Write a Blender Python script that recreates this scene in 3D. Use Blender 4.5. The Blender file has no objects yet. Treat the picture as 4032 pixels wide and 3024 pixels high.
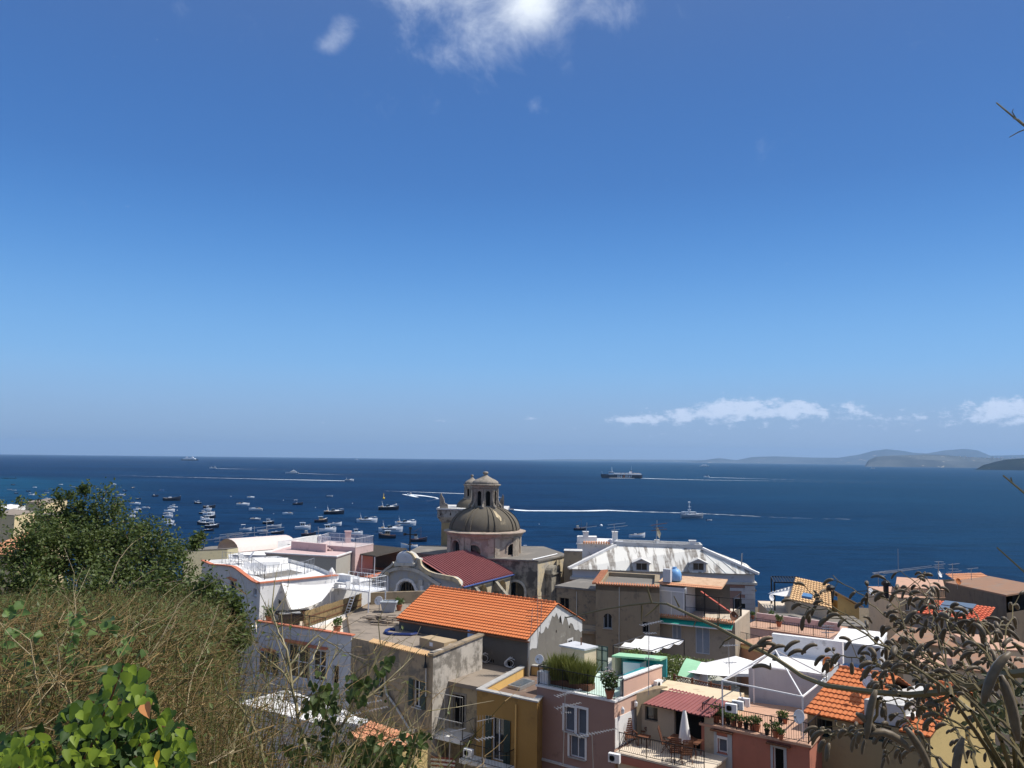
import bpy, bmesh, math, random
from mathutils import Vector, Matrix, noise
from mathutils.geometry import tessellate_polygon
scn = bpy.context.scene
COL = scn.collection
rnd = random.Random(7)
PI = math.pi
# ------------------------------------------------------------------ camera
FP, PITCH, ROLL, HC = 3200.0, math.radians(5.34 - 0.11), math.radians(0.65), 45.0
cr, sr, cp, sp = math.cos(ROLL), math.sin(ROLL), math.cos(PITCH), math.sin(PITCH)
RV = Vector((cr, -sp * sr, cp * sr)); UV = Vector((-sr, -sp * cr, cp * cr)); FV = Vector((0, cp, sp))
cd = bpy.data.cameras.new('camera'); cam = bpy.data.objects.new('camera', cd); COL.objects.link(cam)
cam.matrix_world = Matrix(((RV.x, UV.x, -FV.x, 0), (RV.y, UV.y, -FV.y, 0), (RV.z, UV.z, -FV.z, HC), (0, 0, 0, 1)))
cd.sensor_width = 36; cd.lens = 36 * FP / 4032; cd.clip_start = 0.05; cd.clip_end = 90000
scn.camera = cam
# ------------------------------------------------------------------ world, sun, exposure
SUN_AZ, SUN_EL = math.radians(84), math.radians(54)
scn.view_settings.view_transform = 'Standard'; scn.view_settings.look = 'None'
scn.view_settings.exposure = 0.35; scn.view_settings.gamma = 1.0
sd = bpy.data.lights.new('sun', 'SUN'); sd.energy = 4.0; sd.angle = math.radians(0.53); sd.color = (1, .95, .87)
so = bpy.data.objects.new('sun', sd); COL.objects.link(so)
SDIR = Vector((math.sin(SUN_AZ) * math.cos(SUN_EL), math.cos(SUN_AZ) * math.cos(SUN_EL), math.sin(SUN_EL)))
so.rotation_euler = SDIR.to_track_quat('Z', 'Y').to_euler(); so.location = (30, 20, 120)
scn.cycles.use_denoising = True
scn.cycles.max_bounces = 5; scn.cycles.diffuse_bounces = 3; scn.cycles.glossy_bounces = 2
scn.cycles.transmission_bounces = 3; scn.cycles.transparent_max_bounces = 6; scn.cycles.volume_bounces = 0
scn.cycles.caustics_reflective = False; scn.cycles.caustics_refractive = False
# ------------------------------------------------------------------ pixel helpers (source-photo pixels)
ZZ = {'A': (0, 1700, 2.212), 'B': (700, 1900, 2.765), 'C': (1300, 1850, 2.212), 'D': (2200, 1900, 2.37), 'E': (3000, 2050, 2.1434),
      'F': (900, 2350, 2.458), 'G': (1700, 2350, 2.458), 'H': (2400, 2350, 2.458), 'I': (3132, 2350, 2.458), 'J': (0, 2350, 2.458),
      'K': (600, 1700, 2.458), 'L': (2200, 1650, 1.2074), 'M': (1600, 1840, 4.022), 'N': (2300, 1800, 4.424), 'O': (0, 1880, 3.95), 'P': (0, 0, 1)}
def Z(c, x, y):
    a = ZZ[c]; return (a[0] + x / a[2], a[1] + y / a[2])
def ray(p): return FV + RV * ((p[0] - 2016) / FP) + UV * (-(p[1] - 1512) / FP)
def pz(c, x, y, z):
    d = ray(Z(c, x, y)); t = (z - HC) / d.z; return Vector((d.x * t, d.y * t, z))
def pd(c, x, y, D):
    d = ray(Z(c, x, y)); t = D / d.y; return Vector((d.x * t, D, HC + d.z * t))
def azel(x, y):
    d = ray((x, y)).normalized(); return math.atan2(d.x, d.y), math.asin(d.z)
# ------------------------------------------------------------------ node helpers
def newmat(name):
    m = bpy.data.materials.new(name); m.use_nodes = True; nt = m.node_tree
    b = nt.nodes['Principled BSDF']; return m, nt, b
def N(nt, t, **k):
    n = nt.nodes.new(t)
    for a, v in k.items():
        if a.startswith('i_'):
            key = a[2:]
            n.inputs[int(key) if key.isdigit() else key.replace('_', ' ')].default_value = v
        else: setattr(n, a, v)
    return n
def L(nt, a, b): nt.links.new(a, b)
def mth(nt, op, a, b=None, c=None, clamp=False):
    n = nt.nodes.new('ShaderNodeMath'); n.operation = op; n.use_clamp = clamp
    for i, v in enumerate((a, b, c)):
        if v is None: continue
        if hasattr(v, 'is_output') or hasattr(v, 'links'): nt.links.new(v, n.inputs[i])
        else: n.inputs[i].default_value = v
    return n.outputs[0]
def sstep(nt, v, lo, hi):
    n = nt.nodes.new('ShaderNodeMapRange'); n.interpolation_type = 'SMOOTHSTEP'
    nt.links.new(v, n.inputs[0]); n.inputs[1].default_value = lo; n.inputs[2].default_value = hi
    return n.outputs[0]
def mixc(nt, f, a, b, mode='MIX'):
    n = nt.nodes.new('ShaderNodeMix'); n.data_type = 'RGBA'; n.blend_type = mode
    for i, v in ((0, f), (6, a), (7, b)):
        if hasattr(v, 'links'): nt.links.new(v, n.inputs[i])
        else: n.inputs[i].default_value = v if i == 0 else (*v[:3], 1)
    return n.outputs[2]
def noi(nt, vec, scale, detail=3, rough=.55, dist=0):
    n = N(nt, 'ShaderNodeTexNoise'); n.inputs['Scale'].default_value = scale; n.inputs['Detail'].default_value = detail
    n.inputs['Roughness'].default_value = rough; n.inputs['Distortion'].default_value = dist
    if vec is not None: L(nt, vec, n.inputs['Vector'])
    return n.outputs[0]
def posn(nt, sx=1, sy=1, sz=1, off=0):
    g = N(nt, 'ShaderNodeNewGeometry'); mp = N(nt, 'ShaderNodeMapping')
    mp.inputs['Scale'].default_value = (sx, sy, sz); mp.inputs['Location'].default_value = (off, off * .7, off * .3)
    L(nt, g.outputs['Position'], mp.inputs['Vector']); return mp.outputs[0]
# world
w = bpy.data.worlds.new('World'); scn.world = w; w.use_nodes = True; nt = w.node_tree; nt.nodes.clear()
sky = N(nt, 'ShaderNodeTexSky', sky_type='NISHITA', sun_disc=False, sun_elevation=SUN_EL, sun_rotation=SUN_AZ,
        altitude=50, air_density=1.0, dust_density=0.35, ozone_density=3.5)
bg = N(nt, 'ShaderNodeBackground'); bg.inputs[1].default_value = 0.085
hs = N(nt, 'ShaderNodeHueSaturation'); hs.inputs['Saturation'].default_value = 1.12
L(nt, sky.outputs[0], hs.inputs['Color']); L(nt, hs.outputs[0], bg.inputs[0])
bgc = N(nt, 'ShaderNodeBackground')
tc = N(nt, 'ShaderNodeTexCoord'); dv = tc.outputs['Generated']
sx = N(nt, 'ShaderNodeSeparateXYZ'); L(nt, dv, sx.inputs[0])
az = mth(nt, 'ARCTAN2', sx.outputs[0], sx.outputs[1]); el = mth(nt, 'ARCSINE', sx.outputs[2])
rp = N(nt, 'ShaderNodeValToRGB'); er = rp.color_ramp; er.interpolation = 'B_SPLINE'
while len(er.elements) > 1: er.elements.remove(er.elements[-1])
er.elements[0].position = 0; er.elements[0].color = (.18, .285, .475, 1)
for pos_, c_ in ((.03, (.20, .325, .54)), (.065, (.215, .365, .61)), (.115, (.185, .41, .72)), (.22, (.078, .255, .61)), (.33, (.042, .152, .44)), (.53, (.046, .118, .33)), (.72, (.16, .21, .36)), (1, (.46, .48, .52))):  # overhead stops brightened above the frame as added ambient fill
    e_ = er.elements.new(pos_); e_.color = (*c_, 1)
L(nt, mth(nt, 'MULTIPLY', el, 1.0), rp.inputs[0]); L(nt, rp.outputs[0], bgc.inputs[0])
def gauss(cx, cy, rx, ry, amp):
    a0, e0 = azel(cx, cy); kx = FP / rx; ky = FP / ry
    dx = mth(nt, 'MULTIPLY', mth(nt, 'SUBTRACT', az, a0), kx); dy = mth(nt, 'MULTIPLY', mth(nt, 'SUBTRACT', el, e0), ky)
    r2 = mth(nt, 'ADD', mth(nt, 'MULTIPLY', dx, dx), mth(nt, 'MULTIPLY', dy, dy))
    return mth(nt, 'MULTIPLY', mth(nt, 'EXPONENT', mth(nt, 'MULTIPLY', r2, -1)), amp)
def total(lst):
    s = lst[0]
    for q in lst[1:]: s = mth(nt, 'ADD', s, q)
    return s
n1 = noi(nt, dv, 12, 10, .66, .35); n1b = noi(nt, dv, 5, 2, .5)
hi = total([gauss(2090, -40, 120, 160, 1.15), gauss(1850, 80, 300, 190, .74), gauss(1350, 120, 70, 60, .62), gauss(1290, 180, 60, 40, .62), gauss(2400, 20, 260, 100, .5),
            gauss(1560, -30, 260, 60, .5), gauss(1720, 425, 190, 50, .34), gauss(2110, 420, 80, 50, .40), gauss(2240, 300, 60, 110, .26), gauss(600, 0, 170, 50, .34), gauss(1190, 640, 60, 40, .2)])
mh = sstep(nt, mth(nt, 'ADD', hi, mth(nt, 'MULTIPLY', mth(nt, 'SUBTRACT', n1, .5), 2.0)), .30, 2.0)
mp = N(nt, 'ShaderNodeMapping'); mp.inputs['Scale'].default_value = (1, 1, 1.9); L(nt, dv, mp.inputs[0])
n2 = noi(nt, mp.outputs[0], 62, 8, .66)
lo_ = total([gauss(2620, 1640, 150, 30, .8), gauss(2890, 1608, 150, 48, 1.15), gauss(3150, 1612, 110, 36, 1.05), gauss(3360, 1600, 50, 26, .75), gauss(2460, 1652, 70, 16, .6),
             gauss(3930, 1590, 110, 30, .85), gauss(4040, 1640, 150, 40, .8), gauss(3560, 1650, 300, 42, .5), gauss(1760, 1655, 90, 12, .55), gauss(2110, 1650, 60, 10, .55), gauss(1270, 1662, 30, 8, .5),
             gauss(2700, 1690, 500, 40, .3)])
ml = sstep(nt, mth(nt, 'ADD', lo_, mth(nt, 'MULTIPLY', mth(nt, 'SUBTRACT', n2, .5), 2.4)), .42, 1.05)
bk = gauss(3500, 1735, 1500, 120, .8)     # pale bank of haze low over the sea on the right
n3 = noi(nt, mp.outputs[0], 9, 3, .5)
mb = mth(nt, 'MULTIPLY', bk, mth(nt, 'ADD', mth(nt, 'MULTIPLY', n3, .8), .3))
b1 = N(nt, 'ShaderNodeBackground'); b1.inputs[0].default_value = (.86, .92, 1, 1); b1.inputs[1].default_value = .9
b2 = N(nt, 'ShaderNodeBackground'); b2.inputs[0].default_value = (.66, .78, 1, 1); b2.inputs[1].default_value = .78
b3 = N(nt, 'ShaderNodeBackground'); b3.inputs[0].default_value = (.50, .68, 1, 1); b3.inputs[1].default_value = .56
def mxs(f, a, b):
    m = N(nt, 'ShaderNodeMixShader'); L(nt, f, m.inputs[0]); L(nt, a, m.inputs[1]); L(nt, b, m.inputs[2]); return m.outputs[0]
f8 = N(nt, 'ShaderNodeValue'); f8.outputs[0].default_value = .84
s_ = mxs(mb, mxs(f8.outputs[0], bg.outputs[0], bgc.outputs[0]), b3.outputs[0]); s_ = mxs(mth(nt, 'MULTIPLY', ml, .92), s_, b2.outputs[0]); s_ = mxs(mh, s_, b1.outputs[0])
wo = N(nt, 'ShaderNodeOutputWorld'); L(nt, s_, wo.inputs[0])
# ------------------------------------------------------------------ mesh builder
def V(*a): return Vector(a)
class MB:
    def __init__(s): s.v = []; s.f = []; s.m = []; s.mi = 0; s.smooth = False
    def quad(s, a, b, c, d): s.poly((a, b, c, d))
    def poly(s, pts):
        n = len(s.v); s.v += [tuple(p) for p in pts]; s.f.append(tuple(range(n, n + len(pts)))); s.m.append(s.mi)
    def add(s, vs, fs):
        n = len(s.v); s.v += [tuple(p) for p in vs]
        for f in fs: s.f.append(tuple(i + n for i in f)); s.m.append(s.mi)
    def box(s, c, sz, rz=0, tilt=None):
        c = Vector(c); hx, hy, hz = sz[0] / 2, sz[1] / 2, sz[2] / 2
        M = Matrix.Rotation(rz, 3, 'Z')
        if tilt is not None: M = M @ tilt
        vs = [c + M @ Vector((x, y, z)) for z in (-hz, hz) for x, y in ((-hx, -hy), (hx, -hy), (hx, hy), (-hx, hy))]
        s.add(vs, [(3, 2, 1, 0), (4, 5, 6, 7), (0, 1, 5, 4), (1, 2, 6, 5), (2, 3, 7, 6), (3, 0, 4, 7)])
    def hexa(s, lo, hi_):   # two quads (bottom, top), both counter-clockwise from above
        s.add(list(lo) + list(hi_), [(3, 2, 1, 0), (4, 5, 6, 7), (0, 1, 5, 4), (1, 2, 6, 5), (2, 3, 7, 6), (3, 0, 4, 7)])
    def bar(s, a, b, wd, ht=None):  # square bar between two points
        a, b = Vector(a), Vector(b); ht = ht or wd; d = (b - a)
        if d.length < 1e-6: return
        d.normalize(); up = Vector((0, 0, 1)) if abs(d.z) < .95 else Vector((1, 0, 0))
        x = d.cross(up).normalized() * wd / 2; y = x.cross(d).normalized() * ht / 2
        vs = [p + q for p in (a, b) for q in (-x - y, x - y, x + y, -x + y)]
        s.add(vs, [(3, 2, 1, 0), (4, 5, 6, 7), (0, 1, 5, 4), (1, 2, 6, 5), (2, 3, 7, 6), (3, 0, 4, 7)])
    def tube(s, pts, r, n=6, cap=True):
        pts = [Vector(p) for p in pts]; rs = r if isinstance(r, (list, tuple)) else [r] * len(pts)
        base = len(s.v); ref = None
        for i, p in enumerate(pts):
            d = (pts[min(i + 1, len(pts) - 1)] - pts[max(i - 1, 0)])
            d = d.normalized() if d.length > 1e-9 else Vector((0, 0, 1))
            if ref is None: ref = d.cross(Vector((0, 0, 1))) if abs(d.z) < .9 else d.cross(Vector((1, 0, 0)))
            x = (ref - d * ref.dot(d)); x = x.normalized() if x.length > 1e-9 else d.orthogonal().normalized(); ref = x
            y = d.cross(x)
            for k in range(n):
                a = 2 * PI * k / n; s.v.append(tuple(p + (x * math.cos(a) + y * math.sin(a)) * rs[i]))
        for i in range(len(pts) - 1):
            for k in range(n):
                a = base + i * n + k; b = base + i * n + (k + 1) % n
                s.f.append((a, b, b + n, a + n)); s.m.append(s.mi)
        if cap:
            s.f.append(tuple(base + k for k in reversed(range(n)))); s.m.append(s.mi)
            e = base + (len(pts) - 1) * n; s.f.append(tuple(e + k for k in range(n))); s.m.append(s.mi)
    def lathe(s, c, prof, n=24, rot=0, sx=1, sy=1):
        base = len(s.v)
        for r, z in prof:
            for k in range(n):
                a = rot + 2 * PI * k / n; s.v.append((c[0] + sx * r * math.cos(a), c[1] + sy * r * math.sin(a), c[2] + z))
        for i in range(len(prof) - 1):
            for k in range(n):
                a = base + i * n + k; b = base + i * n + (k + 1) % n
                s.f.append((a, b, b + n, a + n)); s.m.append(s.mi)
        if prof[0][0] > 1e-4: s.f.append(tuple(base + k for k in reversed(range(n)))); s.m.append(s.mi)
        e = base + (len(prof) - 1) * n
        if prof[-1][0] > 1e-4: s.f.append(tuple(e + k for k in range(n))); s.m.append(s.mi)
    def prism(s, poly, z0, z1, top=True, bottom=True, sides=True):
        n = len(poly); lo = [(p[0], p[1], z0) for p in poly]; hi_ = [(p[0], p[1], z1) for p in poly]
        fs = []
        if sides: fs += [(i, (i + 1) % n, n + (i + 1) % n, n + i) for i in range(n)]
        if bottom: fs.append(tuple(reversed(range(n))))
        if top: fs.append(tuple(range(n, 2 * n)))
        s.add(lo + hi_, fs)
    def ring(s, outer, inner, z0, z1):
        n = len(outer)
        for i in range(n):
            j = (i + 1) % n; o0, o1, i0, i1 = outer[i], outer[j], inner[i], inner[j]
            s.quad((*o0[:2], z1), (*o1[:2], z1), (*i1[:2], z1), (*i0[:2], z1))
            s.quad((*o0[:2], z0), (*o1[:2], z0), (*o1[:2], z1), (*o0[:2], z1))
            s.quad((*i1[:2], z0), (*i0[:2], z0), (*i0[:2], z1), (*i1[:2], z1))
            s.quad((*o1[:2], z0), (*o0[:2], z0), (*i0[:2], z0), (*i1[:2], z0))
    def build(s, name, mats, parent=None, label=None, loc=None):
        if not isinstance(mats, (list, tuple)): mats = [mats]
        off = Vector((0, 0, 0))
        if parent is not None: off = Vector(parent.get('_o', (0, 0, 0)))
        elif loc is not None: off = Vector(loc)
        me = bpy.data.meshes.new(name)
        me.from_pydata([(x - off.x, y - off.y, z - off.z) for x, y, z in s.v], [], s.f)
        for m in mats: me.materials.append(m)
        if len(mats) > 1: me.polygons.foreach_set('material_index', s.m)
        if s.smooth: me.polygons.foreach_set('use_smooth', [True] * len(me.polygons))
        me.update()
        o = bpy.data.objects.new(name, me); COL.objects.link(o)
        if parent is not None: o.parent = parent
        else: o.location = off
        o['_o'] = tuple(off)
        if label: o['label'] = label
        return o
def tag(o, label=None, cat=None, group=None, kind=None):
    if label: o['label'] = label
    if cat: o['category'] = cat
    if group: o['group'] = group
    if kind: o['kind'] = kind
    return o
def thing(name, label, cat, loc=(0, 0, 0), group=None, local=False, rz=0):
    o = bpy.data.objects.new(name, None); o.empty_display_size = .3; COL.objects.link(o)
    o.location = loc; o.rotation_euler = (0, 0, rz)
    o['_o'] = (0, 0, 0) if local else tuple(loc)
    return tag(o, label, cat, group)
KIDS = {}
def dup(o, loc, rz=0, label=None, scale=1, group=None):
    r = o.copy(); COL.objects.link(r); r.location = loc; r.rotation_euler = (0, 0, rz); r.scale = (scale,) * 3
    if label: r['label'] = label
    if group: r['group'] = group
    ks = KIDS.setdefault(o.name, [c for c in o.children])
    for ch in ks:
        c = ch.copy(); COL.objects.link(c); c.parent = r
        for g in KIDS.setdefault(ch.name, [x for x in ch.children]):
            d = g.copy(); COL.objects.link(d); d.parent = c
    return r
class Proto:  # first use moves the prototype itself, later uses copy it
    def __init__(s, root): s.root = root; s.used = False
    def put(s, loc, rz=0, label=None, scale=1, group=None):
        if not s.used:
            s.used = True; KIDS[s.root.name] = list(s.root.children)
            for c in s.root.children: KIDS[c.name] = list(c.children)
            o = s.root; o.location = loc; o.rotation_euler = (0, 0, rz); o.scale = (scale,) * 3
            if label: o['label'] = label
            if group: o['group'] = group
            return o
        return dup(s.root, loc, rz, label, scale, group)
# ------------------------------------------------------------------ materials
MATS = {}
def flat(name, col, rough=.6, metal=0, spec=.4, var=.12, scale=3.0):
    if name in MATS: return MATS[name]
    m, nt, b = newmat(name)
    if var > 0:
        f = noi(nt, posn(nt, off=len(MATS) * 3.1), scale, 4)
        c = mixc(nt, f, [x * (1 - var * 1.6) for x in col], [min(1, x * (1 + var * 1.2)) for x in col]); L(nt, c, b.inputs['Base Color'])
    else: b.inputs['Base Color'].default_value = (*col, 1)
    b.inputs['Roughness'].default_value = rough; b.inputs['Metallic'].default_value = metal; b.inputs['Specular IOR Level'].default_value = spec
    MATS[name] = m; return m
def plaster(name, base, patch=None, amt=0.0, streak=0.3, dark=(.10, .09, .075), pscale=.7, rough=.9, grime=.25):
    if name in MATS: return MATS[name]
    m, nt, b = newmat(name); off = len(MATS) * 2.3
    p = posn(nt, off=off); ps = posn(nt, 1, 1, .22, off + 5)
    f0 = noi(nt, p, 1.3, 5, .6)
    c = mixc(nt, f0, [x * .88 for x in base], [min(1, x * 1.08) for x in base])
    if patch is not None:
        f1 = mth(nt, 'ADD', mth(nt, 'MULTIPLY', noi(nt, p, pscale, 9, .68, .3), .72), mth(nt, 'MULTIPLY', noi(nt, ps, pscale * 1.5, 6, .7), .28)); f1 = sstep(nt, f1, .585 - amt * .26, .685 - amt * .26)
        c = mixc(nt, f1, c, patch)
        f1b = noi(nt, posn(nt, off=off + 9), pscale * 1.9, 5, .6); f1b = sstep(nt, f1b, .60 - amt * .18, .72 - amt * .18)
        c = mixc(nt, mth(nt, 'MULTIPLY', f1b, .7), c, [x * .75 for x in patch])
    f2 = sstep(nt, noi(nt, ps, 1.6, 5, .6), .50, .80)
    c = mixc(nt, mth(nt, 'MULTIPLY', f2, streak), c, dark)
    f3 = noi(nt, p, 9, 3, .6); c = mixc(nt, mth(nt, 'MULTIPLY', f3, grime), c, [x * .72 for x in base])
    L(nt, c, b.inputs['Base Color']); b.inputs['Roughness'].default_value = rough; b.inputs['Specular IOR Level'].default_value = .2
    bp = N(nt, 'ShaderNodeBump'); bp.inputs['Strength'].default_value = .35; bp.inputs['Distance'].default_value = .02
    L(nt, noi(nt, p, 14, 4), bp.inputs['Height']); L(nt, bp.outputs[0], b.inputs['Normal'])
    MATS[name] = m; return m
def foliage(name, c1, c2, trans=.25, scale=3):
    if name in MATS: return MATS[name]
    m, nt, b = newmat(name)
    oi = N(nt, 'ShaderNodeNewGeometry'); f = noi(nt, posn(nt), scale, 4)
    f = mth(nt, 'ADD', mth(nt, 'MULTIPLY', f, .7), mth(nt, 'MULTIPLY', oi.outputs['Random Per Island'], .45))
    c = mixc(nt, f, c1, c2); L(nt, c, b.inputs['Base Color']); b.inputs['Roughness'].default_value = .5
    b.inputs['Specular IOR Level'].default_value = .3
    if trans > 0:
        t = N(nt, 'ShaderNodeBsdfTranslucent'); L(nt, mixc(nt, .5, c, [min(1, x * 1.5) for x in c2]), t.inputs[0])
        ms = N(nt, 'ShaderNodeMixShader'); ms.inputs[0].default_value = trans
        L(nt, b.outputs[0], ms.inputs[1]); L(nt, t.outputs[0], ms.inputs[2])
        L(nt, ms.outputs[0], nt.nodes['Material Output'].inputs[0])
    MATS[name] = m; return m
def tilemat(name, c1, c2, dirt=(.12, .08, .06), amt=.35):
    if name in MATS: return MATS[name]
    m, nt, b = newmat(name); p = posn(nt, off=3)
    g = N(nt, 'ShaderNodeNewGeometry')
    f = mth(nt, 'ADD', mth(nt, 'MULTIPLY', noi(nt, p, 5, 4), .7), mth(nt, 'MULTIPLY', g.outputs['Random Per Island'], .5))
    c = mixc(nt, f, c1, c2); d = sstep(nt, noi(nt, p, 1.5, 5, .65), .5, .8)
    c = mixc(nt, mth(nt, 'MULTIPLY', d, amt), c, dirt)
    L(nt, c, b.inputs['Base Color']); b.inputs['Roughness'].default_value = .8; b.inputs['Specular IOR Level'].default_value = .25
    MATS[name] = m; return m
W_WHITE = plaster('white_plaster', (.80, .79, .77), (.52, .51, .49), .12, .22, (.35, .34, .32), grime=.1)
W_WHITE_OLD = plaster('weathered_white_plaster', (.62, .61, .59), (.48, .47, .45), .2, .28, (.33, .32, .30))
W_GREYWHITE = plaster('greyish_white_plaster', (.56, .57, .59), (.48, .48, .49), .1, .12, (.3, .3, .3), grime=.1)
W_CREAM = plaster('cream_plaster', (.72, .58, .40), (.55, .45, .32), .1, .2, (.35, .28, .2))
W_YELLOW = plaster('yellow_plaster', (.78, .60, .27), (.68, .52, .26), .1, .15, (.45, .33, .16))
W_OCHRE = plaster('ochre_plaster', (.40, .235, .075), (.34, .2, .07), .2, .15, (.22, .14, .06), grime=.1)
W_OCHRE_LIT = plaster('pale_lit_ochre_plaster', (.75, .48, .17), (.68, .45, .2), .1, .1, (.4, .28, .14), grime=.1)  # paler copy for the ochre parapet in sun; plain light ochre elsewhere
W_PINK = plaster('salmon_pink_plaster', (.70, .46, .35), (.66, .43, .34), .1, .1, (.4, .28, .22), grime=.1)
W_PINKDARK = plaster('mauve_shaded_pink_plaster', (.36, .23, .19), (.33, .22, .18), .1, .1, (.22, .15, .13), grime=.1)  # pink house front with its shade in the colour; also the villa's pink
W_ROSE = plaster('rose_plaster', (.62, .46, .44), (.5, .36, .33), .15, .2, (.3, .2, .2))
W_SALMONRED = plaster('salmon_red_plaster', (.46, .18, .125), (.40, .17, .12), .15, .2, (.25, .1, .08), grime=.1)
W_BEIGE = plaster('old_beige_plaster', (.37, .285, .19), (.17, .15, .125), .34, .6, (.12, .108, .09))
W_BEIGE2 = plaster('tan_plaster', (.34, .27, .18), (.22, .18, .13), .2, .5, (.15, .12, .09))
W_OLDWHITE = plaster('flaking_whitewash', (.55, .50, .43), (.20, .18, .15), .42, .6, (.10, .09, .08))
W_GREY = plaster('grey_render', (.27, .25, .22), (.52, .48, .42), .12, .4, (.14, .13, .11))
W_DGREY = plaster('dark_grey_render', (.13, .125, .115), (.22, .2, .17), .2, .4, (.07, .07, .06))
W_CREAMCH = plaster('church_cream_plaster', (.60, .50, .33), (.42, .39, .34), .35, .75, (.12, .11, .095))
W_CHDARK = plaster('church_stained_plaster', (.34, .31, .25), (.10, .09, .08), .42, .8, (.06, .055, .05))
W_ROSECH = plaster('church_rose_plaster', (.42, .33, .265), (.56, .48, .38), .35, .45, (.2, .16, .13))
W_TRIM = plaster('church_trim_plaster', (.58, .56, .50), (.42, .40, .36), .25, .4, (.25, .24, .2))
W_DOME = plaster('dome_grey_render', (.138, .120, .092), (.52, .43, .29), -.12, .45, (.07, .062, .05), pscale=.28)
W_LANT = plaster('lantern_stone', (.33, .29, .24), (.17, .15, .12), .3, .6, (.1, .09, .075), pscale=1.5)
R_FLAT = plaster('grey_roof_screed', (.20, .185, .165), (.30, .27, .235), .25, .1, (.1, .09, .08), pscale=.35)
R_FLATWARM = plaster('warm_roof_screed', (.30, .25, .20), (.20, .17, .14), .3, .1, (.12, .1, .08), pscale=.4)
R_BROWN = plaster('brown_roof_felt', (.19, .13, .10), (.30, .26, .21), .25, .15, (.1, .08, .07), pscale=.6)
R_TERRA = plaster('terracotta_floor', (.55, .34, .24), (.50, .33, .24), .1, .05, (.3, .2, .15), grime=.1)
R_CREAMFLOOR = plaster('cream_floor_tiles', (.68, .58, .46), (.6, .52, .42), .1, .05, (.4, .34, .28), grime=.1)
R_MINT = plaster('mint_floor_tiles', (.58, .74, .66), (.5, .66, .6), .1, .05, (.3, .4, .36), grime=.1)
M_TILE = tilemat('orange_roof_tiles', (.56, .155, .05), (.68, .235, .09), (.34, .11, .05), .35)
M_TILE_OLD = tilemat('old_terracotta_tiles', (.55, .22, .12), (.68, .36, .2), (.2, .14, .1), .4)
M_TILE_YEL = tilemat('sandy_roof_tiles', (.60, .36, .17), (.74, .50, .27), (.25, .17, .1), .4)
M_REDMETAL = flat('maroon_sheet_metal', (.34, .125, .115), .5, 0, .4, .15, 1.2)
M_COPRED = flat('red_coping_tiles', (.58, .20, .11), .8, 0, .3, .2, 2.5)
M_GREEN = flat('dark_green_shutter_paint', (.018, .045, .042), .5)
M_GREYSH = flat('pale_grey_shutter_paint', (.42, .45, .48), .6)
M_GLASS = flat('dark_window_glass', (.02, .025, .03), .08, 0, .8, 0)
M_DARK = flat('dark_interior', (.012, .012, .012), .9, 0, .1, 0)
M_WHITEP = flat('white_paint', (.80, .80, .80), .5, 0, .4, .06)
M_FRAMEY = flat('yellow_stone_surround', (.40, .30, .16), .8)
M_STONE = flat('grey_stone_trim', (.42, .41, .39), .8, 0, .3, .2)
M_IRON = flat('black_iron', (.02, .02, .022), .5, .3, .4, 0)
M_STEEL = flat('galvanised_steel', (.42, .43, .44), .45, .6, .5, .1)
M_RUSTY = flat('rusty_iron', (.20, .09, .05), .8, .2, .3, .4, 8)
M_ALU = flat('aluminium', (.55, .56, .57), .4, .7, .5, 0)
M_CANVAS = flat('white_canvas', (.85, .83, .80), .9, 0, .2, .04)
M_WOOD = flat('teak_wood', (.16, .065, .035), .6, 0, .3, .3, 6)
M_BAMBOO = plaster('weathered_bamboo', (.36, .26, .13), (.17, .13, .08), .3, .6, (.10, .08, .05), pscale=2)
M_PERGOLA = flat('grey_reed_mat', (.085, .075, .066), .9, 0, .2, .3, 4)
M_TERRAPOT = flat('terracotta_pot', (.40, .14, .07), .8)
M_CARD = flat('cardboard', (.44, .33, .20), .85)
M_BLUE = flat('blue_plastic', (.17, .38, .68), .45)
M_BLUEHOSE = flat('navy_hose', (.02, .04, .16), .5)
M_GREENAWN = flat('green_awning_cloth', (.0, .26, .20), .8)
M_MINTP = flat('mint_green_paint', (.34, .62, .38), .6, 0, .3, .08)
M_TEAL = flat('teal_tiles', (.02, .28, .30), .3)
M_RUST = flat('rusted_dish', (.50, .17, .05), .8, 0, .3, .5, 9)
F_DARK = foliage('dark_green_leaves', (.025, .05, .018), (.10, .155, .035), .2, 1.5)
F_POT = foliage('potted_plant_leaves', (.03, .07, .02), (.14, .2, .05), .2)
F_GRASSY = foliage('tall_grass_leaves', (.09, .12, .02), (.24, .25, .06), .2)
# ================================================================== sea, land, haze
def ss(a, b, x):
    t = max(0, min(1, (x - a) / (b - a))); return t * t * (3 - 2 * t)
def mkdisc():
    mb = MB(); R_ = 24200; n = 160; rs = [0, 150, 600, 2500, 8000, R_]
    vs = [(0, 0, 0)]; fs = []
    for r in rs[1:]:
        for k in range(n): vs.append((r * math.sin(2 * PI * k / n), r * math.cos(2 * PI * k / n), 0))
    for k in range(n): fs.append((0, 1 + (k + 1) % n, 1 + k))
    for i in range(len(rs) - 2):
        for k in range(n):
            a = 1 + i * n + k; b = 1 + i * n + (k + 1) % n; fs.append((a, b, b + n, a + n))
    mb.add(vs, fs); return mb
m, nt, b = newmat('sea_water')
pp = posn(nt); big = noi(nt, posn(nt, .0011, .0028, 1), 1, 3, .55)
med = noi(nt, posn(nt, .012, .045, 1), 1, 5, .7); 
fine = noi(nt, posn(nt, .05, .16, 1), 1, 7, .78)
c = mixc(nt, sstep(nt, big, .35, .68), (.0018, .0175, .060), (.0040, .034, .096))
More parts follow.
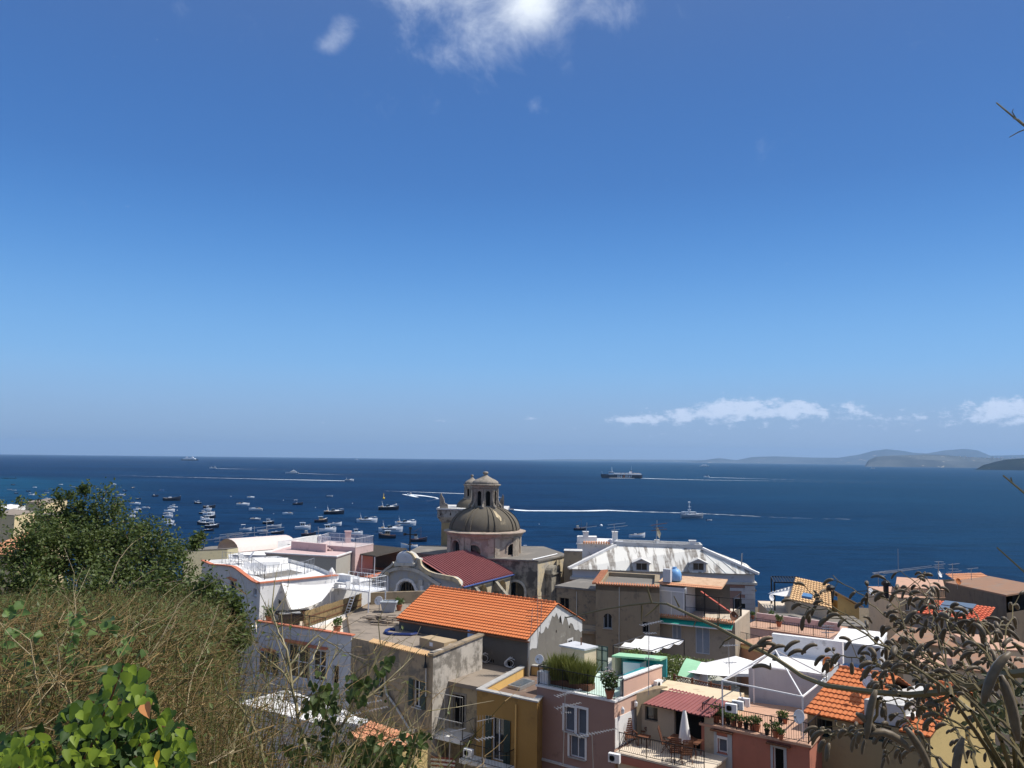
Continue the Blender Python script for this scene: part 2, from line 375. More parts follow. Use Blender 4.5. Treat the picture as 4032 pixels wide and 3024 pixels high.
# shallower teal water under the left shore
g = N(nt, 'ShaderNodeNewGeometry'); sp_ = N(nt, 'ShaderNodeSeparateXYZ'); L(nt, g.outputs['Position'], sp_.inputs[0])
lx = mth(nt, 'ADD', sp_.outputs[0], mth(nt, 'MULTIPLY', sp_.outputs[1], .42))
ty = mth(nt, 'MULTIPLY', sstep(nt, sp_.outputs[1], 1700, 1250), sstep(nt, mth(nt, 'ADD', lx, mth(nt, 'MULTIPLY', big, 240)), 180, -260))
c = mixc(nt, mth(nt, 'MULTIPLY', ty, .8), c, (.006, .085, .16))
c = mixc(nt, mth(nt, 'MULTIPLY', sstep(nt, med, .48, .60), .65), c, (.001, .010, .036))
c = mixc(nt, mth(nt, 'MULTIPLY', sstep(nt, fine, .50, .66), .55), c, (.010, .060, .15))
c = mixc(nt, mth(nt, 'MULTIPLY', sstep(nt, mth(nt, 'ADD', sp_.outputs[0], mth(nt, 'MULTIPLY', big, 300)), 50, 700), .55), c, (.010, .056, .115))
L(nt, c, b.inputs['Base Color']); b.inputs['Roughness'].default_value = .5; b.inputs['IOR'].default_value = 1.33
b.inputs['Specular IOR Level'].default_value = .03
bp = N(nt, 'ShaderNodeBump'); bp.inputs['Strength'].default_value = .9; bp.inputs['Distance'].default_value = 1.4
hh = mth(nt, 'ADD', mth(nt, 'MULTIPLY', noi(nt, posn(nt, .10, .3, 1), 1, 6, .72), 1.0), mth(nt, 'MULTIPLY', noi(nt, posn(nt, .5, 1.1, 1), 1, 3, .6), .25))
L(nt, hh, bp.inputs['Height']); L(nt, bp.outputs[0], b.inputs['Normal'])
o = mkdisc().build('sea', m); tag(o, 'deep blue sea with faint ripples reaching the horizon', kind='structure')
# ---- town hill
def plateau_edge(x): return 1.9 + 7.2 * ss(-1.25, -3.4, x)
def ground(x, y):
    town = 27.0 - max(0, y - 34) * .075
    town -= 22 * ss(155, 185, y); town -= 30 * ss(185, 210, y)
    if x < -60: town -= (-60 - x) * .25 * ss(90, 130, y)
    e = plateau_edge(x) if y > 0 else 0
    d = y - plateau_edge(x)
    if d < 0: return 43.35 + noise.noise((x * .4, y * .4, 0)) * .10
    s = 43.35 - d * 1.05 - ss(0, 1.5, d) * .3
    return max(town, s) + noise.noise((x * .3, y * .3, 2)) * .3 * ss(0, 4, d)
mb = MB(); nx, ny = 150, 170
xs = [-190 + 380 * ((i / (nx - 1))) for i in range(nx)]
xs = sorted(set([round(math.copysign(abs(t) ** 1.9, t) * 200, 3) for t in [-1 + 2 * i / (nx - 1) for i in range(nx)]])); nx = len(xs)
ys = [-12 + 232 * (j / (ny - 1)) ** 1.6 for j in range(ny)]
mb.add([(x, y, ground(x, y)) for y in ys for x in xs], [(j * nx + i, j * nx + i + 1, (j + 1) * nx + i + 1, (j + 1) * nx + i) for j in range(ny - 1) for i in range(nx - 1)])
mb.smooth = True
M_SOIL = plaster('dry_soil', (.16, .12, .075), (.10, .085, .05), .3, .1, (.06, .05, .03), pscale=1.2)
o = mb.build('hillside_ground', M_SOIL); tag(o, 'dry earth hillside running down under the town', kind='structure')
# ---- distant land on the right
def landmat(name, c1, c2, c3, sc):
    m, nt, b = newmat(name)
    f = noi(nt, posn(nt), sc, 5, .6); c = mixc(nt, sstep(nt, f, .35, .65), c1, c2)
    f2 = noi(nt, posn(nt, 1, 1, 2, 50), sc * 6, 3, .6); c = mixc(nt, sstep(nt, f2, .66, .70), c, c3)
    L(nt, c, b.inputs['Base Color']); b.inputs['Roughness'].default_value = 1; b.inputs['Specular IOR Level'].default_value = 0
    return m
def headland(name, label, sil, D, depth, mat, rough=.08, n=140, cliff=.12, seed=0):
    """sil: (px, py) of the skyline at distance D; the land is a heightfield with its own depth"""
    mb = MB(); az0, az1 = azel(*sil[0])[0], azel(*sil[-1])[0]
    ks = [(azel(x, y)[0], pd('P', x, y, D).z) for x, y in sil]
    def H_(a):
        for (a0, h0), (a1, h1) in zip(ks, ks[1:]):
            if a0 <= a <= a1: return h0 + (h1 - h0) * (a - a0) / (a1 - a0)
        return ks[-1][1]
    m_ = 26; vs = []
    for i in range(n):
        a = az0 + (az1 - az0) * i / (n - 1); h = max(H_(a), 0)
        for j in range(m_):
            t = j / (m_ - 1); yy = D - depth * .5 + depth * t
            prof = math.sin(PI * min(1, t * 1.02)) ** .6 if 0 < t < 1 else -.02
            if cliff and t < .25: prof = max(prof, min(1, t / .08) * cliff)
            xx = math.tan(a) * yy
            q = noise.fractal((xx * 6 / D + seed, yy * 6 / D, seed), 1.0, 2.0, 5)
            zz = h * prof * (1 + rough * q * 3 * (1 if t != .5 else .3)) if 0 < t < 1 else -3
            vs.append((xx, yy, zz if 0 < t < 1 else -3))
    fs = [(i * m_ + j, (i + 1) * m_ + j, (i + 1) * m_ + j + 1, i * m_ + j + 1) for i in range(n - 1) for j in range(m_ - 1)]
    mb.add(vs, fs); mb.smooth = False
    return tag(mb.build(name, mat), label, kind='structure')
LM1 = landmat('near_headland_scrub', (.004, .009, .008), (.014, .020, .014), (.12, .11, .08), .004)
LM2 = landmat('cliff_headland_haze_scrub', (.07, .09, .11), (.12, .14, .155), (.40, .37, .32), .0022)  # blue of the haze mixed into the land colour
LM3 = landmat('far_hill_haze_scrub', (.07, .10, .14), (.10, .13, .17), (.3, .28, .25), .0012)  # haze tint carried by the hill colour itself
headland('near_headland', 'dark wooded headland at the far right edge of the sea', [(3835, 1853), (3870, 1832), (3920, 1818), (3960, 1810), (4032, 1804), (4150, 1796), (4400, 1800)], 6400, 900, LM1, .04, seed=1)
headland('cliff_headland', 'hazy headland with pale cliffs dotted with houses', [(3405, 1834), (3420, 1812), (3450, 1798), (3520, 1793), (3640, 1790), (3700, 1792), (3800, 1800), (3920, 1806), (4032, 1808), (4200, 1808)], 9300, 1500, LM2, .03, cliff=.55, seed=4)
headland('far_hills', 'faint blue volcanic hills behind the headland', [(2700, 1818), (2770, 1812), (2830, 1804), (2900, 1812), (2960, 1800), (3050, 1797), (3200, 1801), (3300, 1801), (3380, 1790), (3440, 1775), (3490, 1769), (3560, 1776), (3600, 1783), (3650, 1786), (3720, 1774), (3800, 1768), (3850, 1775), (3900, 1795), (3980, 1792), (4100, 1788), (4300, 1800)], 16500, 2500, LM3, .03, cliff=.1, seed=9, n=220)
headland('coastal_plain', 'thin hazy strip of low coast on the horizon', [(2050, 1811), (2200, 1808), (2400, 1809), (2600, 1810), (2800, 1812), (3300, 1816)], 20500, 1500, LM3, .02, cliff=0, seed=12)
# pale houses on the cliff headland: a far-off mass
mb = MB(); rr = random.Random(5)
for i in range(230):
    px = rr.uniform(3480, 4030); D = rr.uniform(8900, 9300)
    p = pd('P', px, rr.uniform(1797, 1815) + max(0, px - 3800) * .02, D); mb.box(p, (rr.uniform(8, 22), rr.uniform(8, 20), rr.uniform(6, 11)), rr.uniform(0, 3))
tag(mb.build('far_village', flat('far_village_walls', (.62, .56, .50), .9, 0, .1, .2, .02)), 'pale houses scattered over the hazy headland', 'village', kind='stuff')
# ---- haze
mh_ = bpy.data.materials.new('haze_air'); mh_.use_nodes = True; nt = mh_.node_tree; nt.nodes.clear()
pv = N(nt, 'ShaderNodeVolumePrincipled'); pv.inputs['Color'].default_value = (.42, .67, 1, 1); pv.inputs['Density'].default_value = 4.2e-5; pv.inputs['Anisotropy'].default_value = .1
om = N(nt, 'ShaderNodeOutputMaterial'); L(nt, pv.outputs[0], om.inputs['Volume'])
mb = MB(); mb.hexa([(-25500, -300, -40), (25500, -300, -40), (25500, 25200, -40), (-25500, 25200, -40)], [(-25500, -300, 560), (25500, -300, 560), (25500, 25200, 560), (-25500, 25200, 560)])
# the sea disc behind the camera is cut away by keeping the box round the whole disc
mb = MB(); mb.hexa([(-25500, -25200, -1), (25500, -25200, -1), (25500, 25200, -1), (-25500, 25200, -1)], [(-25500, -25200, 420), (25500, -25200, 420), (25500, 25200, 420), (-25500, 25200, 420)])
hz = tag(mb.build('haze', mh_), 'thin blue sea haze over the far coast', kind='stuff')

# ================================================================== house helpers
def area2(p): return sum(p[i][0] * p[(i + 1) % len(p)][1] - p[(i + 1) % len(p)][0] * p[i][1] for i in range(len(p)))
def inset(poly, d):
    n = len(poly); out = []
    for i in range(n):
        p0, p1, p2 = (Vector(poly[k][:2]) for k in ((i - 1) % n, i, (i + 1) % n))
        e1 = (p1 - p0).normalized(); e2 = (p2 - p1).normalized()
        n1_ = Vector((-e1.y, e1.x)); n2_ = Vector((-e2.y, e2.x))
        k = 1 + n1_.dot(n2_); out.append(p1 + (n1_ + n2_) * d / max(k, .2))
    return [tuple(v) for v in out]
class Wall:
    """vertical plane A->B, seen from outside A is on the left"""
    def __init__(s, A, B):
        s.A = Vector(A[:2]); s.B = Vector(B[:2]); s.L = (s.B - s.A).length; s.u = (s.B - s.A) / s.L; s.n = Vector((s.u.y, -s.u.x))
    def uv(s, c, x, y):
        d = ray(Z(c, x, y)); k = s.n.dot(s.A) / (s.n.x * d.x + s.n.y * d.y)
        p = Vector((d.x * k, d.y * k)); return ((p - s.A).dot(s.u), HC + d.z * k)
    def rect(s, c, x0, y0, x1, y1):   # left/top/right/bottom of the opening in zoom pixels
        ym = (y0 + y1) / 2; xm = (x0 + x1) / 2
        u0 = s.uv(c, x0, ym)[0]; u1 = s.uv(c, x1, ym)[0]; z1 = s.uv(c, xm, y0)[1]; z0 = s.uv(c, xm, y1)[1]
        return (u0, z0, u1, z1)
    def p(s, u, z, out=0): q = s.A + s.u * u + s.n * out; return Vector((q.x, q.y, z))
    def rz(s): return math.atan2(s.u.y, s.u.x)
def arch_poly(u0, z0, u1, z1, n=10, rise=None):
    r = (u1 - u0) / 2; rise = r if rise is None else rise; zc = z1 - rise; um = (u0 + u1) / 2
    return [(u0, z0), (u1, z0)] + [(um + r * math.cos(PI * k / n), zc + rise * math.sin(PI * k / n)) for k in range(n + 1)]
def panel(mb, wl, outer, holes, reveal=.18, mi_rev=None):
    loops = [[Vector((u, z, 0)) for u, z in outer]] + [[Vector((u, z, 0)) for u, z in h] for h in holes]
    flatp = [q for l in loops for q in l]
    tris = tessellate_polygon(loops)
    vs = [wl.p(q.x, q.y) for q in flatp]; n3 = Vector((wl.n.x, wl.n.y, 0)); fs = []
    for t in tris:
        a, b_, c_ = (vs[i] for i in t)
        nn = (b_ - a).cross(c_ - a)
        if nn.length < 1e-9: continue
        fs.append(tuple(t) if nn.dot(n3) > 0 else tuple(reversed(t)))
    mb.add(vs, fs)
    for h in holes:
        for i in range(len(h)):
            a, b_ = h[i], h[(i + 1) % len(h)]
            mb.quad(wl.p(*a), wl.p(*b_), wl.p(*b_, -reveal), wl.p(*a, -reveal))
def wbox(mb, wl, u0, z0, u1, z1, o0, o1):   # box in wall space, from offset o0 to o1
    a = [wl.p(u0, z0, o0), wl.p(u1, z0, o0), wl.p(u1, z0, o1), wl.p(u0, z0, o1)]
    b_ = [wl.p(u0, z1, o0), wl.p(u1, z1, o0), wl.p(u1, z1, o1), wl.p(u0, z1, o1)]
    mb.add(a + b_, [(3, 2, 1, 0), (4, 5, 6, 7), (0, 1, 5, 4), (1, 2, 6, 5), (2, 3, 7, 6), (3, 0, 4, 7)] if o1 < o0 else [(0, 1, 2, 3), (7, 6, 5, 4), (4, 5, 1, 0), (5, 6, 2, 1), (6, 7, 3, 2), (7, 4, 0, 3)])
def window(par, wl, r, kind='glass', shut=None, sill=True, frame=M_WHITEP, cols=2, rows=1, name='window', surround=None, hood=None, arch=False, shm=None, reveal=.18, fw=.06):
    u0, z0, u1, z1 = r; mb = MB(); R_ = -reveal
    ztop = z1 - ((u1 - u0) / 2 if arch else 0)
    for a in ((u0, z0, u0 + fw, z1), (u1 - fw, z0, u1, z1), (u0 + fw, z0, u1 - fw, z0 + fw), (u0 + fw, z1 - fw, u1 - fw, z1)):
        if arch and a[1] > ztop: continue
        wbox(mb, wl, *a[:3], min(a[3], ztop) if arch else a[3], R_ + .003, R_ + .06)
    for k in range(1, cols):
        um = u0 + (u1 - u0) * k / cols; wbox(mb, wl, um - fw * .45, z0 + fw, um + fw * .45, z1 - fw, R_ + .005, R_ + .055)
    for k in range(1, rows):
        zm = z0 + (z1 - z0) * k / rows; wbox(mb, wl, u0 + fw, zm - fw * .4, u1 - fw, zm + fw * .4, R_ + .005, R_ + .05)
    w_ = mb.build(name, frame, par)
    if kind in ('glass', 'dark', 'door'):
        mb = MB(); mb.quad(wl.p(u0, z0, R_), wl.p(u1, z0, R_), wl.p(u1, z1, R_), wl.p(u0, z1, R_)); mb.build('pane', M_DARK if kind == 'dark' else M_GLASS, w_)
    if kind == 'louver':
        mb = MB(); k = z0 + .05
        mb.quad(wl.p(u0, z0, R_ + .002), wl.p(u1, z0, R_ + .002), wl.p(u1, z1, R_ + .002), wl.p(u0, z1, R_ + .002))
        for cc in range(cols):
            a0 = u0 + (u1 - u0) * cc / cols + fw; a1 = u0 + (u1 - u0) * (cc + 1) / cols - fw; k = z0 + .08
            while k < z1 - .08:
                mb.quad(wl.p(a0, k, R_ + .05), wl.p(a1, k, R_ + .05), wl.p(a1, k + .045, R_ + .02), wl.p(a0, k + .045, R_ + .02)); k += .07
        mb.build('shutter', shm or M_GREYSH, w_)
    if shut:
        hw = (u1 - u0) / 2
        for sgn in (-1, 1):
            mb = MB(); e = u0 if sgn < 0 else u1; a, b_ = (e - hw, e) if sgn < 0 else (e, e + hw)
            wbox(mb, wl, a, z0, b_, z1, .03, .07)
            k = z0 + .1
            while k < z1 - .12:
                wbox(mb, wl, a + .06, k, b_ - .06, k + .03, .071, .085); k += .09
            mb.build('shutter', shut, w_)
    if sill:
        mb = MB(); wbox(mb, wl, u0 - .07, z0 - .06, u1 + .07, z0 - .002, 0.003, .1); mb.build('sill', M_STONE, w_)
    if surround:
        mb = MB(); t = .13
        wbox(mb, wl, u0 - t, z0, u0 - .004, z1 + t, .003, .03); wbox(mb, wl, u1 + .004, z0, u1 + t, z1 + t, .003, .03); wbox(mb, wl, u0 - .002, z1 + .002, u1 + .002, z1 + t, .003, .03)
        mb.build('surround', surround, w_)
    if hood:
        mb = MB(); k = u0 - .2
        while k < u1 + .2:
            mb.tube([wl.p(k, z1 + .27, .0), wl.p(k, z1 + .20, .28)], .055, 5); k += .12
        mb.build('tile_hood', hood, w_)
    return w_
class House:
    def __init__(s, name, label, cat, foot, z0, z1, mat, group=None):
        foot = [tuple(p[:2]) for p in foot]
        if area2(foot) < 0: foot = foot[::-1]; s.flip = True
        s.foot = foot; s.z0, s.z1 = z0, z1; s.mat = mat
        cx = sum(p[0] for p in foot) / len(foot); cy = sum(p[1] for p in foot) / len(foot)
        s.t = thing(name, label, cat, (cx, cy, z0), group); s.holes = {}; s.tops = {}; s.wins = []
        s.w = [Wall(foot[i], foot[(i + 1) % len(foot)]) for i in range(len(foot))]; s.matk = {}
    def hole(s, i, poly): s.holes.setdefault(i, []).append(poly)
    def win(s, i, c, x0, y0, x1, y1, arch=False, **k):
        r = s.w[i].rect(c, x0, y0, x1, y1); return s.win_uv(i, r, arch, **k)
    def win_uv(s, i, r, arch=False, **k):
        s.hole(i, arch_poly(*r) if arch else [(r[0], r[1]), (r[2], r[1]), (r[2], r[3]), (r[0], r[3])])
        s.wins.append((i, r, dict(k, arch=arch))); return r
    def finish(s, bottom=False):
        groups = {}
        for i, wl in enumerate(s.w):
            mt = s.matk.get(i, s.mat); groups.setdefault(mt.name, (mt, MB()))
            top = s.tops.get(i) or [(wl.L, s.z1), (0, s.z1)]
            outer = [(0, s.z0), (wl.L, s.z0)] + top
            panel(groups[mt.name][1], wl, outer, s.holes.get(i, []))
        for mt, mb in groups.values(): mb.build('wall', mt, s.t)
        for i, r, k in s.wins: window(s.t, s.w[i], r, **k)
        return s
    def flatroof(s, mat, par=.0, th=.22, coping=None, cop_h=.06, over=.04):
        mb = MB()
        if par > 0:
            inn = inset(s.foot, th); zf = s.z1 - par
            mb.poly([(*p, zf) for p in inn]); mb.build('roof', mat, s.t)
            mb = MB()
            for i in range(len(inn)):
                a, b_ = inn[i], inn[(i + 1) % len(inn)]; mb.quad((*b_, zf), (*a, zf), (*a, s.z1), (*b_, s.z1))
            mb.build('parapet', s.mat, s.t)
            mb = MB(); mb.ring(inset(s.foot, -over), inset(s.foot, th + over), s.z1 + .001, s.z1 + cop_h); mb.build('coping', coping or s.mat, s.t)
        else:
            mb.prism(inset(s.foot, -over), s.z1 + .001, s.z1 + cop_h + .02); mb.build('roof', mat, s.t)
        return s
def tiles(mb, E0, E1, R1, R0, pitch=.22, course=.35, amp=.045, step=.035, thick=.05, sub=5):
    """tiled slope: eave E0->E1 seen from outside (left to right), ridge R0 (above E0) and R1 (above E1)"""
    E0, E1, R0, R1 = map(Vector, (E0, E1, R0, R1))
    nrm = (E1 - E0).cross(R0 - E0).normalized()
    if nrm.z < 0: nrm = -nrm
    Lw = max((E1 - E0).length, (R1 - R0).length); S = ((R0 - E0).length + (R1 - E1).length) / 2
    nw = max(2, round(Lw / pitch)); nc = max(1, round(S / course)); nu = nw * sub
    def P_(s_, t_): return (E0.lerp(E1, s_)).lerp(R0.lerp(R1, s_), t_)
    for j in range(nc):
        t0 = j / nc; t1 = (j + 1) / nc; rows = []
        for (t_, lift) in ((t0, -.012), (t0, step), (t1, 0.0)):
            row = []
            for i in range(nu + 1):
                wv = abs(math.sin(PI * i / sub)) if amp > 0 else 0
                row.append(P_(i / nu, t_) + nrm * (lift + amp * wv if lift >= 0 else lift))
            rows.append(row)
        vs = rows[0] + rows[1] + rows[2]; n = nu + 1
        mb.add(vs, [(r * n + i, r * n + i + 1, (r + 1) * n + i + 1, (r + 1) * n + i) for r in range(2) for i in range(nu)])
def corrugated(mb, E0, E1, R1, R0, pitch=.3, h=.05, under=True):
    E0, E1, R0, R1 = map(Vector, (E0, E1, R0, R1)); nrm = (E1 - E0).cross(R0 - E0).normalized()
    if nrm.z < 0: nrm = -nrm
    n = max(2, round((E1 - E0).length / pitch)); prof = []
    for k in range(n):
        for f, q in ((0, 0), (.62, 0), (.70, 1), (.92, 1)): prof.append(((k + f) / n, q * h))
    prof.append((1, 0))
    vs = [E0.lerp(E1, s_) + nrm * q for s_, q in prof] + [R0.lerp(R1, s_) + nrm * q for s_, q in prof]; m_ = len(prof)
    mb.add(vs, [(i, i + 1, m_ + i + 1, m_ + i) for i in range(m_ - 1)])
    if under: mb.quad(E0 - nrm * .05, R0 - nrm * .05, R1 - nrm * .05, E1 - nrm * .05)
def edge_tiles(mb, a, b_, r=.09, pitch=.2, out=(0, 0), ln=.35, slope=-.06):
    """row of barrel tiles laid across a wall top from a to b"""
    a, b_ = Vector(a), Vector(b_); d = (b_ - a); n = max(2, round(d.length / pitch)); u = d.normalized(); nn = Vector((u.y, -u.x, 0))
    for k in range(n):
        p = a + d * ((k + .5) / n); mb.tube([p - nn * ln * .5 + Vector((0, 0, -slope)), p + nn * ln * .5 + Vector((0, 0, slope))], [r * .9, r], 6)
def railing(par_or_label, pts, h=1.0, gap=.12, r=.009, mat=M_IRON, par=None, post=1.6, name='railing', bulge=0, mid=False):
    mb = MB(); pts = [Vector(p) for p in pts]
    for a, b_ in zip(pts, pts[1:]):
        up = Vector((0, 0, h)); mb.bar(a + up, b_ + up, .035); mb.bar(a + Vector((0, 0, .08)), b_ + Vector((0, 0, .08)), .025)
        d = b_ - a; n = max(1, round(d.length / gap)) if gap else 0
        nn = Vector((d.y, -d.x, 0)).normalized()
        for k in range(1, n):
            q = a + d * k / n
            if bulge: mb.tube([q + Vector((0, 0, .08)), q + nn * bulge + Vector((0, 0, h * .28)), q + nn * bulge * .4 + Vector((0, 0, h * .6)), q + Vector((0, 0, h))], r, 3, False)
            else: mb.tube([q + Vector((0, 0, .08)), q + Vector((0, 0, h))], r, 3, False)
        m_ = max(1, round(d.length / post))
        for k in range(m_ + 1): q = a + d * k / m_; mb.bar(q, q + Vector((0, 0, h + .03)), .04)
        if mid: mb.bar(a + up * .55, b_ + up * .55, .025)
    return mb.build(name, mat, par)
# ================================================================== boats
B_WHITE = flat('white_gelcoat', (.80, .80, .79), .3, 0, .5, .03)
B_NAVY = flat('dark_navy_hull_paint', (.015, .018, .03), .4, 0, .5, .1)
B_GREYH = flat('pale_grey_hull_paint', (.38, .41, .44), .4, 0, .5, .05)
B_WOOD = flat('varnished_wood', (.22, .09, .03), .4, 0, .4, .2, 5)
B_DECK = flat('cream_boat_deck', (.62, .56, .46), .7, 0, .3, .1)
B_TAN = flat('tan_boat_cover', (.50, .38, .24), .8)
B_BLUE = flat('blue_boat_paint', (.10, .22, .42), .5)
B_BLACK = flat('black_rubber', (.012, .012, .014), .6)
B_SAIL = flat('brown_sailcloth', (.25, .12, .07), .9)
B_ORANGE = flat('orange_plastic', (.75, .22, .04), .5)
B_YEL = flat('yellow_plastic', (.75, .50, .04), .5)
def hullmesh(Lh, Wd, fb, bow=.45, stern=1.0, sheer=.35, n=14, ddepth=.0, rake=.12):
    """hull with +x bow; returns builders (hull, deck)"""
    hb, db = MB(), MB(); sec = []
    for i in range(n + 1):
        t = i / n; x = -Lh / 2 + Lh * t
        w_ = Wd / 2 * (1 - max(0, (t - bow) / (1 - bow)) ** 2.2) * (stern + (1 - stern) * math.sin(min(1, t / .3) * PI / 2))
        w_ = max(w_, .01); h = fb * (1 + sheer * (t - .25) ** 2 * 2)
        xr = x + rake * Lh * .5 * max(0, t - .6)
        sec.append([(x, -w_ * .55, -.25), (xr, -w_, h * .55), (xr, -w_ * 1.02, h), (xr, w_ * 1.02, h), (xr, w_, h * .55), (x, w_ * .55, -.25)])
    vs = [p for s_ in sec for p in s_]; fs = []
    for i in range(n):
        for k in (0, 1, 3, 4): a = i * 6 + k; fs.append((a, a + 6, a + 7, a + 1))
        fs.append((i * 6 + 5, i * 6, i * 6 + 6, i * 6 + 11)); 
    fs.append((0, 1, 2, 3, 4, 5)); hb.add(vs, fs)
    dv_ = []
    for s_ in sec:
        a, b_ = Vector(s_[2]), Vector(s_[3]); k = .09 * Wd
        wI = max(0, b_.y - k)
        dv_ += [a, Vector((a.x, -wI, a.z)), Vector((a.x, -wI, a.z - ddepth)), Vector((a.x, wI, a.z - ddepth)), Vector((a.x, wI, a.z)), b_]
    db.add(dv_, [(i * 6 + k, (i + 1) * 6 + k, (i + 1) * 6 + k + 1, i * 6 + k + 1) for i in range(n) for k in range(5)])
    return hb, db, sec
def cabin(root, x0, x1, w_, z0, h, mat, rakef=.3, raker=.05, name='cabin', pane=True, roof=None):
    mb = MB(); lo = [(x0, -w_ / 2, z0), (x1, -w_ / 2 * .9, z0), (x1, w_ / 2 * .9, z0), (x0, w_ / 2, z0)]
    hi_ = [(x0 + raker, -w_ / 2 * .85, z0 + h), (x1 - rakef, -w_ / 2 * .75, z0 + h), (x1 - rakef, w_ / 2 * .75, z0 + h), (x0 + raker, w_ / 2 * .85, z0 + h)]
    mb.hexa(lo, hi_); c_ = mb.build(name, mat, root)
    if pane:
        mb = MB()
        for a, b_ in ((0, 1), (1, 2), (2, 3), (3, 0)):
            P0, P1, Q0, Q1 = Vector(lo[a]), Vector(lo[b_]), Vector(hi_[a]), Vector(hi_[b_])
            nn = (P1 - P0).cross(Q0 - P0).normalized() * .012
            for s0, s1 in (((.08, .46), (.54, .92)) if a in (0, 2) else ((.08, .92),)):
                def q(s_, t_): return P0.lerp(P1, s_).lerp(Q0.lerp(Q1, s_), t_) + nn
                mb.quad(q(s0, .45), q(s1, .45), q(s1, .88), q(s0, .88))
        mb.build('pane', M_GLASS, c_)
    if roof:
        mb = MB(); mb.box(((x0 + x1 - rakef + raker) / 2 - .1, 0, z0 + h + .04), (x1 - x0 + .25, w_ * .95, .07)); mb.build('roof', roof, c_)
    return c_
def outboard(root, x, z):
    mb = MB(); mb.box((x - .18, 0, z + .1), (.32, .3, .42)); mb.box((x - .18, 0, z - .35), (.12, .1, .6)); mb.build('outboard_motor', B_BLACK, root)
def mkboat(kind, hullm, deckm=B_WHITE, topm=B_WHITE, name=None):
    nm = {'cruiser': 'motor_cruiser', 'speed': 'speedboat', 'cabin': 'cabin_boat', 'gozzo': 'rowing_boat', 'mast': 'fishing_boat', 'canopy': 'canopy_boat', 'dinghy': 'dinghy'}[kind]
    r = thing(nm, '', nm.replace('_', ' '), local=True)
    if kind == 'cruiser':   # 10 m
        h, d, s_ = hullmesh(10, 3.1, 1.05, .35, .95, .35, ddepth=.08); h.build('hull', hullm, r); d.build('deck', deckm, r)
        mb = MB(); mb.add([(p[0], sg * abs(p[1]) * 1.012, z) for sg in (-1,) for p, z in ((s_[i][2], .62) for i in range(2, 11))] + [(s_[i][2][0], -abs(s_[i][2][1]) * 1.03, .80) for i in range(2, 11)], [(i, i + 1, i + 10, i + 9) for i in range(8)])
        mb.build('side_stripe', B_NAVY, r)
        mb = MB(); lo = [(-.6, -1.15, 1.0), (3.6, -.35, 1.15), (3.6, .35, 1.15), (-.6, 1.15, 1.0)]; hi_ = [(-.3, -.9, 1.5), (2.4, -.3, 1.4), (2.4, .3, 1.4), (-.3, .9, 1.5)]; mb.hexa(lo, hi_); mb.build('foredeck', B_WHITE, r)
        mb = MB(); mb.hexa([(-1.2, -1.2, 1.05), (.9, -.95, 1.4), (.9, .95, 1.4), (-1.2, 1.2, 1.05)], [(-1.2, -1.1, 1.75), (.1, -.8, 1.85), (.1, .8, 1.85), (-1.2, 1.1, 1.75)]); mb.build('windscreen', M_GLASS, r)
        mb = MB(); mb.tube([(-2.6, -1.3, 1), (-3.1, -1.1, 2.2), (-3.1, 1.1, 2.2), (-2.6, 1.3, 1)], .13, 5); mb.tube([(-3.1, 0, 2.2), (-3.3, 0, 3.1)], .03, 4); mb.build('radar_arch', B_WHITE, r)
        mb = MB(); mb.box((-3.2, 0, 1.1), (1.4, 2, .35)); mb.build('seat', B_TAN, r)
        mb = MB(); mb.tube([(1.8, -1.05, 1.65), (3.4, -.75, 1.8), (4.9, 0, 1.95), (3.4, .75, 1.8), (1.8, 1.05, 1.65)], .025, 4); mb.build('bow_rail', M_ALU, r)
    if kind == 'speed':   # 7 m
        h, d, s_ = hullmesh(7, 2.3, .7, .3, .92, .3, ddepth=.1); h.build('hull', hullm, r); d.build('deck', deckm, r)
        mb = MB(); mb.hexa([(-.3, -.9, .68), (2.7, -.2, .8), (2.7, .2, .8), (-.3, .9, .68)], [(0, -.7, 1.0), (1.9, -.18, .95), (1.9, .18, .95), (0, .7, 1.0)]); mb.build('foredeck', topm, r)
        mb = MB(); mb.hexa([(-.5, -.8, .75), (.5, -.6, .95), (.5, .6, .95), (-.5, .8, .75)], [(-.7, -.75, 1.25), (-.1, -.5, 1.3), (-.1, .5, 1.3), (-.7, .75, 1.25)]); mb.build('windscreen', M_GLASS, r)
        mb = MB(); mb.box((-1.8, 0, .78), (1.2, 1.5, .3)); mb.build('seat', B_TAN, r); outboard(r, -3.45, .75)
    if kind == 'cabin':   # 7 m
        h, d, s_ = hullmesh(7, 2.5, .85, .4, .8, .5, ddepth=.15); h.build('hull', hullm, r); d.build('deck', deckm, r)
        cabin(r, -1.1, 1.3, 1.7, .75, 1.25, topm, .45, .1, roof=B_WHITE)
        mb = MB(); mb.hexa([(1.2, -.8, .8), (2.6, -.4, .95), (2.6, .4, .95), (1.2, .8, .8)], [(1.2, -.65, 1.25), (2.2, -.3, 1.2), (2.2, .3, 1.2), (1.2, .65, 1.25)]); mb.build('foredeck', topm, r)
        mb = MB(); mb.tube([(2.0, -.95, 1.35), (3.6, 0, 1.6), (2.0, .95, 1.35)], .025, 4); mb.build('bow_rail', M_ALU, r); mb = MB(); mb.tube([(0, 0, 2.1), (0, 0, 2.9)], .03, 4); mb.build('mast', M_ALU, r)
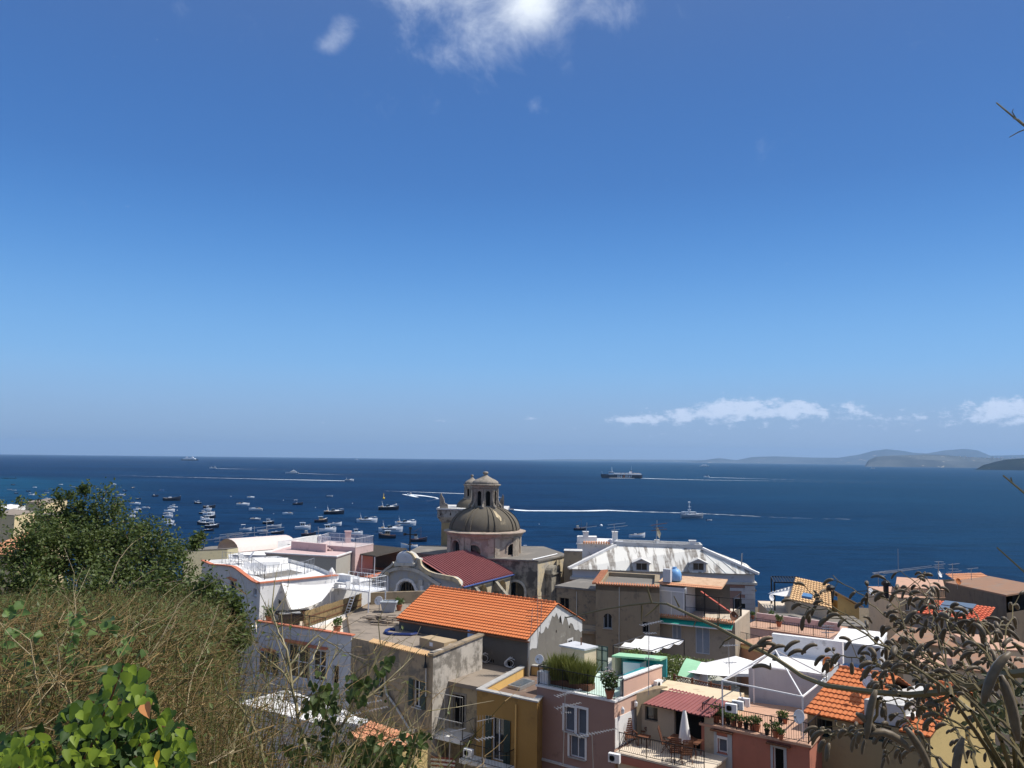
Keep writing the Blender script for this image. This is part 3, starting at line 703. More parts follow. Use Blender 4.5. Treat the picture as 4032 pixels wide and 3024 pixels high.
    if kind in ('gozzo', 'mast', 'canopy'):   # 6 m, pointed at both ends
        h, d, s_ = hullmesh(6, 2.0, .65, .55, .25, .7, ddepth=.3); h.build('hull', hullm, r); d.build('gunwale', deckm, r)
        for x in (-1.3, .2, 1.5): mb = MB(); mb.box((x, 0, .62), (.28, 1.6, .06)); mb.build('thwart', B_WOOD, r)
        mb = MB(); mb.box((-.6, 0, .7), (.9, .7, .42)); mb.build('engine_box', topm, r)
        mb = MB(); mb.bar((2.9, 0, .8), (3.05, 0, 1.25), .1); mb.build('bow_post', B_WHITE, r)
        if kind == 'mast':
            mb = MB(); mb.tube([(.8, 0, .6), (.8, 0, 3.6)], .05, 5); mb.tube([(.8, 0, 3.4), (-1.8, 0, 2.4)], .03, 4); mb.build('mast', B_WOOD, r)
            mb = MB(); mb.box((-1, 0, 1.15), (1.1, 1.1, .7)); mb.build('wheelhouse', B_DECK, r)
        if kind == 'canopy':
            mb = MB(); mb.box((-1.2, 0, 1.95), (2.1, 1.5, .06), 0); mb.build('canopy', M_CANVAS, r)
            mb = MB()
            for x, y in ((-2.1, -.6), (-2.1, .6), (-.3, -.6), (-.3, .6)): mb.tube([(x, y, .6), (x, y, 1.95)], .02, 4)
            mb.build('canopy_frame', M_ALU, r)
    if kind == 'dinghy':
        h, d, s_ = hullmesh(4, 1.6, .45, .4, .95, .4, ddepth=.22); h.build('hull', hullm, r); d.build('gunwale', deckm, r)
        for x in (-.5, .7): mb = MB(); mb.box((x, 0, .42), (.25, 1.1, .05)); mb.build('thwart', B_DECK, r)
        outboard(r, -1.95, .5)
    return Proto(r)
LEN = {'cruiser': 10.2, 'speed': 7.1, 'cabin': 7.2, 'gozzo': 6.1, 'mast': 6.1, 'canopy': 6.1, 'dinghy': 4.1}
BP = {'CRW': ('cruiser', B_WHITE), 'CRD': ('cruiser', B_NAVY), 'SPW': ('speed', B_WHITE), 'SPG': ('speed', B_GREYH), 'CAW': ('cabin', B_WHITE), 'CAD': ('cabin', B_NAVY), 'CAB': ('cabin', B_NAVY, B_WOOD, B_TAN),
      'GOD': ('gozzo', B_NAVY, B_DECK), 'GOW': ('gozzo', B_WHITE, B_DECK), 'GOG': ('gozzo', B_GREYH, B_WHITE), 'MAS': ('mast', B_NAVY, B_WOOD), 'CNW': ('canopy', B_WHITE, B_DECK), 'CND': ('canopy', B_NAVY, B_WOOD),
      'DIN': ('dinghy', B_GREYH), 'DID': ('dinghy', B_NAVY), 'DIB': ('dinghy', B_BLUE), 'GOB': ('gozzo', B_WOOD, B_DECK)}
PR = {}
def boat(code, c, x, y, wpx, label, rz=None, group='boats moored in the bay'):
    if code not in PR: PR[code] = mkboat(*BP[code])
    p = pz(c, x, y, 0); px = Z(c, x, y); D = p.y; kind = BP[code][0]
    a = rnd.uniform(.1, .45) if rz is None else (rz + .2 if rz in (0, PI) else rz)
    if rz is None and rnd.random() < .28: a += PI
    Lw = wpx / ZZ[c][2] * D / FP; sc = Lw / (abs(math.cos(a)) * LEN[kind] + abs(math.sin(a)) * 2.2)
    o = PR[code].put((p.x, p.y, .02), a, label, max(.6, sc) * 1.08, group); o.scale.z *= 1.55; return o
for a in [
 ('CAD', 'K', 440, 698, 65, 'white-topped dark cabin boat alone above the middle mooring string'),
 ('GOD', 'K', 185, 668, 155, 'long low dark open boat lying alone in the left bay', 0),
 ('CAW', 'K', 205, 738, 72, 'white cabin boat topmost of the left mooring string'),
 ('CAW', 'K', 165, 775, 92, 'white cabin boat second from the top of the left string'),
 ('SPW', 'K', 150, 800, 80, 'small white speedboat in the upper half of the left string'),
 ('CAW', 'K', 148, 829, 92, 'white cabin boat in the middle of the left string'),
 ('SPW', 'K', 138, 860, 80, 'white speedboat just above the tree in the left string'),
 ('CAW', 'K', 160, 885, 90, 'white cabin boat half hidden by the tree crown, left string'),
 ('CAW', 'K', 175, 908, 80, 'white cabin boat lowest of the left string beside the tree'),
 ('SPW', 'K', 950, 640, 65, 'small white cruiser farthest out above the two speedboats'),
 ('SPW', 'K', 875, 713, 115, 'sleek white speedboat, upper of two in mid bay', 0),
 ('SPW', 'K', 1000, 762, 120, 'sleek white speedboat pointing left, lower of two in mid bay', PI),
 ('SPW', 'K', 1310, 800, 92, 'plain white open boat alone between the mid bay cruisers', PI),
 ('CND', 'K', 1405, 708, 92, 'dark boat with a dark bimini beyond the plain white boat', 0),
 ('DIN', 'K', 1715, 630, 62, 'tiny pale dinghy alone far out right of the bay', 0),
 ('CRD', 'K', 1755, 799, 180, 'large white cruiser with dark side flash and leaning arch', 0),
 ('CAB', 'K', 1630, 878, 122, 'dark hulled cabin boat with varnished wood top'),
 ('GOW', 'K', 1765, 908, 122, 'white open boat just below the big dark-flashed cruiser', 0),
 ('CRW', 'K', 2075, 878, 185, 'big white cruiser with canopy frame and rounded foredeck', 0),
 ('SPG', 'K', 995, 855, 95, 'grey hulled speedboat left of the dark cabin boat', 0),
 ('CAD', 'K', 1122, 892, 100, 'dark hulled boat with tall white cabin above the grey open boat', .1),
 ('GOG', 'K', 1176, 932, 130, 'long grey open boat under the dark cabin boat', 0),
 ('GOD', 'K', 1210, 988, 115, 'dark open boat with pale engine box above the arched canopy', 0),
 ('CNW', 'K', 900, 956, 108, 'white open boat with small awning left of the roof aerials', 0),
 ('SPW', 'K', 1065, 970, 92, 'white speedboat seen through the roof aerials', PI),
 ('CAW', 'K', 1455, 946, 138, 'white boat with tall rounded cabin in front of the bay', .05),
 ('MAS', 'K', 1510, 1010, 135, 'brown boat with a bare mast above the pink terrace', 0),
 ('CAW', 'K', 1695, 971, 152, 'white boat with flat wheelhouse and light mast', 0),
 ('CAW', 'K', 1690, 1036, 90, 'small white cabin boat just above the pink roof railing', -.5),
 ('CAW', 'K', 1970, 999, 120, 'white fishing cabin boat right of the pink chimney', 0),
 ('GOB', 'K', 1210, 1042, 125, 'brown wooden boat just above the pink roofs'),
 ('SPW', 'K', 850, 1072, 52, 'small white boat peeping over the arched canopy roof'),
 ('GOW', 'K', 1035, 1032, 80, 'pale boat behind the yellow aerial'),
 ('SPW', 'K', 1905, 1048, 95, 'white boat behind the railing of the pink terrace', 0),
 ('GOD', 'K', 548, 738, 108, 'dark open boat topmost of the middle mooring string', 0),
 ('CAW', 'K', 535, 757, 70, 'white cabin boat second in the middle string'),
 ('CAD', 'K', 492, 797, 78, 'dark boat on the left near the top of the middle string', 0),
 ('CAW', 'K', 545, 806, 105, 'widest white cabin boat of the middle string', 0),
 ('CAD', 'K', 552, 836, 108, 'dark boat with white cabin in the centre of the middle string', 0),
 ('CAW', 'K', 528, 866, 118, 'dark edged white boat lower in the middle string', PI),
 ('CAD', 'K', 495, 901, 112, 'dark boat at the lower left of the middle string', PI),
 ('CAD', 'K', 575, 931, 125, 'long dark boat with pointed bow low in the middle string', 0),
 ('GOD', 'K', 546, 962, 92, 'dark open boat lowest of the middle string', 0),
 ('CRD', 'C', 507, 350, 165, 'dark hulled cruiser with white coachroof under the yellow buoy', 0),
 ('CRW', 'C', 655, 484, 170, 'white cruiser with mast farthest right of the moored cruisers', 0),
 ('CRW', 'C', 525, 540, 195, 'long white cruiser with blue cover left of the church', 0),
 ('CAB', 'C', 497, 597, 142, 'wooden topped workboat below the long white cruiser', PI),
 ('MAS', 'C', 770, 627, 138, 'little fishing boat with mast left of the church tower', 0),
 ('GOW', 'C', 690, 680, 142, 'white open boat behind the iron cross', PI),
 ('CAW', 'C', 1700, 696, 80, 'white cabin boat just right of the church drum', 0),
 ('MAS', 'D', 195, 446, 112, 'grey boat left of the round white buoy', 0),
 ('GOW', 'D', 730, 513, 150, 'white open boat with dark quarter behind the villa roof', 0),
 ('DIN', 'A', 82, 508, 36, 'small white boat, left one of a pair at the far left'), ('DIN', 'A', 122, 513, 36, 'small white boat, right one of a pair at the far left'),
 ('DID', 'A', 113, 464, 32, 'tiny dark boat farthest out at the left edge'), ('DID', 'A', 140, 538, 32, 'tiny dark boat just below the far left pair'),
 ('SPW', 'A', 303, 487, 30, 'tiny white boat with upright windscreen above the cream building'), ('DID', 'A', 247, 520, 32, 'tiny dark boat left of the row above the cream building'),
 ('DIB', 'A', 405, 516, 30, 'tiny bluish boat, upper of two above the cream building'), ('DIN', 'A', 405, 535, 35, 'tiny pale boat, lower of two above the cream building'),
 ('DID', 'A', 495, 502, 22, 'tiny dark boat left of the tallest tree shoot'), ('SPW', 'A', 530, 462, 30, 'tiny white boat touching the left tree shoot'),
 ('CNW', 'A', 272, 553, 46, 'small white awning boat above the cream roof terrace'), ('DIN', 'A', 640, 483, 32, 'tiny white boat between the two tree shoots'),
 ('DIB', 'A', 820, 482, 46, 'faint bluish boat right of the tallest tree shoots'),
 ('DIN', 'A', 920, 490, 38, 'tiny pale boat second of the far row'), ('SPW', 'A', 985, 463, 48, 'tiny white boat farthest out right of the tree'),
 ('GOD', 'A', 1155, 492, 24, 'tiny dark boat end-on in the far row', 1.2), ('CND', 'A', 1085, 520, 34, 'tiny dark boat with spray hood'), ('GOW', 'A', 1055, 556, 60, 'small white boat above a darker one near the tree'),
 ('GOD', 'A', 1022, 577, 44, 'small dark boat right under the white one near the tree'), ('GOD', 'A', 1205, 589, 42, 'small dark low boat in the left bay middle'),
 ('MAS', 'A', 1350, 564, 50, 'little brown boat with standing mast in the left bay'), ('DIB', 'A', 1408, 514, 40, 'small bluish boat far out above the masted boat'),
 ('SPW', 'A', 890, 590, 42, 'small white boat at the edge of the tree crown'), ('CAD', 'A', 405, 592, 40, 'small dark cabin boat over the corner of the cream building'),
 ('CND', 'A', 475, 652, 56, 'dark boat with white awning right of the cream building'), ('SPW', 'A', 430, 671, 62, 'white boat partly behind the cream building corner'),
 ('CAW', 'A', 990, 652, 72, 'white cabin boat, upper of a pair at the tree edge'), ('CAW', 'A', 985, 680, 68, 'white cabin boat, lower of a pair at the tree edge'),
 ('SPW', 'A', 1178, 633, 82, 'long white boat in open water left of the left string'), ('SPW', 'A', 1270, 668, 62, 'white boat half behind the tree top'),
 ('CAW', 'A', 1195, 685, 60, 'white cabin boat above two others between tree shoots'), ('CAW', 'A', 1165, 712, 60, 'white cabin boat in the middle between tree shoots'),
 ('CAW', 'A', 1145, 744, 58, 'white cabin boat lowest between tree shoots'), ('CAW', 'A', 535, 725, 52, 'white boat behind the tree near the cream building'),
 ('DIN', 'D', 1405, 358, 55, 'orange-brown dinghy floating beside the anchored motor yacht', 0),
 ]:
    boat(*a)
# buoys
def buoy(c, x, y, wpx, label, mat=M_WHITEP, kind=0):
    p = pz(c, x, y, 0); r = wpx / ZZ[c][2] * p.y / FP / 2; mb = MB(); mb.smooth = True
    if kind == 0: mb.lathe((p.x, p.y, 0), [(.01, -.1 * r)] + [(r * math.sin(PI * k / 8), r * .7 - r * math.cos(PI * k / 8)) for k in range(1, 8)] + [(.01, r * 1.7)], 12)
    else: mb.lathe((p.x, p.y, 0), [(r, -.2), (r, r * .9), (r * .5, r * 1.5), (r * .22, r * 2), (r * .2, r * 4.6), (.02, r * 5)], 10)
    tag(mb.build('mooring_buoy', mat, loc=(p.x, p.y, 0)), label, 'buoy', 'mooring buoys')
buoy('D', 396, 412, 26, 'large round white mooring buoy above the white chimney house')
buoy('C', 466, 254, 20, 'yellow pillar buoy behind the dark hulled cruiser', B_YEL, 1)
buoy('K', 1578, 736, 8, 'small white buoy left of the dark-flashed cruiser'); buoy('K', 1936, 696, 8, 'small white buoy above the two biggest cruisers')
buoy('K', 760, 628, 7, 'small white buoy left of the farthest white cruiser'); buoy('K', 1268, 666, 8, 'small white buoy upper left of the bimini boat')
buoy('C', 1820, 476, 8, 'small white buoy right of the church dome'); buoy('K', 1172, 796, 7, 'small white buoy left of the plain white open boat')
buoy('K', 240, 762, 8, 'small white buoy beside the top of the left string')
# dark raft at far left
p = pz('A', 80, 408, 0); mb = MB(); q = 118 / 2.212 * p.y / FP
mb.box((p.x, p.y, .3), (q, 5, .8)); mb.box((p.x - q * .2, p.y, 1.0), (q * .3, 3, .6)); mb.tube([(p.x + q * .45, p.y, .5), (p.x + q * .45, p.y, 3.5)], .3, 5)
tag(mb.build('raft', B_NAVY, loc=(p.x, p.y, 0)), 'long dark floating raft far out at the left edge', 'raft')
# ---- ships
def deckhouse(mb, x0, x1, w_, z0, z1, rf=.3, rr=.1): mb.hexa([(x0, -w_ / 2, z0), (x1, -w_ / 2, z0), (x1, w_ / 2, z0), (x0, w_ / 2, z0)], [(x0 + rr, -w_ / 2 + .1, z1), (x1 - rf, -w_ / 2 + .1, z1), (x1 - rf, w_ / 2 - .1, z1), (x0 + rr, w_ / 2 - .1, z1)])
def portrow(mb, x0, x1, y, z, w_, h, n):
    for k in range(n):
        x = x0 + (x1 - x0) * k / max(1, n - 1)
        for s_ in (-1, 1): mb.add([(x - w_ / 2, s_ * y, z), (x + w_ / 2, s_ * y, z), (x + w_ / 2, s_ * y, z + h), (x - w_ / 2, s_ * y, z + h)], [(0, 1, 2, 3)])
def ship(name, label, cat, c, x, y, wpx, Lr, rz, builder):
    p = pz(c, x, y, 0); sc = wpx / ZZ[c][2] * p.y / FP / (Lr * abs(math.cos(rz)))
    r = thing(name, label, cat, local=True); builder(r); r.location = (p.x, p.y, 0); r.rotation_euler = (0, 0, rz); r.scale = (sc,) * 3; return r
def ferry(r):    # 100 m, +x bow, dark hull with lettering
    h, d, s_ = hullmesh(100, 17, 8.6, .55, .96, .12, 24, ddepth=.4, rake=.14); h.build('hull', flat('ferry_black_blue_hull', (.012, .016, .035), .5), r); d.build('deck', B_GREYH, r)
    mb = MB(); deckhouse(mb, -48, 34, 15.5, 8.4, 11.2, 2.5); deckhouse(mb, -26, 31, 14, 11.2, 12.4, 2); mb.build('superstructure', B_WHITE, r)
    mb = MB(); portrow(mb, -20, 28, 7.77, 9.6, .9, .8, 22); mb.build('porthole', M_GLASS, r)
    mb = MB(); deckhouse(mb, 20, 33, 14, 12.4, 14.6, 2.2, .5); mb.box((27, 0, 14.9), (12, 17, .5)); mb.build('bridge', B_WHITE, r)
    mb = MB(); deckhouse(mb, 20.5, 33.2, 14.1, 13.2, 14.0, 1.6, .3); mb.build('bridge_window', M_GLASS, r)
    mb = MB(); mb.bar((24, -1.5, 15), (25, 0, 24), .6); mb.bar((24, 1.5, 15), (25, 0, 24), .6); mb.box((25, 0, 24.5), (2.6, 3, .9)); mb.box((25, 0, 22), (2, 4, .4)); mb.tube([(25, 0, 24), (25, 0, 28)], .15, 4); mb.build('mast', B_WHITE, r)
    mb = MB(); mb.hexa([(-25, -3, 11), (-18, -3, 11), (-18, 3, 11), (-25, 3, 11)], [(-25.5, -2.4, 17.5), (-20.5, -2.4, 17.5), (-20.5, 2.4, 17.5), (-25.5, 2.4, 17.5)]); f_ = mb.build('funnel', B_WHITE, r)
    mb = MB(); mb.hexa([(-25.7, -2.6, 17.4), (-20.3, -2.6, 17.4), (-20.3, 2.6, 17.4), (-25.7, 2.6, 17.4)], [(-26, -2.5, 19), (-20.8, -2.5, 19), (-20.8, 2.5, 19), (-26, 2.5, 19)]); mb.build('funnel_cap', B_NAVY, f_)
    mb = MB(); mb.tube([(-23.5, 2.62, 15.2), (-23.5, 2.9, 15.2)], 1.0, 12); mb.build('emblem', flat('red_funnel_mark', (.5, .05, .03), .6), f_)
    mb = MB(); mb.tube([(-24, 0, 19), (-25.5, 0, 33)], [.2, .06], 4); mb.tube([(48, 0, 9.5), (51, 0, 16)], .15, 4); mb.build('aerial', B_WHITE, r)
    mb = MB()
    for k in range(6): mb.box((-44 + k * 9.5, -6.4, 12), (5, 1.8, 1.3)); mb.box((-44 + k * 9.5, 6.4, 12), (5, 1.8, 1.3))
    mb.build('lifeboat', flat('ferry_lifeboats', (.8, .6, .45), .5), r)
    mb = MB()
    for k in range(26): x = -48 + k * 2.0; mb.bar((x, 8, 11.2), (x, 8, 12.1), .1); mb.bar((x, -8, 11.2), (x, -8, 12.1), .1)
    mb.bar((-48, 8, 12.1), (2, 8, 12.1), .1); mb.bar((-48, -8, 12.1), (2, -8, 12.1), .1); mb.build('railing', B_WHITE, r)
    cu = bpy.data.curves.new('lettering', 'FONT'); cu.body = 'medmar'; cu.size = 9.6; cu.extrude = .05; cu.offset = .16; cu.space_character = 1.22; cu.align_x = 'CENTER'
    cu.materials.append(B_WHITE); cu.materials.append(B_ORANGE)
    for i in range(6): cu.body_format[i].material_index = 1 if i == 2 else 0
    t_ = bpy.data.objects.new('lettering_source', cu); COL.objects.link(t_); me = bpy.data.meshes.new_from_object(t_.evaluated_get(bpy.context.evaluated_depsgraph_get())); bpy.data.objects.remove(t_); t_ = bpy.data.objects.new('lettering', me); COL.objects.link(t_); t_.parent = r; t_.location = (-5, 8.75, 2.1); t_.rotation_euler = (PI / 2, 0, PI)
    mb = MB(); mb.tube([(-30, 8.7, .2), (10, 8.7, .1), (34, 8.3, .25)], [.3, .7, .3], 4); mb.build('bow_foam', B_WHITE, r)
ship('ferry', 'dark hulled car ferry with white lettering trailing a long wake', 'ferry', 'N', 655, 366, 725, 104, PI + .12, ferry)
def farferry(r):
    h, d, s_ = hullmesh(90, 16, 7, .6, .96, .15, 16, ddepth=.3); h.build('hull', B_NAVY, r); d.build('deck', B_WHITE, r)
    mb = MB(); deckhouse(mb, -36, 34, 15, 6.6, 12, 5, 2); deckhouse(mb, -26, 27, 12, 12, 16, 6, 5); deckhouse(mb, 8, 20, 10, 16, 19, 3, 1); mb.build('superstructure', B_WHITE, r)
    mb = MB(); portrow(mb, -30, 24, 7.6, 9, 2.2, .9, 14); mb.build('porthole', M_GLASS, r)
    mb = MB(); mb.tube([(14, 0, 18), (14, 0, 27)], .5, 4); mb.box((-16, 0, 18), (6, 4, 5)); mb.build('mast', B_WHITE, r)
ship('ferry', 'white passenger ferry with dark hull on the left horizon', 'ferry', 'A', 1652, 251, 145, 92, 0, farferry)
def fastferry(r):
    h, d, s_ = hullmesh(60, 14, 5, .5, .95, .1, 14, ddepth=.2); h.build('hull', B_WHITE, r); d.build('deck', B_WHITE, r)
    mb = MB(); deckhouse(mb, -26, 20, 13, 4.8, 10, 9, 1); deckhouse(mb, -18, 8, 10, 10, 13.5, 5, 1); mb.build('superstructure', B_WHITE, r)
    mb = MB(); mb.tube([(2, 0, 13), (2, 0, 20)], .4, 4); mb.tube([(12, 0, 10), (12, 0, 19)], .3, 4); mb.build('mast', B_WHITE, r)
    mb = MB(); portrow(mb, -20, 10, 6.55, 7, 2.6, .8, 9); mb.build('porthole', M_GLASS, r)
ship('fast_ferry', 'all white fast ferry close to the horizon behind the big ferry', 'ferry', 'N', 2092, 164, 155, 62, PI, fastferry)
ship('fast_ferry', 'tiny white ferry on the horizon above the left speedboat wake', 'ferry', 'K', 1973, 272, 38, 62, PI, fastferry)
def superyacht(r):   # 30 m, three decks
    h, d, s_ = hullmesh(30, 7, 3, .5, .95, .25, 16, ddepth=.1, rake=.2); h.build('hull', B_WHITE, r); d.build('deck', B_DECK, r)
    mb = MB(); deckhouse(mb, -11, 7, 6, 2.9, 5.2, 2.4, .5); deckhouse(mb, -8, 3, 5, 5.2, 7.3, 2, .8); deckhouse(mb, -6, 0, 3.6, 7.3, 8, 1, .4); mb.build('superstructure', B_WHITE, r)
    mb = MB(); deckhouse(mb, -9.5, 6.4, 6.1, 3.7, 4.6, 1.4, .4); deckhouse(mb, -6.8, 2.6, 5.1, 5.9, 6.8, 1.2, .6); mb.build('pane', M_GLASS, r)
    mb = MB(); mb.tube([(-3, 0, 8), (-3.4, 0, 11)], .15, 4); mb.box((-3.2, 0, 9.6), (1.2, 2.2, .2)); mb.build('mast', B_WHITE, r)
ship('motor_yacht', 'three-deck white motor yacht cruising left in the middle distance', 'yacht', 'K', 1352, 406, 122, 31, PI + .2, superyacht)
def trawler(r):      # 24 m steel motor yacht
    h, d, s_ = hullmesh(24, 6.4, 2.6, .5, .9, .4, 16, ddepth=.3, rake=.14); h.build('hull', flat('grey_steel_hull', (.30, .32, .34), .5), r); d.build('bulwark', B_WHITE, r)
    mb = MB(); deckhouse(mb, -6, 6, 4.6, 2.4, 4.6, 2.2, .2); mb.build('wheelhouse', B_WHITE, r)
    mb = MB(); portrow(mb, -4, 3, 2.27, 3.4, .8, .75, 6); mb.build('pane', M_GLASS, r)
    mb = MB(); mb.box((-7.6, 0, 4.6), (7.5, 5, .18)); mb.box((-10.8, 0, 2.9), (.2, 4.4, .5)); mb.build('aft_awning', B_WHITE, r)
    mb = MB()
    for x in (-11, -8, -5):
        for y in (-2.3, 2.3): mb.tube([(x, y, 2.4), (x, y, 4.6)], .06, 4)
    mb.build('awning_post', B_WHITE, r)
    mb = MB(); mb.box((-3, 0, 6.0), (3, 2, .9)); mb.box((-2.6, 0, 8.0), (2.6, 3.4, .2)); mb.tube([(-3, 0, 5.4), (-3, 0, 10.5)], .3, 5); mb.box((-3, 0, 9.2), (1, 3, .15)); mb.build('mast', B_WHITE, r)
    mb = MB(); mb.smooth = True
    for y in (-.8, .8): mb.lathe((-3.2 - y * .4, y, 10.6), [(.02, 0), (.55, .2), (.65, .6), (.4, 1.05), (.02, 1.2)], 8)
    mb.build('radar_dome', B_WHITE, r)
ship('motor_yacht', 'grey and white motor yacht with twin radar domes anchored off the villa', 'yacht', 'N', 1880, 1065, 400, 25, .16, trawler).scale.z *= 1.5
# moving speedboats and their wakes
for c, x, y, w_, rz, lab in [('K', 585, 357, 60, PI, 'white speedboat heading left past the far ferry with foam behind'), ('K', 1905, 478, 82, 0, 'white speedboat heading right at the end of a long wake'),
                       ('C', 688, 222, 52, 2.3, 'white speedboat turning away from the moorings with curved wake'), ('N', 2135, 356, 105, PI, 'white speedboat right of the dark ferry heading left'),
                       ('M', 1640, 684, 120, PI, 'speedboat just right of the dome at the head of a thick wake'), ('L', 1493, 236, 18, PI, 'tiny white boat in front of the hazy headland')]:
    boat('CRW' if c != 'M' else 'SPG', c, x, y, w_, lab, rz, 'boats under way')
m, nt, b = newmat('wake_foam'); b.inputs['Base Color'].default_value = (.75, .8, .85, 1); b.inputs['Roughness'].default_value = .9
tr = N(nt, 'ShaderNodeBsdfTransparent'); ms = N(nt, 'ShaderNodeMixShader'); uvn = N(nt, 'ShaderNodeAttribute', attribute_name='dens')
f = mth(nt, 'ADD', uvn.outputs['Fac'], mth(nt, 'MULTIPLY', mth(nt, 'SUBTRACT', noi(nt, posn(nt, .12, .12, 1), 1, 5, .7), .5), 1.1))
L(nt, sstep(nt, f, .25, .85), ms.inputs[0]); L(nt, tr.outputs[0], ms.inputs[1]); L(nt, b.outputs[0], ms.inputs[2]); L(nt, ms.outputs[0], nt.nodes['Material Output'].inputs[0])
M_FOAM = m
def wake(pts, label):   # (zoom, x, y, width m, density)
    P_ = [(pz(c, x, y, 0), w_, d_) for c, x, y, w_, d_ in pts]; vs = []; dens = []; fine_ = []
    for (a, wa, da), (b_, wb, db_) in zip(P_, P_[1:]):
        for k in range(8):
            t = k / 8; fine_.append((a.lerp(b_, t), wa + (wb - wa) * t, da + (db_ - da) * t))
    fine_.append(P_[-1])
    for i, (p, w_, d_) in enumerate(fine_):
        q = (fine_[min(i + 1, len(fine_) - 1)][0] - fine_[max(i - 1, 0)][0]).normalized(); nn = Vector((-q.y, q.x, 0)); 
        for s_, k in ((-1, .0), (-.45, 1), (.45, 1), (1, .0)):
            vs.append(tuple(p + nn * w_ * .5 * s_ + Vector((0, 0, .25 if k else .12)))); dens.append(d_ * k)
    me = bpy.data.meshes.new('wake'); me.from_pydata(vs, [], [(i * 4 + k, i * 4 + k + 1, i * 4 + k + 5, i * 4 + k + 4) for i in range(len(fine_) - 1) for k in range(3)])
    at = me.attributes.new('dens', 'FLOAT', 'POINT'); at.data.foreach_set('value', dens); me.materials.append(M_FOAM)
    o = bpy.data.objects.new('wake', me); COL.objects.link(o); tag(o, label, kind='structure')
wake([('K', 605, 356, 14, 1.2), ('K', 700, 358, 22, 1.1), ('K', 900, 361, 18, .6), ('K', 1250, 366, 16, .42), ('K', 2200, 374, 20, .25)], 'foam trail of the far left speedboat')
wake([('K', 1885, 476, 16, 1.3), ('K', 1650, 471, 26, 1.1), ('K', 1250, 463, 20, .8), ('K', 700, 450, 18, .6), ('K', 100, 436, 16, .45), ('A', 800, 374, 14, .25)], 'long foam trail across the left bay')
wake([('K', 1410, 404, 12, 1), ('K', 1750, 414, 14, .55), ('K', 2100, 424, 14, .25)], 'foam trail of the three-deck yacht')
wake([('C', 700, 216, 10, 1.4), ('C', 760, 222, 16, 1.2), ('C', 850, 232, 9, .9), ('C', 920, 243, 6, .7), ('C', 940, 255, 5, .5), ('C', 880, 268, 4, .35), ('C', 790, 280, 4, .2)], 'curved foam trail of the turning speedboat')
wake([('C', 640, 214, 6, .9), ('C', 690, 222, 9, 1.2), ('C', 760, 240, 8, .6)], 'bow spray of the turning speedboat')
wake([('C', 400, 182, 8, .3), ('C', 800, 196, 12, .6), ('C', 1200, 210, 12, .75), ('M', 1500, 480, 8, .5)], 'foam trail passing behind the church lantern')
wake([('M', 1600, 664, 10, 1.3), ('M', 1900, 690, 15, 1.2), ('N', 0, 940, 15, .95), ('N', 400, 930, 20, .75), ('N', 1000, 955, 12, .6), ('N', 1700, 975, 10, .5), ('N', 2200, 995, 10, .45), ('L', 1100, 472, 14, .3), ('L', 2200, 492, 18, .15)], 'thick foam trail running right of the church dome')
wake([('N', 1020, 370, 30, 1.3), ('N', 1500, 384, 24, 1.0), ('N', 2200, 401, 22, .7), ('L', 1100, 296, 20, .4), ('L', 2200, 322, 20, .2)], 'long straight foam trail of the dark ferry')
wake([('N', 2180, 356, 24, 1.1), ('L', 780, 279, 20, 1.0), ('L', 900, 283, 20, .6), ('L', 1200, 290, 20, .4), ('L', 1700, 303, 22, .25)], 'foam trail of the speedboat near the dark ferry')
wake([('L', 0, 254, 16, .3), ('L', 200, 258, 16, .25)], 'old foam streak left of the dark ferry')
# ================================================================== orange roofed hall
def T2(v): return (v[0], v[1])
hA, hB, hC = (-8.1, 61.1), (1.2, 54.5), (5.3, 60.6); hD = (hA[0] + hC[0] - hB[0], hA[1] + hC[1] - hB[1])
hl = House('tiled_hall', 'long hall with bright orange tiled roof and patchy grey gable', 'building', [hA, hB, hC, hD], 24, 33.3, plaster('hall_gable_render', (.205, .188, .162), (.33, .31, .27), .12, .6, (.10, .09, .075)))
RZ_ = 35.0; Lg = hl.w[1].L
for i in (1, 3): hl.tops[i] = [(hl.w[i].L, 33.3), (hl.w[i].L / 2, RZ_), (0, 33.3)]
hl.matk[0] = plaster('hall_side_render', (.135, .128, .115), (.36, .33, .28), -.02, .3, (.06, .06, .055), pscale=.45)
hl.win_uv(0, hl.w[0].rect('G', 545, 600, 600, 650), kind='dark', sill=False, frame=W_GREY)
hl.win_uv(0, hl.w[0].rect('G', 715, 625, 795, 690), kind='dark', sill=False, frame=W_GREY)
for r in ((1118, 208, 1137, 290), (1236, 175, 1252, 252), (1330, 282, 1340, 304), (1200, 322, 1210, 348)): hl.win(1, 'G', *r, kind='dark', sill=False, frame=W_GREY, cols=1)
hl.win(1, 'G', 1318, 420, 1356, 475, kind='dark', frame=W_WHITE_OLD, surround=W_WHITE_OLD)
hl.finish()
w1 = hl.w[1]; jr = random.Random(3)
def slope_z(u): return RZ_ - abs(u - Lg / 2) * (RZ_ - 33.3) / (Lg / 2)
top = [(u, slope_z(u) - .01) for u in (0.0, Lg / 2, Lg)]
low = [(Lg * k / 26, slope_z(Lg * k / 26) - .45 - (.75 * jr.random() ** 2) - (.5 if k < 5 else 0) - (.25 if k > 19 else 0)) for k in range(26, -1, -1)]
mb = MB(); pts = top + low
tri = tessellate_polygon([[Vector((u, z, 0)) for u, z in pts]]); vs = [w1.p(u, z, .02) for u, z in pts]
mb.add(vs, [t if (vs[t[1]] - vs[t[0]]).cross(vs[t[2]] - vs[t[0]]).dot(Vector((w1.n.x, w1.n.y, 0))) > 0 else tuple(reversed(t)) for t in tri]); mb.build('fresh_plaster', W_WHITE_OLD, hl.t)
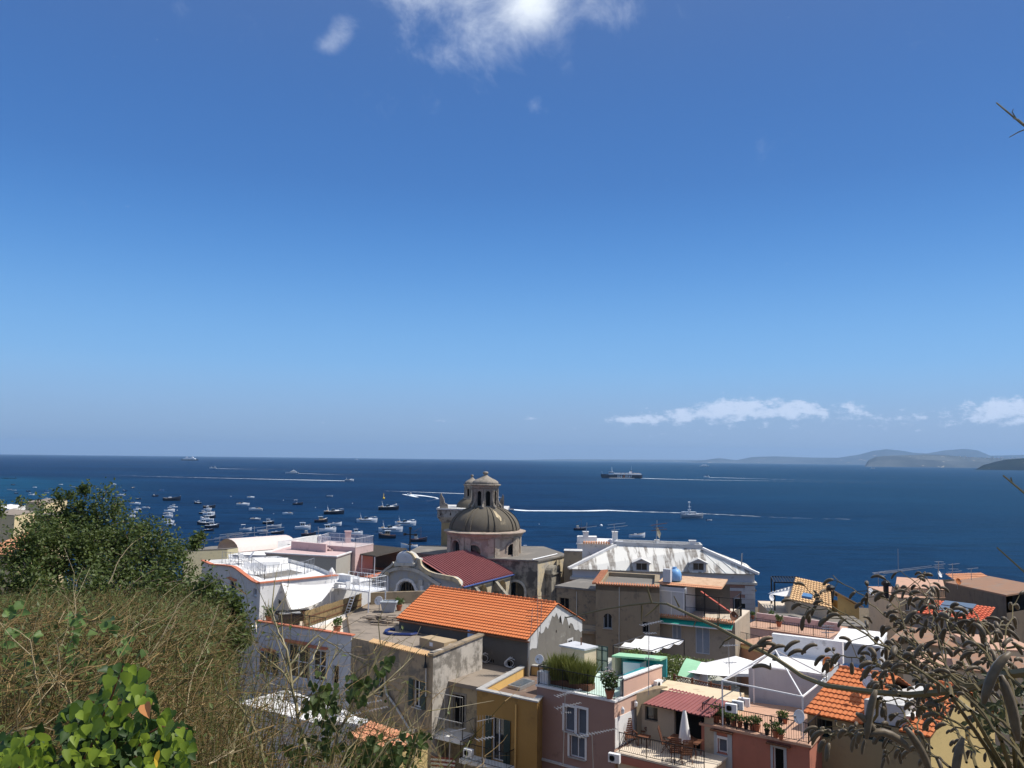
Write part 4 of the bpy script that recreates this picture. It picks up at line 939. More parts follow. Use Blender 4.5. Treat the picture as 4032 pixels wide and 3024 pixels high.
def gable_roof(par, A, B, C_, D_, ez, rz, mat, ov=.25, fn=tiles, both=True, **k):
    """ridge runs parallel to A->B"""
    A, B, C_, D_ = (Vector((*p[:2], ez)) for p in (A, B, C_, D_)); u = (B - A).normalized(); v = (D_ - A).normalized()
    M0, M1 = (A + D_) / 2, (B + C_) / 2; M0.z = M1.z = rz + .03; s_ = (rz - ez) / ((D_ - A).length / 2)
    dn = Vector((0, 0, -ov * s_ + .03)); e = u * ov * .6
    mb = MB(); fn(mb, A - v * ov + dn - e, B - v * ov + dn + e, M1 + e, M0 - e, **k)
    if both: fn(mb, C_ + v * ov + dn + e, D_ + v * ov + dn - e, M0 - e, M1 + e, **k)
    r_ = mb.build('roof', mat, par)
    mb = MB()
    if fn is tiles:
        n = int((M1 - M0).length / .35)
        for i in range(n): p = M0.lerp(M1, i / n) - e; q = M0.lerp(M1, (i + 1.08) / n) - e; mb.tube([p + Vector((0, 0, .02)), q + Vector((0, 0, .05))], [.09, .11], 6)
        mb.build('ridge_tiles', mat, r_)
    mb = MB(); mb.quad(A - v * ov + dn - e - Vector((0, 0, .05)), M0 - e - Vector((0, 0, .05)), M1 + e - Vector((0, 0, .05)), B - v * ov + dn + e - Vector((0, 0, .05)))
    mb.quad(C_ + v * ov + dn + e - Vector((0, 0, .05)), M1 + e - Vector((0, 0, .05)), M0 - e - Vector((0, 0, .05)), D_ + v * ov + dn - e - Vector((0, 0, .05)))
    mb.build('soffit', M_WOOD, r_)
    return r_
gable_roof(hl.t, hA, hB, hC, hD, 33.3, RZ_, M_TILE, .22, pitch=.22, course=.30, amp=.035, step=.05)
mb = MB(); mb.tube([(hA[0] - .1, hA[1] - .35, 33.12), (hB[0] + .1, hB[1] - .35, 33.12)], .06, 5); mb.build('gutter', M_RUSTY, hl.t)
mb = MB(); mb.tube([w1.p(.1, 33.1, .08), w1.p(.1, 25, .08)], .045, 5); mb.build('drainpipe', M_STEEL, hl.t)
# little lean-to at the foot of the gable
a = w1.p(Lg * .70, 31, .0); b_ = w1.p(Lg + .9, 31, 0); o_ = Vector((w1.n.x, w1.n.y, 0)) * 1.0
mb = MB(); mb.prism([T2(a), T2(a + o_), T2(b_ + o_), T2(b_)], 24, 31.1); lt = mb.build('annex', W_GREY, hl.t)
mb = MB(); mb.prism([T2(a - o_ * .0), T2(a + o_ * 1.1), T2(b_ + o_ * 1.1), T2(b_)], 31.103, 31.2); mb.build('annex_ledge', W_DGREY, lt)

# ================================================================== church
FL = Wall((-18.6, 108.9), (-5.9, 102.1)); ch = thing('church', 'baroque church with grey dome, maroon nave roof and scrolled facade', 'church', (-6, 112, 22))
def cw(*pts, c='C', wl=FL): return [wl.uv(c, x, y) for x, y in pts]
out = cw((1140, 1002), (1122, 965), (1085, 938), (1000, 922), (920, 905), (860, 885), (810, 850), (785, 820), (778, 775), (748, 765), (720, 730), (682, 712), (640, 725), (605, 745), (582, 775), (560, 800), (540, 825), (505, 850), (470, 880), (440, 915), (395, 940), (330, 950), (280, 962))
uL = out[-1][0]; outer = [(uL, 22), (out[0][0], 22)] + out
ARC = cw((575, 1140), (755, 1140), (757, 1085), (735, 1060), (722, 1010), (700, 985), (668, 975), (632, 982), (607, 1010), (597, 1055), (575, 1085))
mb = MB(); panel(mb, FL, outer, [ARC], .5); mb.build('facade', plaster('facade_blue_grey_plaster', (.40, .41, .42), (.45, .40, .29), .35, .3, (.25, .24, .22), pscale=.5), ch)
mb = MB()   # back of the facade so that it has thickness
for (a, b_) in zip(out, out[1:]): mb.quad(FL.p(*a, 0), FL.p(*b_, 0), FL.p(*b_, -.7), FL.p(*a, -.7))
mb.quad(FL.p(out[0][0], 22), FL.p(*out[0]), FL.p(*out[0], -.7), FL.p(out[0][0], 22, -.7)); mb.build('facade_edge', W_TRIM, ch)
def band(name, pts, wd, out_, mat, par=None, wl=FL, hgt=None):
    mb = MB(); p3 = [wl.p(*p) for p in pts]; n3 = Vector((wl.n.x, wl.n.y, 0))
    for i in range(len(p3) - 1):
        a, b_ = p3[i], p3[i + 1]; t = (b_ - a).normalized(); s_ = t.cross(n3) * wd / 2; ex = t * .02
        mb.hexa([a - s_ - ex + n3 * .004, a - s_ - ex + n3 * out_, b_ - s_ + ex + n3 * out_, b_ - s_ + ex + n3 * .004][::-1], [a + s_ - ex + n3 * .004, a + s_ - ex + n3 * out_, b_ + s_ + ex + n3 * out_, b_ + s_ + ex + n3 * .004][::-1])
    return mb.build(name, mat, par or ch)
band('cornice', cw((1133, 1000), (1115, 966), (1082, 946), (1000, 931), (920, 915), (865, 895), (815, 862), (790, 830), (782, 780)), .5, .35, W_CREAMCH)
band('cornice', cw((745, 775), (718, 740), (682, 722), (642, 735), (607, 755)), .42, .3, W_CREAMCH)
band('cornice', cw((560, 808), (540, 833), (505, 858), (470, 888), (440, 923), (395, 948), (330, 958), (283, 970)), .3, .3, W_TRIM)
band('arch_moulding', cw((470, 960), (490, 900), (540, 872), (600, 858), (660, 856), (720, 865), (790, 890), (850, 925), (900, 965), (960, 1000)), .42, .25, W_TRIM)
band('arch_moulding', cw((560, 1140), (560, 1075), (585, 1040), (590, 1000), (615, 970), (650, 955), (690, 958), (720, 975), (740, 1010), (755, 1045), (775, 1075), (775, 1140)), .3, .2, W_WHITE)
for x, y0 in ((497, 905), (385, 940), (330, 965), (795, 960), (440, 985), (870, 990)): band('pilaster', cw((x, y0), (x, 1120)), .55 if x in (497, 795) else .3, .22, W_WHITE if x in (497, 385) else W_TRIM)
for x, y in ((507, 900), (392, 950)): band('capital', cw((x - 16, y), (x + 16, y)), .45, .32, W_CREAMCH)
band('statue', cw((808, 1010), (812, 1080)), .35, .35, W_WHITE)
mb = MB(); mb.smooth = True; p = FL.p(*cw((660, 780))[0], .25); mb.lathe((0, 0, 0), [(.01, .22), (.8, .2), (1.25, .08), (1.45, -.12)], 20, sy=.75)
M_ = Matrix(((FL.u.x, 0, FL.n.x), (FL.u.y, 0, FL.n.y), (0, 1, 0))); mb.v = [tuple(M_ @ Vector(v) + p) for v in mb.v]; mb.build('crest', W_GREYWHITE, ch)
band('crest_ledge', cw((580, 818), (748, 822)), .4, .6, W_TRIM)
mb = MB(); q = [FL.p(*a, -.49) for a in ARC]; mb.poly(q); mb.build('window', M_GLASS, ch)
band('window_bars', cw((640, 985), (640, 1140)), .06, -.3, M_IRON); band('window_bars', cw((690, 985), (690, 1140)), .06, -.3, M_IRON)
# nave
eR0, eR1 = V(-6.1, 102.2, 29.3), V(.2, 113.6, 29.3); r0, r1 = V(-11.6, 105.6, 32.05), V(-5.4, 117.2, 32.05); eL0, eL1 = r0 * 2 - eR0, r1 * 2 - eR1; eL0.z = eL1.z = 29.3
mb = MB(); corrugated(mb, eR0 + V(.35, -.1, -.1), eR1 + V(.3, 0, -.1), r1, r0, .56, .2); corrugated(mb, eL1, eL0, r0, r1, .56, .2); mb.build('roof', M_REDMETAL, ch)
mb = MB(); mb.tube([eR0 + V(.45, -.1, -.2), eR1 + V(.4, 0, -.2)], .12, 6); mb.build('gutter', flat('blue_gutter', (.04, .08, .25), .5), ch)
NW = Wall(T2(eR0), T2(eR1)); mb = MB(); hol = []
for a in ((1285, 1003, 1370, 1100), (1462, 962, 1532, 1120)): r = NW.rect('C', *a); hol.append(arch_poly(*r))
r = (NW.L * .10, 24.5, NW.L * .22, 27.4); 
panel(mb, NW, [(0, 22), (NW.L, 22), (NW.L, 29.3), (0, 29.3)], hol, .8); mb.build('nave_wall', W_CREAMCH, ch)
mb = MB()
for h in hol: mb.poly([NW.p(*q, -.79) for q in h])
mb.build('nave_recess', W_BEIGE2, ch)
LW = Wall(T2(eL1), T2(eL0)); mb = MB(); panel(mb, LW, [(0, 22), (LW.L, 22), (LW.L, 29.3), (0, 29.3)], []); mb.build('nave_wall', W_CREAMCH, ch)
for u, x in ((3.0, 0), (8.3, 0)):   # sloping buttresses
    mb = MB(); a = NW.p(u, 29.0); n3 = Vector((NW.n.x, NW.n.y, 0)); t = Vector((NW.u.x, NW.u.y, 0)) * .3
    prof = [(0, 29.0), (.5, 28.7), (1.3, 27.9), (2.1, 27.2), (2.9, 26.9), (2.9, 22), (0, 22)]
    P1 = [V(a.x, a.y, 0) + n3 * o_ + V(0, 0, z) - t for o_, z in prof]; P2 = [q + t * 2 for q in P1]; n = len(prof)
    mb.add(P1 + P2, [tuple(range(n)), tuple(reversed(range(n, 2 * n)))] + [(i, n + i, n + (i + 1) % n, (i + 1) % n) for i in range(n)]); mb.build('buttress', W_CHDARK, ch)
# crossing block
blk = [(-14.9, 121.5), (-8.4, 117.4), (-3.3, 115.2), (3.8, 113.2), (8.2, 120.4), (5.2, 131), (-14, 130.5)]
Wb = [Wall(blk[i], blk[(i + 1) % 7]) for i in range(7)]
hols = {2: [arch_poly(*Wb[2].rect('C', 1545, 978, 1688, 1112))]}
mb = MB()
for i in (0, 1, 2): panel(mb, Wb[i], [(0, 20), (Wb[i].L, 20), (Wb[i].L, 30.9), (0, 30.9)], hols.get(i, []), .6)
mb.build('crossing_wall', W_CHDARK, ch)
mb = MB(); panel(mb, Wb[3], [(0, 20), (Wb[3].L, 20), (Wb[3].L, 30.9), (0, 30.9)], [arch_poly(*Wb[3].rect('C', 1978, 825, 2005, 990))], .5)
for i in (4, 5, 6): panel(mb, Wb[i], [(0, 20), (Wb[i].L, 20), (Wb[i].L, 30.9), (0, 30.9)], [])
mb.build('crossing_wall', W_CREAMCH, ch)
mb = MB(); mb.poly([Wb[2].p(*q, -.58) for q in hols[2][0]]); r = Wb[3].rect('C', 1978, 825, 2005, 990); mb.build('window', M_GLASS, ch)
mb = MB(); mb.poly([Wb[3].p(*q, -.48) for q in arch_poly(*r)]); mb.build('niche', W_CHDARK, ch)
r = Wb[2].rect('C', 1545, 978, 1688, 1112); um = (r[0] + r[2]) / 2; R_ = (r[2] - r[0]) / 2 + .2; zc = r[3] - (r[2] - r[0]) / 2
band('arch_moulding', [(um - R_, 22), (um - R_, zc)] + [(um - R_ * math.cos(PI * k / 10), zc + R_ * math.sin(PI * k / 10)) for k in range(1, 10)] + [(um + R_, zc), (um + R_, 22)], .3, .12, W_TRIM, wl=Wb[2])
mb = MB(); mb.prism(inset(blk, -.18), 30.903, 31.12); mb.build('flat_roof', R_FLAT, ch)
q0, q1 = Wb[3].rect('C', 1868, 800, 1945, 1140)[0], Wb[3].rect('C', 1868, 800, 1945, 1140)[2]
mb = MB(); wbox(mb, Wb[3], q0, 20, q1, 29.0, .003, 1.1); wbox(mb, Wb[3], q0 - .1, 29.003, q1 + .1, 29.2, .003, 1.3); mb.build('buttress', W_CHDARK, ch)
mb = MB(); c3 = Wb[3].p((q0 + q1) / 2, 29.2, .55); mb.smooth = True
for k in range(9): pass
P1 = [Wb[3].p(q0 + (q1 - q0) * (1 - math.cos(PI * k / 8)) / 2, 29.203 + 1.0 * math.sin(PI * k / 8), .05) for k in range(9)]; P2 = [Wb[3].p(q0 + (q1 - q0) * (1 - math.cos(PI * k / 8)) / 2, 29.203 + 1.0 * math.sin(PI * k / 8), 1.1) for k in range(9)]
mb.add(P1 + P2, [(i, i + 1, i + 10, i + 9) for i in range(8)] + [tuple(range(9, 18)), tuple(reversed(range(9)))]); mb.smooth = False; mb.build('buttress_cap', W_CHDARK, ch)
mb = MB(); mb.tube([pz('C', 1762, 782, 31.25), pz('C', 1975, 732, 31.25)], .1, 5); mb.build('roof_pipe', M_WHITEP, ch)
# drum
DC = (-3.75, 120.6); DR = 5.45; vert0 = math.radians(-73.7)
oct_ = [(DC[0] + DR * math.cos(vert0 + k * PI / 4), DC[1] + DR * math.sin(vert0 + k * PI / 4)) for k in range(8)]
zD = pd('C', 1440, 566, DC[1] - 5.6).z; Wd_ = [Wall(oct_[i], oct_[(i + 1) % 8]) for i in range(8)]
mb = MB(); mg = MB(); md = []
for i, wl in enumerate(Wd_):
    hs_ = []
    if i == 7: r = wl.rect('C', 1190, 655, 1308, 760)
    elif i == 0: r = wl.rect('C', 1548, 643, 1614, 742)
    else: r = (wl.L * .3, 31.3, wl.L * .7, 33.3)
    r = (r[0], max(r[1], 31.2), r[2], r[3]); hp = arch_poly(*r, rise=min((r[2] - r[0]) / 2, .9)); hs_.append(hp)
    panel(mb, wl, [(0, 31.1), (wl.L, 31.1), (wl.L, zD), (0, zD)], hs_, .5); mg.poly([wl.p(*q, -.48) for q in hp]); md.append((wl, r))
mb.build('drum', W_ROSECH, ch); mg.build('drum_windows', M_GLASS, ch)
for i, p in enumerate(oct_):
    mb = MB()
    for s_ in (-1, 1):
        wl = Wd_[i] if s_ > 0 else Wd_[i - 1]; u = .45 if s_ > 0 else wl.L - .45; wbox(mb, wl, u - .44, 31.12, u + .4, zD - .55, .003, .16)
    mb.build('drum_pilaster', plaster('drum_pilaster_plaster', (.52, .44, .34), (.30, .25, .2), .3, .5, (.14, .12, .1)), ch)
for wl, r in md:
    um = (r[0] + r[2]) / 2; R_ = (r[2] - r[0]) / 2 + .22; zc = r[3] - min((r[2] - r[0]) / 2, .9)
    band('window_moulding', [(um - R_, zc - .3), (um - R_, zc)] + [(um - R_ * math.cos(PI * k / 8), zc + (R_ - .1) * math.sin(PI * k / 8)) for k in range(1, 8)] + [(um + R_, zc), (um + R_, zc - .3)], .26, .14, W_ROSECH, wl=wl)
mb = MB(); mb.smooth = False; mb.lathe((*DC, zD - .62), [(5.35, 0), (5.5, .02), (5.52, .22), (5.62, .3), (5.72, .52), (6.0, .62), (6.02, .74), (5.2, .92)], 48); mb.build('drum_cornice', plaster('drum_cornice_plaster', (.42, .33, .27), (.26, .23, .18), .4, .4, (.14, .12, .1)), ch)
# dome
DB = zD + .25; DH = pd('C', 1357, 322, DC[1]).z - DB; prof = [(5.12, 0)] + [(5.12 * math.cos(t) ** .92, DH * 1.06 * math.sin(t)) for t in [k * math.radians(71) / 14 for k in range(1, 15)]]
mb = MB(); mb.smooth = True; mb.lathe((*DC, DB), prof, 64); dm = mb.build('dome', W_DOME, ch)
for k in range(8):
    mb = MB(); ang = vert0 + k * PI / 4
    for da in (-.085, .085):
        P1, P2 = [], []
        for (r, z) in prof:
            for lst, e in ((P1, -.045), (P2, .045)):
                aa = ang + da + e; lst.append((aa, r, z))
        vs = []; 
        for i in range(len(prof)):
            for aa, rr_ in ((P1[i][0], 0), (P1[i][0], .13), (P2[i][0], .13), (P2[i][0], 0)):
                r = P1[i][1] + rr_; vs.append((DC[0] + r * math.cos(aa), DC[1] + r * math.sin(aa), DB + P1[i][2] + rr_ * .4))
        mb.add(vs, [(i * 4 + j, i * 4 + j + 1, i * 4 + 5 + j, i * 4 + 4 + j) for i in range(len(prof) - 1) for j in range(3)])
    mb.build('dome_rib', W_DOME, dm)
mb = MB(); pa = []   # bare plaster patch on the dome
for lon, t in ((-67, .93), (-64.5, .97), (-62, .90), (-60, .86), (-59.5, .74), (-57, .66), (-56, .55), (-57.5, .45), (-60, .42), (-61, .52), (-64, .58), (-66, .62), (-68, .72), (-68.5, .85)):
    th = t * math.radians(60); r = 5.12 * math.cos(th) ** .92 + .03; z = DH * 1.06 * math.sin(th) + .03; pa.append((DC[0] + r * math.cos(math.radians(lon)), DC[1] + r * math.sin(math.radians(lon)), DB + z))
cc = tuple(sum(p[k] for p in pa) / len(pa) for k in range(3)); cv = Vector(cc) + (Vector(cc) - V(*DC, DB - 1)).normalized() * .06
for a, b_ in zip(pa, pa[1:] + pa[:1]): mb.poly((cv, b_, a))
mb.build('bare_patch', flat('bare_cream_plaster', (.58, .47, .30), .9), dm)
# lantern
LZ = pd('C', 1357, 322, DC[1]).z - .15
def lantern(par, c, z0, r, h, capmat, bodymat, arches=True, capH=1.5):
    n = 8; ov = [(c[0] + r * math.cos(vert0 + .39 + k * PI / 4), c[1] + r * math.sin(vert0 + .39 + k * PI / 4)) for k in range(n)]; mb = MB(); mg = MB(); mp_ = MB()
    for i in range(n):
        wl = Wall(ov[i], ov[(i + 1) % n]); hp = arch_poly(wl.L * .26, z0 + .35, wl.L * .74, z0 + h * .8)
        panel(mb, wl, [(0, z0), (wl.L, z0), (wl.L, z0 + h), (0, z0 + h)], [hp], .2); mg.poly([wl.p(*q, -.19) for q in hp])
        for u in (.1, wl.L - .1): wbox(mp_, wl, u - .09, z0 + .1, u + .09, z0 + h * .9, .003, .13)
    b_ = mb.build('lantern', bodymat, par); mg.build('lantern_openings', M_DARK, b_); mp_.build('lantern_pilasters', bodymat, b_)
    mb = MB(); mb.lathe((*c, z0), [(r * 1.25, -.25), (r * 1.25, .08), (r * 1.0, .12)], 16, vert0); mb.build('lantern_base', bodymat, b_); mb = MB(); mb.lathe((*c, z0 + h - .25), [(r * 1.0, 0), (r * 1.08, .05), (r * 1.10, .3), (r * 1.25, .42), (r * 1.25, .55), (r * .9, .62)], 16, vert0 + .39); mb.build('lantern_cornice', bodymat, b_)
    mb = MB(); mb.smooth = True; z1 = z0 + h + .3; k = capH
    mb.lathe((*c, z1), [(r * .98, 0), (r * 1.06, k * .12), (r * 1.0, k * .3), (r * .8, k * .48), (r * .5, k * .66), (r * .25, k * .86), (r * .13, k), (r * .13, k * 1.08), (r * .2, k * 1.12), (r * .23, k * 1.24), (r * .18, k * 1.36), (.01, k * 1.4)], 24); mb.build('lantern_cap', capmat, b_)
    return b_
lantern(ch, DC, LZ, 1.85, 3.15, W_LANT, W_LANT, capH=1.35)
mb = MB()
for k in range(8):   # volutes round the lantern foot
    a = vert0 + .39 + k * PI / 4; d = V(math.cos(a), math.sin(a), 0); c_ = V(*DC, LZ)
    mb.tube([c_ + d * 2.3 + V(0, 0, -.35), c_ + d * 2.35 + V(0, 0, .25), c_ + d * 2.0 + V(0, 0, .7), c_ + d * 1.85 + V(0, 0, 1.5)], [.22, .2, .14, .08], 5)
mb.build('volutes', W_LANT, ch)
# bell tower behind
bt = thing('bell_tower', 'flaking cream bell tower with corner horns behind the grey dome', 'tower', (-5, 134, 24))
tw = House('x', '', '', [(0, 0), (1, 0), (1, 1), (0, 1)], 0, 1, W_CREAM); bpy.data.objects.remove(tw.t)
ta = pd('C', 968, 500, 131); tb = V(ta.x + 9.7, 129.0, 0); tv = V(.3, 8.6, 0)
tf = [T2(ta), T2(tb), T2(tb + tv), T2(ta + tv)]; zt = pd('C', 940, 345, 131).z; zm = pd('C', 950, 460, 131).z
WT = Wall(tf[0], tf[1])
mb = MB(); mb.prism(tf, 22, zm, top=False); mb.build('lower_wall', plaster('tower_lower_plaster', (.40, .31, .17), (.30, .27, .2), .2, .5, (.12, .11, .09)), bt)
up = inset(tf, -.62); mb = MB(); mb.add([(*p, zm) for p in tf] + [(*p, zm + .9) for p in up], [(i, (i + 1) % 4, 4 + (i + 1) % 4, 4 + i) for i in range(4)])
WU = Wall(up[0], up[1]); hs_ = []
for x in (957, 1043): r = WU.rect('C', x, 372, x + 11, 398); hs_.append([(r[0], r[1]), (r[2], r[1]), (r[2], r[3]), (r[0], r[3])])
panel(mb, WU, [(0, zm + .9), (WU.L, zm + .9), (WU.L, zt), (0, zt)], hs_, .4)
for i in (1, 2, 3): wl = Wall(up[i], up[(i + 1) % 4]); panel(mb, wl, [(0, zm + .9), (wl.L, zm + .9), (wl.L, zt), (0, zt)], [])
mb.build('upper_wall', plaster('tower_upper_plaster', (.40, .38, .34), (.15, .13, .11), .35, .5, (.1, .09, .08)), bt)
mb = MB(); mb.prism(inset(up, -.15), zt + .002, zt + .25); mb.build('roof_terrace', W_WHITE_OLD, bt)
for i, (p, sgn) in enumerate(((up[0], 1), (up[1], -1))):
    mb = MB(); x, y = p; x += .35 * sgn; y += .35 if i < 2 else -.35
    prof_ = [(0, 0), (1.35, 0), (1.25, .55), (.8, .8), (.62, 1.5), (.35, 1.9), (.2, 2.4), (.0, 2.0)]
    P1 = [(x + a * sgn, y - .3, zt + .25 + b_ * 1.0) for a, b_ in prof_]; P2 = [(a, b_ + .6, c_) for a, b_, c_ in P1]; n = len(prof_)
    mb.add(P1 + P2, [tuple(range(n)), tuple(reversed(range(n, 2 * n)))] + [(k, n + k, n + (k + 1) % n, (k + 1) % n) for k in range(n)]); mb.build('corner_horn', W_LANT, bt)
tc_ = (pd('C', 1232, 300, 134).x, 134.0); mb = MB(); mb.smooth = True; mb.lathe((*tc_, zt + .2), [(2.5 * math.cos(k * .17), 1.7 * math.sin(k * .17)) for k in range(9)], 32); mb.build('small_dome', W_DOME, bt)
lantern(bt, tc_, zt + 1.7, 1.15, 1.95, W_LANT, W_LANT, capH=1.15)
# iron cross on the facade crest
p = FL.p(*cw((682, 712))[0], -.3); mb = MB(); mb.bar(p, p + V(0, 0, 2.9), .16); mb.bar(p + V(-.75, .4, 2.15), p + V(.75, -.4, 2.15), .14)
for d in ((-.75, .4, 2.15), (.75, -.4, 2.15), (0, 0, 2.95)): mb.box(p + V(*d), (.3, .3, .3), .5)
mb.box(p + V(0, 0, .9), (.5, .5, .12)); mb.build('cross', M_IRON, ch)

# ================================================================== pink villa with hipped roof
e0, e1 = pz('D', 92, 806, 30), pz('D', 1868, 858, 30); u = (e1 - e0).normalized(); v = V(-u.y, u.x, 0); dp = 10.6
vf = [T2(e0 + u * .5 + v * .6), T2(e1 - u * .5 + v * .6), T2(e1 - u * .5 + v * dp), T2(e0 + u * .5 + v * dp)]
vl = House('villa', 'large dusty pink villa with streaked white hipped roof and two dormers', 'house', vf, 19, 29.95, W_PINKDARK)
W0 = vl.w[0]
r = vl.win(0, 'D', 1640, 1085, 1742, 1225, kind='door', surround=W_GREYWHITE, frame=M_GREEN, sill=False, reveal=.2)
r = vl.win(0, 'D', 1492, 885, 1572, 915, kind='dark', frame=W_WHITE, sill=False)
r = vl.win(0, 'D', 120, 935, 150, 975, kind='dark', frame=W_WHITE, sill=False, cols=1)
vl.finish()
mb = MB(); mb.prism(inset(vf, -.32), 28.55, 28.85); mb.build('cornice', W_TRIM, vl.t)
mb = MB(); mb.ring(inset(vf, -.02), inset(vf, .15), 28.853, 29.9); mb.build('attic_band', W_GREYWHITE, vl.t)
mb = MB()
for xa, xb, ya, yb in ((1560, 1790, 985, 1012),): r = W0.rect('D', xa, ya, xb, yb); wbox(mb, W0, r[0], r[1], r[2], r[3], .003, .08)
mb.build('door_lintel', W_GREYWHITE, vl.t)
mb = MB(); zz = 28.4; k = 0
while zz > 20: wbox(mb, W0, W0.L - (1.7 if k % 2 else 1.25), zz - .56, W0.L + .05, zz, .003, .1); zz -= .6; k += 1
mb.build('quoins', W_GREYWHITE, vl.t)
mb = MB(); c_ = W0.p(*W0.uv('D', 1820, 1006), .02); t3 = V(W0.u.x, W0.u.y, 0) * .4; n3 = V(W0.n.x, W0.n.y, 0) * .05
mb.poly([c_ - t3 + n3, c_ + V(0, 0, -.4) + n3, c_ + t3 + n3, c_ + V(0, 0, .4) + n3]); mb.build('diamond_ornament', W_BEIGE2, vl.t)
zR = 32.9; t0, t1 = pz('D', 532, 606, zR), pz('D', 1342, 603, zR); t0.y = e0.y + 3.6; t1.y = e1.y + 3.9
t0 = pd('D', 532, 606, t0.y); t1 = pd('D', 1342, 603, t1.y); t0.z = t1.z = (t0.z + t1.z) / 2; zR = t0.z
b0, b1 = e0 + v * (dp + .6), e1 + v * (dp + .6); s0, s1 = t0 + v * 3.6, t1 + v * 3.6
m, nt, b = newmat('streaked_white_roof'); g = N(nt, 'ShaderNodeNewGeometry'); mp = N(nt, 'ShaderNodeMapping'); mp.inputs['Rotation'].default_value = (0, 0, .14); mp.inputs['Scale'].default_value = (1, .13, .13); L(nt, g.outputs['Position'], mp.inputs[0])
f = sstep(nt, noi(nt, mp.outputs[0], 1.15, 4, .6), .48, .58); f2 = noi(nt, posn(nt), 2.2, 4, .6)
c = mixc(nt, mth(nt, 'MULTIPLY', f, mth(nt, 'ADD', mth(nt, 'MULTIPLY', f2, 1.1), .25)), (.80, .78, .72), (.14, .105, .08)); c = mixc(nt, mth(nt, 'MULTIPLY', noi(nt, posn(nt, off=3), .8, 4), .35), c, (.60, .58, .52)); L(nt, c, b.inputs['Base Color']); b.inputs['Roughness'].default_value = .9
mb = MB(); mb.quad(e0, e1, t1, t0); mb.quad(e1, b1, s1, t1); mb.quad(b1, b0, s0, s1); mb.quad(b0, e0, t0, s0); mb.quad(t0, t1, s1, s0); mb.quad(e0 - V(0, 0, .04), b0 - V(0, 0, .04), b1 - V(0, 0, .04), e1 - V(0, 0, .04)); rf = mb.build('roof', m, vl.t)
mb = MB()
for k in range(19):   # ridged joints down the slope
    s_ = k / 18; a = e0.lerp(e1, s_); b_ = t0.lerp(t1, (s_ - .14) / .72) if .14 < s_ < .86 else None
    if b_ is None: 
        f_ = (s_ / .14) if s_ < .5 else ((1 - s_) / .14); b_ = e0.lerp(t0, f_) if s_ < .5 else e1.lerp(t1, f_)
        if f_ < .05: continue
    mb.bar(a + V(0, 0, .03), b_ + V(0, 0, .03), .10, .05)
mb.build('roof_joints', m, rf)
for a, b_ in ((e0, t0), (e1, t1)): mb = MB(); mb.bar(a + V(0, 0, .1), b_ + V(0, 0, .1), .5, .3); mb.build('hip_coping', W_WHITE, rf)
mb = MB(); mb.ring([T2(t0), T2(t1), T2(s1), T2(s0)], inset([T2(t0), T2(t1), T2(s1), T2(s0)], .25), zR + .003, zR + .55); mb.build('roof_parapet', W_WHITE_OLD, rf)
for xa, xb, xc in ((722, 825, 655), (1253, 1355, 1190)):   # dormers
    fD = pz('D', (xa + xb) / 2, 832, 30).y + (.35 if xa < 1000 else -.75); A = pd('D', xa - 22, 818, fD); B = pd('D', xb + 20, 826, fD - .3); zt_ = pd('D', (xa + xb) / 2, 748, fD).z; z0_ = min(A.z, B.z) - .1; wl = Wall(T2(A), T2(B)); dm_ = thing('x', '', ''); bpy.data.objects.remove(dm_)
    r = wl.rect('D', xa, 752, xb, 820); zr = pd('D', (xa + xb) / 2, 712, fD).z; mb = MB()
    panel(mb, wl, [(0, z0_), (wl.L, z0_), (wl.L, zt_ + .1), (wl.L / 2, zr), (0, zt_ + .1)], [[(r[0], r[1]), (r[2], r[1]), (r[2], r[3]), (r[0], r[3])]], .15)
    mb.quad(wl.p(wl.L, z0_), wl.p(wl.L, z0_, -4), wl.p(wl.L, zt_ + .1, -4), wl.p(wl.L, zt_ + .1)); mb.quad(wl.p(0, z0_, -4), wl.p(0, z0_), wl.p(0, zt_ + .1), wl.p(0, zt_ + .1, -4))
    d_ = mb.build('dormer', W_WHITE_OLD, rf)
    mb = MB(); L0 = wl.L
    for s_ in (0, 1):
        ex = -.25 if s_ == 0 else L0 + .25; a = [wl.p(ex, zt_ - .02, .25), wl.p(L0 / 2, zr + .06, .25), wl.p(L0 / 2, zr + .06, -3.2), wl.p(ex, zt_ - .02, -2.4)]; mb.quad(*(a if s_ == 1 else a[::-1])); mb.quad(*[q - V(0, 0, .12) for q in (a[::-1] if s_ == 1 else a)]); mb.quad(a[0], a[1], a[1] - V(0, 0, .12), a[0] - V(0, 0, .12))
    mb.build('dormer_roof', W_WHITE_OLD, d_)
    # window needs its parent offset from the villa
    window(d_, wl, r, kind='glass', sill=False, frame=M_STONE)
d_ = None
# chimneys on the villa ridge
def chimney(par, c, x, y, D, w_, h, mat=W_WHITE, cap=True):
    p = pd(c, x, y, D); mb = MB(); mb.box((p.x, p.y, p.z - h / 2), (w_, w_ * .8, h), -.14)
    if cap: mb.box((p.x, p.y, p.z + .05), (w_ * 1.2, w_ * 1.0, .09), -.14)
    return mb.build('chimney', mat, par)
chimney(rf, 'D', 917, 540, t0.y + .8, .62, 2.3); chimney(rf, 'D', 1248, 545, t1.y + .8, .85, 1.9); chimney(rf, 'D', 893, 568, t0.y + .4, .4, 1.1, W_DGREY); chimney(rf, 'D', 560, 552, t0.y + .5, 1.0, 1.3, W_GREYWHITE)
